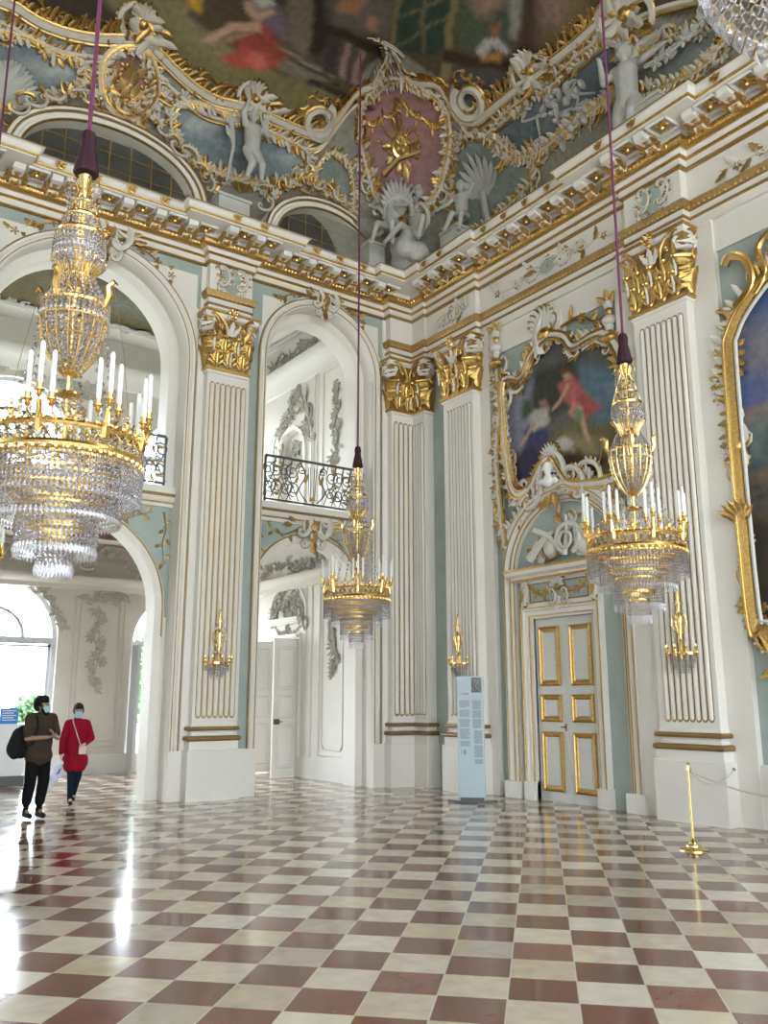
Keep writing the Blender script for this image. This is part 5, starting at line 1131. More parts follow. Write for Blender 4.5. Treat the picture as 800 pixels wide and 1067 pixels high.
# ================================================================== LEFT WALL ORNAMENT
# iron balustrades in the two arches
def balustrade(c,hw,lab):
    root=thing('balustrade',lab,'balustrade',(c,14.84,5.46));M=ML(14.80);z0,z1=5.52,6.40
    RG=GOLDD
    for nm,z,r in (('top_rail',z1,.022),('bottom_rail',z0,.016)):
        mb=MB();mb.mbox(M,c-hw,c+hw,z-r,z+r,-.02,.02,IRON);part(mb,nm,root,False)
    for s in (-1,1):
        mb=MB();mb.mbox(M,c+s*hw-.02,c+s*hw+.02,5.46,z1,-.02,.02,IRON);part(mb,'post',root,False)
    mb=MB();mg=MB()
    def sc(x,y,R,a,t,d,m=IRON,r=.013): tube(mb if m is IRON else mg,M,spiral(x,y,R,a,t,d,9,.2),r,m,h=0)
    n=max(1,round(hw/.62))
    for s in (-1,1):
        for k in range(n*2):
            x=c+s*(.34+(k+.5)*(hw-.34)/(n*2));R=.17
            sc(x,5.79,R,pi/2*(1 if k%2 else -1),1.6,s);sc(x+s*.03,6.14,R,-pi/2*(1 if k%2 else -1),1.6,-s)
            tube(mb,M,crom([(x-.15,5.55),(x-.05,5.8),(x+.08,6.05),(x+.14,6.38)],4),.011,IRON,h=0)
            tube(mb,M,crom([(x+.14,5.55),(x+.02,5.75),(x-.1,6.1),(x-.05,6.38)],4),.010,IRON,h=0)
            for z in (5.66,5.93,6.2): leaf(mg,M,x+.05*(-1)**k,z,1.2+k,.15,.03,RG,.1,0,4)
        tube(mb,M,crom([(c+s*.28,6.36),(c+s*.16,6.1),(c+s*.30,5.8),(c+s*.12,5.56)],5),.014,IRON,h=0)
        for q in (.05,.10): tube(mb,M,[(c+s*q,6.3),(c+s*q*.6,5.6)],.007,IRON,h=0)
        sc(c+s*.25,6.22,.1,0,1.4,s)
        leaf(mg,M,c+s*.18,5.95,1.2,.2,.04,RG,.1,0,4)
    flower(mg,M,c,5.62,.08,GOLD)
    part(mb,'ironwork',root);part(mg,'gilt_leaves',root)
balustrade(A1[0],A1[1]-.21,'long scrolled iron balustrade across the wide left arch');balustrade(A2[0],A2[1]-.21,'short scrolled iron balustrade across the narrow right arch')
def keystone(M,u,v,S,lab,seed,nm='keystone_ornament'):
    p=M(u,v,0);root=thing(nm,lab,'stucco ornament',p);mb=MB();MM=lambda a,b,h:M(a,b,h+.05)
    face(mb,MM,crom([(u-.18*S,v+.2*S),(u,v+.26*S),(u+.18*S,v+.2*S),(u+.13*S,v-.12*S),(u,v-.34*S),(u-.13*S,v-.12*S)],3,True)[:-1],[],GOLDD,.04)
    blob(mb,MM,u,v+.02*S,.11*S,.15*S,.12*S,GOLD,9,3);flower(mb,lambda a,b,h=0:MM(a,b,h+.1*S),u,v+.02*S,.07*S,GOLDB)
    for s in (-1,1):
        cscroll(mb,MM,u+s*.24*S,v+.10*S,.50*S,0 if s>0 else pi,FW,-s,.17,GOLDD);cscroll(mb,MM,u+s*.15*S,v-.22*S,.34*S,.4*s+(0 if s>0 else pi),FW,-s,.17,GOLDD)
        tube(mb,MM,crom([(u+s*.02*S,v-.5*S),(u+s*.13*S,v-.3*S),(u+s*.20*S,v+.05*S),(u+s*.15*S,v+.3*S)],4),.03*S,FW)
        cscroll(mb,MM,u+s*.38*S,v+.2*S,.30*S,pi/2,FW,s,.16,GOLDD)
        for k in range(3): leaf(mb,MM,u+s*(.3+.1*k)*S,v+(.24-.1*k)*S,(.4-.2*k) if s>0 else pi-.4+.2*k,.22*S,.05*S,GOLDD,.3,.03)
    leaf(mb,MM,u,v-.2*S,-pi/2,.38*S,.08*S,GOLD,.2,.06,7);shell(mb,MM,u,v+.24*S,pi/2,.24*S,FW,GOLD,7,1.0);part(mb,'cartouche',root)
    return root
k1=keystone(L,A1[0]+.1,9.82,1.05,'carved keystone cartouche at the top of the wide arch',1);k2=keystone(L,A2[0],9.78,.75,'carved keystone cartouche at the top of the narrow arch',2)
for k,(c,hw,zs) in ((k1,(A1[0],A1[1],SPR1)),(k2,(A2[0],A2[1],SPR2))):
    for s in (-1,1):
        mb=MB();pts=[(c+s*(hw+.33)*sin(a),zs+(hw+.33)*cos(a)) for a in ([.22,.38,.55,.72] if hw>1.5 else [.22,.45,.68])]
        pts=[(u,min(v,9.95)) for u,v in pts];spray(mb,L,pts,.3,GOLDD,GOLDD,int(s+5))
        for u,v in pts: flower(mb,L,u,v,.09,GOLDD,GOLD)
        part(mb,'floral_spray',k)
k3=keystone(Li,A2[0]+.02,5.02,.95,'carved cartouche over the lower narrow arch, below the balustrade',3);k4=keystone(Li,A1[0]+.02,5.05,.9,'carved cartouche over the lower wide arch, behind the left chandelier',4)
for k,(c,hw) in ((k3,(A2[0],A2[1])),(k4,(A1[0],A1[1]))):
    for s in (-1,1):
        mb=MB();e=c+s*(hw-.1);spray(mb,Li,[(c+s*.3,4.98),(c+s*hw*.5,4.85),(e-s*.25,4.98)],.26,GOLDD,GOLDD,2);spray(mb,Li,[(e-s*.05,5.0),(e,4.7),(e-s*.05,4.4),(e,4.1)],.24,GOLDD,GOLDD,3)
        part(mb,'floral_spray',k)
# ================================================================== GARDEN ROOM STUCCO
def relief(M,pts,S,seed,nm,lab,m1=GREYST,m2=None,dens=1.6,drop=False):
    p=M(*pts[0],0);root=thing(nm,lab,'stucco relief',p);mb=MB();rocaille(mb,M,pts,S,m1,m2 or m1,seed,dens=dens);spray(mb,M,pts,S*.8,m1,m1,seed+1);part(mb,'relief',root);return root
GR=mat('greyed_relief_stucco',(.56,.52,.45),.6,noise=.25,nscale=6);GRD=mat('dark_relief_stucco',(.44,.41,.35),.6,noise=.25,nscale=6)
relief(Bk,[(6.25,3.85),(6.3,3.5),(6.2,3.1),(6.35,2.7),(6.25,2.3),(6.3,1.9)],.32,51,'stucco_drop','long plaster drop of musical motifs between the garden windows',GR,dens=2)
mb=MB();root=thing('panel_moulding','plain raised panel moulding around the plaster drop between garden windows','moulding',(6.3,20.75,0.5))
for a in ([(5.72,.6),(5.72,4.05),(6.9,4.05),(6.9,.6),(5.72,.6)],[(5.84,.72),(5.84,3.9),(6.78,3.9),(6.78,.72),(5.84,.72)]): tube(mb,Bk,a,.022,BEIGE,n=4)
part(mb,'bead',root)
relief(ML(20.56),[(5.5,4.75),(5.9,4.95),(6.35,5.1),(6.8,4.95),(7.2,4.75)],.42,52,'stucco_relief','scrolled plaster frieze above the panel between garden windows',GR)
relief(ML(20.56),[(1.9,4.75),(2.6,4.9),(3.2,4.95),(4.0,5.0),(4.8,4.95),(5.5,4.75)],.42,53,'stucco_relief','plaster scrollwork over the large lower garden window',GR)
relief(ML(20.56),[(7.3,4.8),(7.8,4.95),(8.35,5.0),(9.1,4.8)],.40,54,'stucco_relief','plaster scrollwork over the lower garden window beside the arch pier',GR)
relief(Bk,[(5.75,4.05),(6.0,3.98),(6.3,4.1),(6.6,3.98),(6.85,4.05)],.30,71,'stucco_relief','plaster swags just under the moulding between the garden windows',GR,dens=2)
relief(Bk,[(5.45,3.2),(5.2,3.9),(4.8,4.15)],.26,72,'stucco_relief','plaster trail hugging the right shoulder of the large garden window',GR,dens=1.6)
# side wall of the garden room, lower
Sw=MR(XS)
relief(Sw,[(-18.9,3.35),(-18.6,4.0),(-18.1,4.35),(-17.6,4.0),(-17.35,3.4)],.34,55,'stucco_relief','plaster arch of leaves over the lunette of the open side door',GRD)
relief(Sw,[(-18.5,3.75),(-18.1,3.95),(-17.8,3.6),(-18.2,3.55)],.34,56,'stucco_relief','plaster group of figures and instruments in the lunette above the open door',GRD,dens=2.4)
root=thing('overdoor','white shelf and garland panel above the open side door','door ornament',(9.8,18.1,3.1));mb=MB()
mb.mbox(Sw,-18.85,-17.4,3.44,3.54,0,.16,WHITE);mb.mbox(Sw,-18.8,-17.45,3.40,3.44,0,.1,WHITE);mb.mbox(Sw,-18.75,-17.5,3.08,3.14,0,.1,WHITE);part(mb,'shelf',root,False)
mb=MB();garland(mb,Sw,(-18.7,3.36),(-18.1,3.3),.14,.18,GRD,GRD,3);garland(mb,Sw,(-18.1,3.3),(-17.5,3.36),.14,.18,GRD,GRD,4);flower(mb,Sw,-18.1,3.3,.12,GRD);part(mb,'garland',root)
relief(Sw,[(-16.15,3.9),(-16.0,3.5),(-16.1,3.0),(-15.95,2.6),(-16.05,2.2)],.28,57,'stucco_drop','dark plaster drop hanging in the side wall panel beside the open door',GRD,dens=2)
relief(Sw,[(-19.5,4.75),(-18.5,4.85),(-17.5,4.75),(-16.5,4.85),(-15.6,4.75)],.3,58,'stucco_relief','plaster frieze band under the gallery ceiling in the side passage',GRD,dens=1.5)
mb=MB();root=thing('panel_moulding','raised panel moulding on the side wall beyond the narrow arch','moulding',(9.85,16,0.5))
for a in ([(-16.6,.5),(-16.6,4.3),(-15.5,4.3),(-15.5,.5),(-16.6,.5)],[(-16.48,.75),(-16.48,4.15),(-15.62,4.15),(-15.62,.75),(-15.72,.62),(-16.38,.62),(-16.48,.75)]): tube(mb,Sw,a,.02,WHITE,n=4)
for u in (-17.2,-16.95): tube(mb,Sw,[(u,.45),(u,4.2)],.02,WHITE,n=4)
part(mb,'bead',root)
# side door leaf standing open
root=thing('door','open white panelled door leaf seen through the narrow arch','door',(9.85,17.56,0));mb=MB()
FMp=lambda u,v,h=0:(9.88-u,17.56-h,v)
mb.bbox(FMp,0,.60,.02,3.03,-.05,0,WHITE,.006)
for z0,z1 in ((.2,1.12),(1.28,1.75),(1.9,2.85)):
    tube(mb,FMp,[(.1,z0),(.1,z1),(.5,z1),(.5,z0),(.1,z0)],.018,WHITE,n=4);mb.bbox(FMp,.15,.45,z0+.05,z1-.05,0,.02,WHITE,.015)
part(mb,'door_leaf',root);mb=MB();mb.mbox(FMp,.44,.58,1.13,1.25,0,.035,IRON);mb.tube3([FMp(.5,1.19,.03),FMp(.5,1.19,.07),FMp(.4,1.19,.08)],.012,IRON);part(mb,'lock_box',root)
root=thing('door','far white door leaf folded back at the left of the open side doorway','door',(9.85,18.72,0));mb=MB();F2_=lambda u,v,h=0:(9.88-u*.8,18.72+u*.3-h,v)
mb.bbox(F2_,0,.6,.02,3.03,-.05,0,WHITE,.006)
for z0,z1 in ((.2,1.12),(1.28,1.75),(1.9,2.85)): mb.bbox(F2_,.12,.48,z0,z1,0,.02,WHITE,.02)
part(mb,'door_leaf',root)
mb=MB();moulding(mb,Sw,[(-18.7,0),(-18.7,3.05),(-17.55,3.05),(-17.55,0)],[(0,0),(0,.04),(.06,.04),(.08,.06),(.11,.06),(.12,0)],WHITE)
moulding(mb,Sw,archpts(-18.1,.62,5.5,7.55,14),[(0,0),(0,.04),(.06,.04),(.08,.06),(.11,.06),(.12,0)],WHITE)
moulding(mb,Sw,archpts(-18.1,.95,5.5,7.75,16),[(0,0),(.01,.03),(.05,.03),(.06,0)],WHITE)
moulding(mb,Sw,archpts(-18.1,.85,3.54,3.6,16,.75),[(0,0),(.01,.04),(.07,.04),(.08,0)],WHITE)
tag(mb.build('trim_10'),kind='structure')
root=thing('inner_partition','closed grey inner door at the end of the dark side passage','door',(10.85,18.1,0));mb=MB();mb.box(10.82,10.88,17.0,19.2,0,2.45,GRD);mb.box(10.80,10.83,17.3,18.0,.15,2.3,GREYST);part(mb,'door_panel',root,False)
# upper gallery wall
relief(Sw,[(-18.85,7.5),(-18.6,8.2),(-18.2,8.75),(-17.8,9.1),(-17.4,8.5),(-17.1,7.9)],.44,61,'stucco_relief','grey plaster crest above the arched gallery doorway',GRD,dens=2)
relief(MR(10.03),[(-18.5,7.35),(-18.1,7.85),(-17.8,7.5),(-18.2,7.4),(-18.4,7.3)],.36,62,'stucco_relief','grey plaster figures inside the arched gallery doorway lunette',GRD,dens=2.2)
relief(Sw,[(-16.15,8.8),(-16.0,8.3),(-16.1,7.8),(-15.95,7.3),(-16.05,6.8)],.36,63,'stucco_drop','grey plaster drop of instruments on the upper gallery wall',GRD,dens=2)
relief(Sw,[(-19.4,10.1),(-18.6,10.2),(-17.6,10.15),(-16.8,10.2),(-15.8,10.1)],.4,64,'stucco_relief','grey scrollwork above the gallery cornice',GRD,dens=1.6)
mb=MB();root=thing('panel_moulding','raised panel moulding on the upper gallery wall','moulding',(9.85,16,6))
for a in ([(-16.6,5.6),(-16.6,9.2),(-15.5,9.2),(-15.5,5.6)],): tube(mb,Sw,a,.02,WHITE,n=4)
for u in (-16.85,-17.0): tube(mb,Sw,[(u,5.5),(u,9.3)],.02,WHITE,n=4)
part(mb,'bead',root)
mb=MB();mb.box(10.06,10.10,17.4,18.8,5.4,8.4,WHITE);tag(mb.build('trim_11',smooth=False),kind='structure')
root=thing('gallery_door','white glazed door inside the arched gallery doorway','door',(10.0,18.1,5.46));mb=MB()
for u in (-18.68,-18.1,-17.52): mb.mbox(Sw,u-.04,u+.04,5.46,7.2,-.2,-.14,WHITE)
mb.mbox(Sw,-18.7,-17.5,7.1,7.25,-.2,-.14,WHITE);part(mb,'frame',root,False)
relief(Bk,[(1.9,8.9),(2.6,9.2),(3.97,9.5),(5.2,9.2),(6.2,8.9)],.45,65,'stucco_relief','plaster scrollwork over the upper garden window',GR)
relief(Bk,[(6.2,8.5),(6.3,8.1),(6.2,7.6),(6.3,7.1)],.36,66,'stucco_drop','plaster drop between the upper garden windows',GR,dens=2)
# painted gallery ceiling
root=thing('ceiling_painting','brown and green painted ceiling seen through the wide arch','ceiling painting',(5,17.9,10.5))
CU=lambda u,v,h=0:(u,v,10.58-h)
painting_mesh('canvas',CU,[(-6,15.8),(9.3,15.8),(9.3,19.9),(-6,19.9)],.1,(.12,.10,.05),[('p',[(0,15.8),(9,15.8),(9,17.5),(4,17.8),(0,17)],(.07,.045,.02),.3),('p',[(4,18.4),(7,18.2),(8,19.0),(5,19.2)],(.16,.17,.13),.4),('p',[(5.5,16.8),(6.2,16.9),(6.1,17.5),(5.4,17.4)],(.45,.22,.05),.15),('p',[(4.4,16.9),(4.9,17),(4.8,17.6),(4.3,17.5)],(.35,.10,.05),.15)],0,root,.1,.3)
mb=MB();frame(mb,CU,[(-6,15.8),(-2,15.9),(2,15.8),(6,15.9),(9.3,15.8),(9.3,19.9),(6,19.8),(2,19.95),(-2,19.8),(-6,19.9)],.12,GREYST,GR,True);rocaille(mb,CU,[(0,19.8),(3,19.9),(6,19.8),(9,19.8)],.5,GREYST,GR,5,dens=1);part(mb,'frame_rib',root)
root=thing('ceiling_painting','grey and brown painted ceiling of the lower garden room','ceiling painting',(4,18.2,5.25))
CU2=lambda u,v,h=0:(u,v,5.28-h)
painting_mesh('canvas',CU2,[(-6,15.9),(9.3,15.9),(9.3,19.8),(-6,19.8)],.1,(.38,.38,.36),[('p',[(-6,18.9),(9.3,18.9),(9.3,19.8),(-6,19.8)],(.12,.05,.03),.12),('p',[(-6,18.3),(9.3,18.4),(9.3,18.9),(-6,18.9)],(.20,.14,.06),.2)],0,root,.08,.4)
# ---- garden windows: frames, shutters
FRM=mat('window_frame_grey_paint',(.62,.64,.66),.5)
def gwindow(c,hw,zb,zs,lab):
    root=thing('garden_window',lab,'window',(c,21.0,zb));M=ML(21.0);mb=MB();ap=archpts(c,hw,zb,zs,20)
    moulding(mb,M,ap,[(0,-.03),(0,.06),(-.09,.06),(-.09,-.03)],FRM);mb.mbox(M,c-hw,c+hw,zs-.13,zs+.02,-.03,.07,FRM);mb.mbox(M,c-hw,c+hw,zb,zb+.12,-.03,.06,FRM)
    part(mb,'frame',root)
    mb=MB();ia=arc(c,zs,hw*.45,0,pi,14);moulding(mb,M,ia,[(0,0),(0,.05),(-.07,.05),(-.07,0)],FRM)
    for a in (pi/4*1.0,3*pi/4): pass
    part(mb,'fanlight_ring',root)
    for s in (-1,1):
        mb=MB();u0,u1=(c-hw+.1,c-.02) if s<0 else (c+.02,c+hw-.1)
        for a,b in ((u0,u0+.07),(u1-.07,u1)): mb.mbox(M,a,b,zb+.1,zs-.13,-.02,.04,FRM)
        for z in (zb+.12,zb+(zs-zb)*.36,zs-.2): mb.mbox(M,u0,u1,z,z+.05,-.02,.04,FRM)
        part(mb,'casement',root,False)
    return root
for i,((c,hw),l1) in enumerate(zip(WIN,('leftmost','big middle','right-hand, half hidden'))):
    gwindow(c,hw,.02,3.05,'bright arched lower garden window, the %s one'%l1);gwindow(c,hw,5.75,7.75,'bright arched upper gallery window, the %s one'%l1)
root=thing('shutter','grey wooden shutter folded at the left of the narrow lower garden window','shutter',(7.2,20.7,0));mb=MB();mb.box(7.12,7.20,20.35,20.78,.05,2.95,FRM);mb.box(7.2,7.215,20.4,20.73,.2,1.3,GREYST);mb.box(7.2,7.215,20.4,20.73,1.5,2.8,GREYST);part(mb,'leaf',root,False)
# ================================================================== CHANDELIERS
def strands(mb,r,z0,z1,n,bead,drop=0,ph=0,r2=None):
    r2=r if r2 is None else r2;k=max(1,int((z0-z1)/(bead*2.05)))
    for i in range(n):
        a=2*pi*(i+ph)/n
        for j in range(k):
            t=(j+.5)/k;R=r+(r2-r)*t;mb.bead(R*cos(a),R*sin(a),z0-(z0-z1)*t,bead*.95,bead*1.05,CRYSTAL)
        if drop: mb.bead(r2*cos(a),r2*sin(a),z1-drop*.5,bead*1.0,drop*.62,CRYSTAL)
def ring(mb,r,z,h,m,w=.012,n=48):
    mb.lathe([(r-w,z-h/2),(r,z-h/2),(r+w*.4,z),(r,z+h/2),(r-w,z+h/2),(r-w,z-h/2)],m,n,cap=False)
def chandelier(lab,group):
    root=thing('chandelier',lab,'chandelier',(0,0,0),0,group)
    # z measured from the floor, axis at origin
    mb=MB();mb.tube3([(0,0,13.9),(0,0,10),(0,0,6.0)],.017,CORD,6);part(mb,'cord',root)
    mb=MB();n=20;rows=[]
    for r,z in ((.02,6.0),(.045,5.98),(.055,5.93),(.05,5.85),(.07,5.75),(.088,5.64),(.085,5.62),(.02,5.62)):
        rows.append([(r*(1+.09*(k%2))*cos(2*pi*k/n),r*(1+.09*(k%2))*sin(2*pi*k/n),z) for k in range(n)])
    mb.grid(rows,PURPLE,True);part(mb,'tassel',root)
    mb=MB();mb.lathe([(.02,3.4),(.025,5.62)],GOLDB,8);mb.lathe([(.02,5.62),(.05,5.60),(.045,5.54),(.03,5.5),(.03,5.45),(.02,5.4)],GOLDB,14)
    for k in range(8):
        a=2*pi*k/8;mb.tube3([(.04*cos(a),.04*sin(a),5.46),(.075*cos(a),.075*sin(a),5.56),(.11*cos(a),.11*sin(a),5.55),(.12*cos(a),.12*sin(a),5.50)],.006,GOLDB,5)
    mb.lathe([(.02,4.66),(.07,4.70),(.03,4.76),(.04,4.62)],GOLDB,14);mb.lathe([(.0,3.96),(.03,3.98),(.05,4.03),(.03,4.08),(.02,4.15)],GOLDB,12);mb.lathe([(.02,3.86),(.10,3.84),(.105,3.82),(.02,3.80)],GOLDB,20)
    part(mb,'stem',root)
    mb=MB();ring(mb,.10,5.36,.02,GOLDB);ring(mb,.13,5.24,.025,GOLDB);ring(mb,.17,5.10,.035,GOLDB)
    for k in range(4):
        a=pi/4+pi/2*k;mb.tube3([(.04*cos(a),.04*sin(a),5.5),(.10*cos(a),.10*sin(a),5.34),(.17*cos(a),.17*sin(a),5.08)],.006,GOLDB,4)
    part(mb,'crown_rings',root)
    mb=MB();strands(mb,.115,5.52,5.38,10,.016,.05,0,.12);strands(mb,.10,5.35,5.25,20,.012,.03);strands(mb,.14,5.23,5.11,26,.012,.04);strands(mb,.18,5.09,4.98,34,.014,.06);strands(mb,.185,5.02,4.92,34,.014,.07,.5);strands(mb,.12,5.0,4.84,20,.013,.06)
    part(mb,'crystal_crown',root)
    # flaring gilt coronet
    mb=MB();ring(mb,.11,4.76,.03,GOLDB)
    for k in range(16):
        a=2*pi*k/16;mb.tube3([(.10*cos(a),.10*sin(a),4.70),(.13*cos(a),.13*sin(a),4.80),(.185*cos(a),.185*sin(a),4.87)],[.008,.008,.006],GOLDB,4);mb.ball((.19*cos(a),.19*sin(a),4.885),.017,GOLDB,6,4)
        b=a+pi/16;mb.tube3([(.10*cos(b),.10*sin(b),4.72),(.15*cos(b),.15*sin(b),4.84)],.007,GOLDB,4)
    part(mb,'coronet',root)
    # basket
    mb=MB();ring(mb,.235,4.52,.03,GOLDB);ring(mb,.24,4.40,.02,GOLDB);ring(mb,.215,4.25,.014,GOLDB)
    for k in range(16):
        a=2*pi*k/16;mb.tube3([(r*cos(a),r*sin(a),z) for r,z in ((.235,4.54),(.24,4.40),(.215,4.25),(.16,4.12),(.10,4.03),(.05,3.98))],.006,GOLDB,4)
    part(mb,'basket_cage',root)
    for s in (0,1,2,3):
        a=pi/4+s*pi/2;mb=MB();mb.tube3([(.24*cos(a),.24*sin(a),4.5),(.27*cos(a),.27*sin(a),4.58),(.26*cos(a),.26*sin(a),4.66),(.30*cos(a),.30*sin(a),4.70),(.33*cos(a),.33*sin(a),4.67)],[.02,.03,.025,.018,.008],GOLDB,6);part(mb,'swan_neck',root)
    mb=MB()
    strands(mb,.09,4.82,4.56,20,.018,0,0,.22);strands(mb,.15,4.48,4.1,18,.018,0,.3,.06);strands(mb,.245,4.56,4.44,40,.014,.05);strands(mb,.225,4.50,4.27,28,.016,0,0,.205);strands(mb,.205,4.27,4.0,24,.016,0,.5,.07);strands(mb,.10,3.80,3.70,18,.012,.08)
    for k in range(16): # long swags from basket to the ring
        a=2*pi*k/12
        for j in range(13): t=j/12;r=.24+(.50-.24)*t**1.6;z=4.42-(4.42-3.5)*t-.10*sin(pi*t);mb.bead(r*cos(a),r*sin(a),z,.017,.022,CRYSTAL)
    part(mb,'crystal_basket',root)
    mb=MB()
    for k in range(4):
        a=pi/4+pi/2*k;mb.tube3([(.30*cos(a),.30*sin(a),4.66),(.42*cos(a),.42*sin(a),4.1),(.50*cos(a),.50*sin(a),3.5)],.002,GOLDD,4)
    part(mb,'chain',root)
    # great gilt ring
    mb=MB();ring(mb,.535,3.475,.035,GOLDB,.02,64);ring(mb,.545,3.33,.045,GOLDB,.02,64)
    for k in range(48):
        a=2*pi*k/48;mb.ball((.545*cos(a),.545*sin(a),3.50),(.014,.014,.016),GOLDB,5,4)
        a+=pi/48;mb.ball((.555*cos(a),.555*sin(a),3.30),(.018,.018,.02),GOLDB,5,4)
    for k in range(40):
        a=2*pi*(k+.5)/40;b=2*pi*(k+1.5)/40
        for z0,z1 in ((3.355,3.455),(3.455,3.355)): mb.tube3([(.548*cos(a),.548*sin(a),z0),(.55*cos((a+b)/2),.55*sin((a+b)/2),3.405),(.548*cos(b),.548*sin(b),z1)],.0055,GOLDB,4)
    for k in range(6):
        a=2*pi*k/6;mb.tube3([(0,0,3.42),(.53*cos(a),.53*sin(a),3.42)],.008,GOLDB,4)
    part(mb,'gilt_ring',root)
    mb=MB()
    for k in range(40):
        a=2*pi*k/40;mb.bead(.54*cos(a),.54*sin(a),3.40,.034,.045,CRYSTAL)
    strands(mb,.55,3.32,3.05,96,.016,.05);part(mb,'crystal_tier',root)
    for r,z0,z1,n,d in ((.50,3.28,3.16,86,.05),(.42,3.18,2.93,76,.06),(.27,3.0,2.72,52,.08),(.12,2.76,2.60,26,.10)):
        mb=MB();ring(mb,r,z0+.01,.03,GOLDB,.012,40);part(mb,'tier_ring',root)
        mb=MB();strands(mb,r,z0,z1,n,.016,d);part(mb,'crystal_tier',root)
    for r,z in ((.34,3.08),(.19,2.86)):
        mb=MB();ring(mb,r,z,.04,GOLDB,.015,32);part(mb,'tier_ring',root)
    mb=MB();n=28
    for i in range(n):   # flat canopy of small crystals under the great ring
        a=2*pi*i/n
        for j in range(9): t=j/8;mb.bead((.52-.40*t)*cos(a),(.52-.40*t)*sin(a),3.22-.2*t-.05*sin(pi*t),.013,.016,CRYSTAL)
    part(mb,'crystal_canopy',root)
    # eight candelabra of three lights, small gilt figures between them
    for k in range(8):
        a=2*pi*(k+.3)/8;ar=MB()
        ca,sa=cos(a),sin(a)
        ar.tube3([(.54*ca,.54*sa,3.40),(.56*ca,.56*sa,3.52),(.58*ca,.58*sa,3.60)],[.032,.024,.02],GOLDB,6)
        spots=[(a,.585,3.66),(a-.135,.575,3.60),(a+.135,.575,3.60)]
        for (b,r,z) in spots:
            x,y=r*cos(b),r*sin(b)
            ar.tube3([(.56*ca,.56*sa,3.50),((.55*ca+x)/2*1.04,(.55*sa+y)/2*1.04,3.48),(x,y,3.53),(x,y,z)],.008,GOLDB,5)
            ar.lathe([(.008,z-.05),(.022,z-.03),(.012,z-.015),(.034,z),(.036,z+.008),(.020,z+.01),(.024,z+.05),(.018,z+.05)],GOLDB,10,(x,y,0))
        part(ar,'candle_arm',root)
        for (b,r,z) in spots:
            x,y=r*cos(b),r*sin(b);c_=MB();c_.lathe([(.018,z+.03),(.0165,z+.33),(.007,z+.345)],CANDLE,8,(x,y,0));c_.tube3([(x,y,z+.34),(x,y,z+.36)],.002,IRON,4);part(c_,'candle',root)
    for k in range(8):
        a=2*pi*(k+.8)/8;x,y=.53*cos(a),.53*sin(a);mb=MB();mb.ball((x,y,3.54),(.022,.022,.035),GOLDB);mb.ball((x,y,3.60),(.014,.014,.016),GOLDB)
        t=(-sin(a),cos(a))
        for s in (-1,1): mb.tube3([(x,y,3.56),(x+s*t[0]*.05,y+s*t[1]*.05,3.53),(x+s*t[0]*.08,y+s*t[1]*.08,3.57)],.007,GOLDB,4);mb.tube3([(x,y,3.51),(x+s*t[0]*.04,y+s*t[1]*.04,3.50)],.01,GOLDB,4)
        part(mb,'gilt_figure',root)
    return root
ch=chandelier('large crystal chandelier hanging at left before the wide arch','crystal chandeliers on purple cords')
index_kids()
CHP=[((1.53,6.18),None),((7.95,6.33),'crystal chandelier hanging before the large pilaster right of the door'),((7.95,12.15),'farthest crystal chandelier, hanging before the narrow arch near the corner'),
 ((1.85,12.6),'chandelier whose thin dark cord shows at the top left corner'),((1.50,.30),'crystal chandelier whose fringe hangs into the top right corner')]
for (x,y),lab in CHP:
    if lab is None: ch.location=(x,y,0)
    else: c=copy_tree(ch);c.location=(x,y,0);c['label']=lab;c.rotation_euler[2]=.0
# ================================================================== WALL SCONCES
def sconce(lab,group):
    root=thing('wall_sconce',lab,'wall light',(0,0,0),0,group)  # wall plane y=0, faces -y, z origin at the ring
    mb=MB();mb.lathe([(.012,-.05),(.02,.1),(.035,.14),(.02,.18),(.045,.30),(.05,.36),(.03,.40),(.015,.45),(.03,.50),(.015,.55),(.02,.62),(.0,.66)],GOLDB,10,(0,-.06,0));mb.tube3([(0,0,.3),(0,-.06,.3)],.012,GOLDB);mb.tube3([(0,0,0.02),(0,-.10,0.02)],.012,GOLDB)
    for s in (-1,1): mb.tube3([(s*.02,-.06,.34),(s*.08,-.06,.38),(s*.09,-.06,.30),(s*.04,-.06,.2)],.006,GOLDB,4)
    part(mb,'stem',root)
    mb=MB();rows=[[(.15*cos(a),-.15*sin(a)*.9-.0,z) for a in [pi*k/12 for k in range(13)]] for z in (0,.025)];mb.grid(rows,GOLDB);part(mb,'half_ring',root)
    mb=MB()
    for (r,z0,z1,n) in ((.15,0,-.08,15),(.11,-.04,-.13,11),(.07,-.09,-.18,8)):
        for i in range(n):
            a=pi*(i+.5)/n
            for j in range(4): mb.bead(r*cos(a),-.9*r*sin(a),z0-(z0-z1)*(j+.5)/4,.012,.015,CRYSTAL)
    part(mb,'crystal_fringe',root);mb=MB()
    for i in range(9):
        a=2*pi*i/9
        for z,r in ((.22,.055),(.34,.085),(.29,.075),(.5,.05),(.14,.06),(.42,.06)): mb.bead(r*cos(a),-.07+r*.7*sin(a),z,.013,.028,CRYSTAL)
    part(mb,'urn_crystals',root)
    for k in range(5):
        a=pi*(k+.5)/5;x,y=.18*cos(a),-.17*sin(a);mb=MB();mb.tube3([(.13*cos(a),-.12*sin(a),.01),(x*.95,y*.95,-.01),(x,y,.03),(x,y,.07)],.010,GOLDB,6);mb.ball((x,y,.02),.018,GOLDB,7,5);mb.lathe([(.006,.05),(.018,.065),(.02,.07),(.01,.075),(.011,.10)],GOLDB,8,(x,y,0));part(mb,'candle_arm',root)
    return root
sc=sconce('crystal and gold wall sconce on the pilaster between the two arches','crystal wall sconces on the pilasters');index_kids()
sc.scale=(1.45,1.25,1.45)
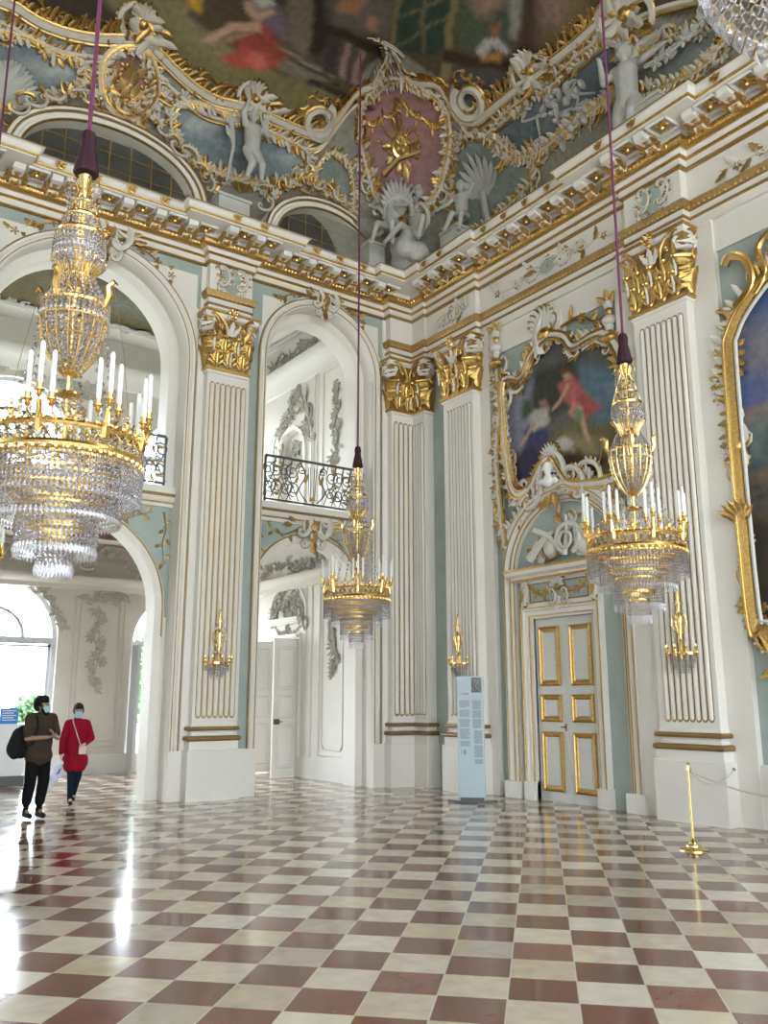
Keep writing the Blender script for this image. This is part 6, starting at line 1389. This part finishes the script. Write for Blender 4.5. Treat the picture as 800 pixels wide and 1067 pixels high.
s2=copy_tree(sc);s2['label']='crystal and gold wall sconce on the pilaster above the information panel';s3=copy_tree(sc);s3['label']='crystal and gold wall sconce on the large pilaster behind the brass post'
sc.location=(6.40,YP-.04,2.28);s2.location=(XP-.04,12.76,2.32);s2.rotation_euler[2]=-pi/2;s3.location=(XP-.04,7.80,2.30);s3.rotation_euler[2]=-pi/2
# ================================================================== INFORMATION PANEL
root=thing('information_panel','tall pale blue information panel standing before the pilaster beside the door','information panel',(9.85,11.5,0),-radians(42))
PANEL=mat('pale_blue_panel',(.46,.56,.60),.35);INK=mat('grey_print',(.17,.22,.24),.6);PH=mat('dark_photo',(.05,.05,.05),.5,col2=(.3,.3,.28),nscale=25);PEDG=mat('panel_steel_edge',(.35,.38,.40),.35,.6)
LM=lambda u,v,h=0:(u,-.012-h,v)
mb=MB();mb.box(-.215,.215,-.012,.012,.03,2.06,PANEL);mb.build('board',root,False)
mb=MB()
for s in (-1,1): mb.box(s*.222-.007,s*.222+.007,-.016,.016,.04,2.06,PEDG)
mb.build('edge_rail',root,False)
mb=MB();mb.poly([(-.42,-.06,.0),(.42,-.06,.0),(.42,.14,.0),(-.42,.14,0)],IRON);mb.box(-.40,.40,-.05,.10,.0,.025,IRON);mb.box(-.2,.2,-.03,.03,.02,.08,IRON)
for s in (-1,1): mb.lathe([(.03,0),(.03,.03),(.02,.04)],IRON,10,(s*.38,0,0))
mb.build('foot',root)
mb=MB();mb.mbox(LM,.02,.19,1.79,2.04,.001,.004,PH);p=mb.build('photograph',root,False);tag(p,'small dark photograph')
mb=MB()
def lines(u0,u1,z0,z1,seed):
    r_=random.Random(seed);z=z0
    while z>z1:
        e=u1-(u1-u0)*r_.choice((0,.02,.05,.1,.0,.3) if r_.random()<.3 else (0,.03));mb.mbox(LM,u0,e,z-.007,z,.0005,.001,INK);z-=.0155
for (u0,u1,a,b) in ((-.19,-.02,1.66,1.54),(-.19,-.02,1.50,1.38),(-.19,-.02,1.35,1.22),(-.19,-.02,1.19,1.02),(-.19,-.02,.99,.90),(.03,.18,1.66,1.52),(.03,.18,1.49,1.38),(.03,.18,1.35,1.20),(.05,.19,1.16,.95),(.05,.19,.92,.72),(.05,.19,.69,.62)): lines(u0,u1,a,b,int(a*100))
mb.build('text_column',root,False)
mb=MB();r_=random.Random(2);u=-.17
for k in range(17):
    if k in (2,): u+=.01;continue
    hh=r_.choice((.016,.016,.024));mb.mbox(LM,u,u+.0045,1.76,1.76+hh,.001,.002,IRON)
    if k%2: mb.mbox(LM,u,u+.0075,1.76+(.0 if k%3 else .012),1.764+(.0 if k%3 else .012),.001,.002,IRON)
    u+=.0085
mb.build('heading',root,False)
mb=MB();mb.mbox(LM,-.17,-.165,.76,.85,.001,.002,IRON);tube(mb,LM,[(-.12,.77),(-.10,.84)],.006,IRON,h=.001);tube(mb,LM,[(-.10,.77),(-.12,.84)],.006,IRON,h=.001);mb.mbox(LM,-.15,-.13,.80,.81,.001,.002,INK);mb.build('emblem',root,False)
# ================================================================== BARRIER POST AND ROPES
BR=mat('polished_brass',(.80,.62,.26),.16,1)
def post(lab,x,y):
    root=thing('barrier_post',lab,'barrier post',(x,y,0));mb=MB();mb.lathe([(.155,0),(.155,.012),(.12,.03),(.085,.04),(.08,.06),(.05,.075),(.04,.10),(.02,.12),(.014,.13)],BR,28);mb.build('base',root)
    mb=MB();mb.lathe([(.015,.1),(.015,.90)],BR,14);mb.build('pole',root);mb=MB();mb.lathe([(.022,.86),(.022,.90),(.018,.91),(.012,.93),(.018,.95),(.0,.97)],BR,14);mb.tube3([(.02,0,.90),(.045,0,.90),(.045,0,.86)],.005,BR);mb.build('finial',root);return root
post('brass barrier post standing on the tiles before the large pilaster',8.86,6.51)
post('distant brass barrier post by the garden window',7.55,20.1)
ROPE=mat('cream_rope',(.66,.62,.54),.8,bump=.6,bscale=120)
def rope(lab,a,b,sag,name='barrier_rope'):
    mb=MB();n=20;mb.tube3([tuple(a[i]+(b[i]-a[i])*t-(sag*4*t*(1-t) if i==2 else 0) for i in range(3)) for t in [k/n for k in range(n+1)]],.011,ROPE,7);root=thing(name,lab,'rope',a)
    part(mb,'cord',root);m2=MB();
    for p in (a,b): m2.ball(p,.022,IRON,8,6)
    part(m2,'hook',root)
rope('cream rope sagging from the brass post to the pilaster pedestal',(8.88,6.50,.87),(10.66,7.12,.765),.17)
rope('cream rope running from the brass post out at the right edge',(8.88,6.50,.87),(8.2,4.4,.80),.12)
# ================================================================== EXHIBIT STAND BEHIND THE MAN
root=thing('reception_desk','bright white desk with a black base behind the man at left edge','desk',(4.0,19.2,0));WD=mat('white_gloss_laminate',(.85,.87,.88),.3)
mb=MB();mb.box(2.9,4.42,19.0,19.6,.18,1.15,WD);part(mb,'body',root,False);mb=MB();mb.box(2.85,4.45,18.95,19.62,0,.18,IRON);part(mb,'base',root,False);mb=MB();mb.box(2.85,4.47,18.95,19.65,1.15,1.19,WD);part(mb,'counter_top',root,False)
BL=mat('blue_sign_face',(.01,.22,.62),.4)
root=thing('notice_board','small blue notice standing on the white desk','sign',(4.1,19.1,1.2));mb=MB();mb.box(3.92,4.27,19.09,19.12,1.19,1.50,BL);part(mb,'panel',root,False)
mb=MB()
for k in range(5): mb.box(3.96,4.23-.05*(k%2),19.085,19.09,1.44-k*.045,1.455-k*.045,WD)
part(mb,'text_line',root,False)
# garden beyond the windows
LEAFM=mat('garden_foliage',(.20,.32,.17),.6,col2=(.09,.18,.08),nscale=3);TRK=mat('tree_bark',(.12,.09,.06),.8)
GRV=mat('pale_gravel',(.62,.60,.54),.9,noise=.1,nscale=3)
mb=MB();mb.box(-60,60,21.3,90,-.35,-.22,GRV);mb.box(-60,60,-60,-6.4,-.35,-.22,GRV);tag(mb.build('ground',smooth=False),kind='structure')
for i,(x,y,h,r,lab) in enumerate(((11.3,31,4.6,1.5,'green garden tree seen through the narrow garden window'),(13.9,38,5.4,1.8,'second garden tree, farther back, seen through the narrow window'),(8.9,38,2.3,.75,'pale garden tree behind the man, seen through the large window'))):
    root=thing('garden_tree',lab,'tree',(x,y,-.2));rd=random.Random(i+70);mb=MB();mb.tube3([(0,0,0),(.05,0,1.2),(0,.05,h*.6)],[.14,.11,.06],TRK,8);mb.build('trunk',root)
    mb=MB()
    for k in range(900):
        a=rd.uniform(0,6.28);b=math.acos(rd.uniform(-1,1));q=r*rd.random()**.4;p=Vector((q*sin(b)*cos(a),q*sin(b)*sin(a),h*.55+q*cos(b)*1.1));d=Vector((rd.uniform(-1,1),rd.uniform(-1,1),rd.uniform(-1,1)))*.16;e=d.cross(Vector((rd.uniform(-1,1),rd.uniform(-1,1),1)))*1.0
        mb.poly([tuple(p-d),tuple(p+e*.5),tuple(p+d),tuple(p-e*.5)],LEAFM)
    mb.build('foliage',root)
# ================================================================== PEOPLE
SKIN=mat('skin',(.30,.18,.13),.5);SKIN2=mat('fair_skin',(.60,.42,.34),.5);HAIRD=mat('black_hair',(.008,.006,.005),.75,spec=.2);HAIRB=mat('brown_hair',(.03,.014,.01),.75,spec=.2)
TEE=mat('dark_brown_tshirt',(.055,.038,.028),.85,spec=.15,noise=.15,nscale=9);TRO=mat('black_trousers',(.008,.008,.009),.9,spec=.1);SHOE=mat('black_shoe',(.01,.01,.01),.6,spec=.2);SOLE=mat('pale_sole',(.5,.5,.5),.6)
REDC=mat('crimson_coat',(.30,.006,.025),.85,spec=.15,noise=.15,nscale=9);NAVY=mat('dark_navy_trousers',(.012,.018,.032),.9,spec=.1);MASK=mat('pale_blue_mask',(.38,.60,.68),.7);BAG=mat('black_backpack_cloth',(.013,.014,.015),.85,spec=.15);PLAS=mat('white_plastic_bag',(.72,.75,.90),.4);CREAM=mat('cream_leather',(.62,.55,.40),.6);EYE=mat('dark_eye',(.02,.015,.01),.2)
def V3(*a): return Vector(a)
def hand(c,wr,d,palm_n,s=1.0,curl=.5):
    # palm ellipsoid chain with five fingers; d = direction of fingers, palm_n = palm normal
    d=d.normalized();n=palm_n.normalized();w=d.cross(n).normalized()
    for k in (-1,-.33,.33,1): c.append((tuple(wr),.020*s,tuple(wr+d*.07*s+w*k*.026*s),.0125*s))
    for k,l in ((-1.15,.052),(-.4,.068),(.4,.074),(1.15,.066)):
        a=wr+d*.075*s+w*k*.025*s;b=a+(d+n*curl*.5).normalized()*l*.55*s;e=b+(d*(1-curl)+n*curl).normalized()*l*.6*s
        c.append((tuple(a),.0095*s,tuple(b),.0085*s));c.append((tuple(b),.0085*s,tuple(e),.007*s))
    a=wr+d*.02*s+w*1.0*.024*s;b=a+(w*.8+d*.6).normalized()*.038*s;e=b+(d+n*.3).normalized()*.032*s
    c.append((tuple(a),.013*s,tuple(b),.0105*s));c.append((tuple(b),.0105*s,tuple(e),.0085*s))
def head(c,p,yaw,s=1.0):
    R_=lambda x,y,z:tuple(Vector(p)+Vector((x*cos(yaw)-y*sin(yaw),x*sin(yaw)+y*cos(yaw),z))*s)
    c.append((R_(0,.015,.035),.088*s,R_(0,-.005,.03),.085*s));c.append((R_(0,-.01,-.03),.068*s,R_(0,-.045,-.085),.032*s))
    c.append((R_(0,-.086,.0),.010*s,R_(0,-.108,-.032),.013*s));c.append((R_(-.02,-.088,-.062),.010*s,R_(.02,-.088,-.062),.010*s))
    for sx in (-1,1): c.append((R_(sx*.078,.01,.01),.016*s,R_(sx*.082,.012,-.025),.012*s));c.append((R_(sx*.035,-.082,.022),.012*s,R_(sx*.02,-.085,.024),.011*s))
    return R_
def person(nm,lab,loc,rz,spec):
    root=thing(nm,lab,'person',loc,rz);spec(root);return root
def man(root):
    sk=[];H=Vector((0,-.01,1.565));hy=radians(42)
    RH=head(sk,H,hy)
    sk+=[((0,.02,1.36),.062,(0,.0,1.50),.055),((-.15,0,1.385),.06,(.15,0,1.385),.06),((0,.0,1.0),.09,(0,0,1.30),.09),((-.08,0,.93),.09,(.08,0,.93),.09)]
    LS,LE,LW=V3(-.20,.0,1.39),V3(-.25,-.05,1.11),V3(.00,-.25,1.13)
    RS,RE,RW=V3(.20,.0,1.39),V3(.27,-.06,1.11),V3(.08,-.28,1.15)
    for S_,E_,W2 in ((LS,LE,LW),(RS,RE,RW)): sk+=[(tuple(S_),.055,tuple(E_),.042),(tuple(E_),.041,tuple(W2),.026)]
    hand(sk,LW,V3(.9,-.3,.15),V3(-.1,-.2,1),.95,.6);hand(sk,RW,V3(-.6,-.4,.7),V3(-.8,.3,.1),.95,.5)
    LH,LK,LA=V3(-.095,0,.92),V3(-.12,-.02,.50),V3(-.12,.04,.10);RHp,RK,RA=V3(.095,0,.92),V3(.10,-.04,.50),V3(.07,-.02,.10)
    for a,b,c_ in ((LH,LK,LA),(RHp,RK,RA)): sk+=[(tuple(a),.085,tuple(b),.055),(tuple(b),.055,tuple(c_),.036),(tuple(c_),.038,tuple(c_+V3(0,-.13,-.055)),.028)]
    fuse('body',sk,SKIN,.011,root,1)
    sh=[((-.17,.0,1.40),.075,(.17,0,1.40),.075),((-.10,.01,1.30),.135,(.10,.01,1.30),.135),((-.06,.0,1.05),.15,(.06,0,1.05),.15),((-.07,.0,.86),.155,(.07,0,.86),.155),((0,.015,1.38),.10,(0,.01,1.44),.075),
        (tuple(LS),.078,tuple(LS.lerp(LE,.78)),.072),(tuple(RS),.078,tuple(RS.lerp(RE,.78)),.072)]
    sh+=[((0,.0,.86),.13,(0,.01,1.36),.13),((-.09,0,.87),.115,(-.09,.0,1.34),.115),((.09,0,.87),.115,(.09,.0,1.34),.115)]
    fuse('tshirt',sh,TEE,.014,root,2)
    tr=[((-.06,0,.88),.135,(.06,0,.88),.135)]
    for a,b,c_ in ((LH,LK,LA),(RHp,RK,RA)): tr+=[(tuple(a),.115,tuple(b),.092),(tuple(b),.092,tuple(c_+V3(0,0,.14)),.085),(tuple(c_+V3(0,0,.10)),.05,tuple(c_),.047)]
    fuse('trousers',tr,TRO,.014,root,2)
    for A in (LA,RA):
        fuse('shoe',[(tuple(A+V3(0,.03,-.045)),.048,tuple(A+V3(0,-.15,-.062)),.040),(tuple(A+V3(0,.03,.0)),.046,tuple(A+V3(0,-.05,-.05)),.045)],SHOE,.010,root,1)
    fuse('hair',[(RH(0,.03,.07),.104,RH(0,-.01,.08),.086),(RH(0,.075,0),.075,RH(0,.07,.06),.085),(RH(-.03,-.045,.105),.04,RH(.03,-.045,.11),.04),(RH(-.075,.02,.03),.03,RH(-.07,-.01,.0),.022),(RH(.075,.02,.03),.03,RH(.07,-.01,.0),.022)],HAIRD,.010,root,1)
    fuse('beard',[(RH(0,-.06,-.09),.05,RH(0,-.045,-.14),.038),(RH(-.06,-.02,-.05),.026,RH(-.03,-.06,-.10),.03),(RH(.06,-.02,-.05),.026,RH(.03,-.06,-.10),.03)],HAIRD,.010,root,1)
    m=fuse('face_mask',[(RH(-.045,-.055,-.02),.036,RH(-.03,-.065,-.07),.034),(RH(.045,-.055,-.02),.036,RH(.03,-.065,-.07),.034),(RH(0,-.085,-.02),.034,RH(0,-.085,-.065),.032)],MASK,.009,root,1);tag(m,'pale blue surgical mask')
    mb=MB()
    for sx in (-1,1): mb.ball(RH(sx*.03,-.088,.018),.010,EYE,8,6)
    mb.build('eyes',root)
def woman(root):
    sk=[];H=Vector((0,-.01,1.475));RH=head(sk,H,0,.95)
    sk+=[((0,.01,1.30),.052,(0,0,1.42),.048),((-.13,0,1.29),.055,(.13,0,1.29),.055),((0,.0,.95),.085,(0,0,1.22),.085)]
    LS,LE,LW=V3(-.17,.0,1.28),V3(-.25,.0,1.02),V3(-.26,-.06,.79);RS,RE,RW=V3(.17,.0,1.28),V3(.27,-.01,1.05),V3(.13,-.21,.96)
    for S_,E_,W2 in ((LS,LE,LW),(RS,RE,RW)): sk+=[(tuple(S_),.05,tuple(E_),.038),(tuple(E_),.037,tuple(W2),.024)]
    hand(sk,LW,V3(0,-.2,-1),V3(1,0,0),.88,.8);hand(sk,RW,V3(-.7,-.2,-.3),V3(0,.5,-.8),.88,.6)
    LH,LK,LA=V3(-.08,0,.82),V3(-.06,-.07,.46),V3(-.05,-.09,.09);RHp,RK,RA=V3(.08,0,.82),V3(.07,.0,.46),V3(.02,.16,.13)
    for a,b,c_ in ((LH,LK,LA),(RHp,RK,RA)): sk+=[(tuple(a),.08,tuple(b),.05),(tuple(b),.05,tuple(c_),.033),(tuple(c_),.034,tuple(c_+V3(0,-.12,-.05)),.025)]
    fuse('body',sk,SKIN2,.011,root,1)
    co_=[((-.14,0,1.29),.068,(.14,0,1.29),.068),((-.08,.0,1.2),.12,(.08,0,1.2),.12),((-.06,.0,.98),.125,(.06,0,.98),.125),((-.10,.0,.70),.135,(.10,.0,.70),.135),((-.12,0,.66),.115,(.12,0,.66),.115),((0,0,1.30),.085,(0,0,1.37),.062),
         (tuple(LS),.07,tuple(LE),.058),(tuple(LE),.058,tuple(LE.lerp(LW,.85)),.047),(tuple(RS),.07,tuple(RE),.058),(tuple(RE),.058,tuple(RE.lerp(RW,.85)),.046)]
    co_+=[((-.07,-.04,.62),.13,(-.05,-.02,.9),.12),((-.09,0,.62),.125,(-.065,0,1.24),.105),((.09,0,.62),.125,(.065,0,1.24),.105),((0,-.02,.62),.13,(0,-.01,1.26),.11),((0,.02,.62),.13,(0,.01,1.26),.11)]
    c=fuse('coat',co_,REDC,.013,root,2);tag(c,'crimson thigh-length coat')
    mb=MB();mb.tube3([(0,-.105,1.32),(0,-.128,1.1),(0,-.148,.8),(0,-.146,.56)],.006,mat('dark_coat_seam',(.2,.005,.02),.8),5);
    mb.build('coat_seam',root)
    tr=[]
    for a,b,c_ in ((LH,LK,LA),(RHp,RK,RA)): tr+=[(tuple(a),.10,tuple(b),.072),(tuple(b),.072,tuple(c_+V3(0,0,.0)),.052)]
    fuse('trousers',tr,NAVY,.013,root,2)
    for A in (LA,RA): fuse('shoe',[(tuple(A+V3(0,.02,-.045)),.043,tuple(A+V3(0,-.13,-.055)),.034),(tuple(A+V3(0,.02,0)),.04,tuple(A+V3(0,-.04,-.04)),.04)],SHOE,.010,root,1)
    fuse('hair',[(RH(0,.03,.06),.098,RH(0,.0,.062),.086),(RH(0,.07,0),.066,RH(0,.06,.05),.08),(RH(-.08,.02,.03),.028,RH(-.075,.0,-.02),.022),(RH(.08,.02,.03),.028,RH(.075,.0,-.02),.022),(RH(-.05,-.06,.085),.03,RH(.05,-.055,.09),.03)],HAIRB,.010,root,1)
    m=fuse('face_mask',[(RH(-.04,-.055,-.02),.036,RH(-.03,-.06,-.075),.036),(RH(.04,-.055,-.02),.036,RH(.03,-.06,-.075),.036),(RH(0,-.08,-.015),.034,RH(0,-.075,-.07),.036)],MASK,.009,root,1);tag(m,'pale blue surgical mask')
    mb=MB()
    for sx in (-1,1): mb.ball(RH(sx*.03,-.089,.018),.010,EYE,8,6);mb.tube3([RH(sx*.03+.026*cos(a),-.098,.018+.02*sin(a)) for a in [k*pi/6 for k in range(13)]],.003,IRON,4)
    mb.build('glasses',root)
mrz=radians(14)
person('person','person in brown t-shirt and black trousers, hands raised at the chest, looking aside',(3.37,13.6,0.012),mrz,man)
wrz=-radians(10)
person('person','person in a crimson coat and blue mask walking with a bag',(4.32,15.07,0),wrz,woman)
def at(loc,rz,p): return (loc[0]+p[0]*cos(rz)-p[1]*sin(rz),loc[1]+p[0]*sin(rz)+p[1]*cos(rz),p[2])
def held(nm,lab,cat,loc,rz): return thing(nm,lab,cat,(loc[0],loc[1],0),rz)
root=held('backpack','black backpack slung behind the person in the brown t-shirt','backpack',(3.37,13.6),mrz)
fuse('bag_body',[((-.27,.16,1.16),.12,(-.30,.18,.98),.15),((-.20,.18,1.20),.11,(-.20,.20,.98),.15),((-.34,.12,1.0),.09,(-.36,.10,.92),.09)],BAG,.014,root,2)
mb=MB();mb.tube3([(-.20,.12,1.28),(-.17,.06,1.45),(-.12,-.08,1.43),(-.13,-.15,1.28),(-.17,-.10,1.05),(-.22,.06,1.0)],.02,BAG,6);mb.build('strap',root)
root=held('carrier_bag','white and blue plastic carrier bag held by the person in the crimson coat','bag',(4.32,15.07),wrz)
fuse('bag_body',[((-.24,-.12,.66),.035,(-.34,-.12,.58),.05),((-.28,-.12,.62),.06,(-.36,-.10,.46),.075),((-.28,-.10,.50),.08,(-.38,-.08,.36),.06),((-.33,-.1,.42),.07,(-.42,-.08,.30),.03)],PLAS,.012,root,2)
mb=MB();mb.tube3([(-.26,-.13,.64),(-.25,-.10,.72),(-.25,-.06,.68)],.008,PLAS,5);mb.build('handle',root)
BLT=mat('blue_print',(.05,.10,.45),.5);mb=MB()
for k in range(3): mb.tube3([(-.33+.02*k,-.185,.52+.03*k-.03),(-.27+.01*k,-.185,.55+.03*k-.03)],.008,BLT,4)
mb.build('print',root)
root=held('shoulder_bag','small cream bag on a thin pale strap across the crimson coat','bag',(4.32,15.07),wrz)
mb=MB();mb.box(.03,.16,-.24,-.19,.80,.93,CREAM);mb.build('pouch',root,False);mb=MB();mb.tube3([(.06,-.21,.93),(-.02,-.165,1.12),(-.09,-.12,1.30),(-.10,-.02,1.38)],.009,CREAM,5);mb.build('strap',root)

for o in bpy.data.objects:
    if o.parent is None and o.get('category') in ('person','backpack','bag') : o.scale=(.89,.93,1)
# ================================================================== LIGHT AND CAMERA
w=bpy.data.worlds.new('World');SC.world=w;w.use_nodes=True;nt=w.node_tree;bg=nt.nodes['Background']
tc=nt.nodes.new('ShaderNodeTexCoord');sp=nt.nodes.new('ShaderNodeSeparateXYZ');rp=nt.nodes.new('ShaderNodeValToRGB')
nt.links.new(tc.outputs['Generated'],sp.inputs[0]);nt.links.new(sp.outputs[2],rp.inputs[0])
e=rp.color_ramp.elements;e[0].position=0;e[0].color=(.55,.58,.55,1);e[1].position=.25;e[1].color=(.80,.90,1,1)
nt.links.new(rp.outputs[0],bg.inputs[0])
mr=nt.nodes.new('ShaderNodeMapRange');mr.inputs['From Min'].default_value=-.1;mr.inputs['From Max'].default_value=.7;mr.inputs['To Min'].default_value=6.2;mr.inputs['To Max'].default_value=20
nt.links.new(sp.outputs[1],mr.inputs[0]);nt.links.new(mr.outputs[0],bg.inputs[1])
cam=bpy.data.cameras.new('Camera');co=bpy.data.objects.new('Camera',cam);COL.objects.link(co);SC.camera=co
cam.sensor_fit='VERTICAL';cam.sensor_height=36;cam.lens=900/1067*36
pitch=math.atan(195/900);co.location=(0,0,1.68);co.rotation_euler=(pi/2+pitch,0,-radians(35));cam.clip_end=200
SC.view_settings.view_transform='Standard';SC.view_settings.look='None';SC.view_settings.exposure=.27;SC.view_settings.gamma=1;SC.view_settings.use_curve_mapping=False
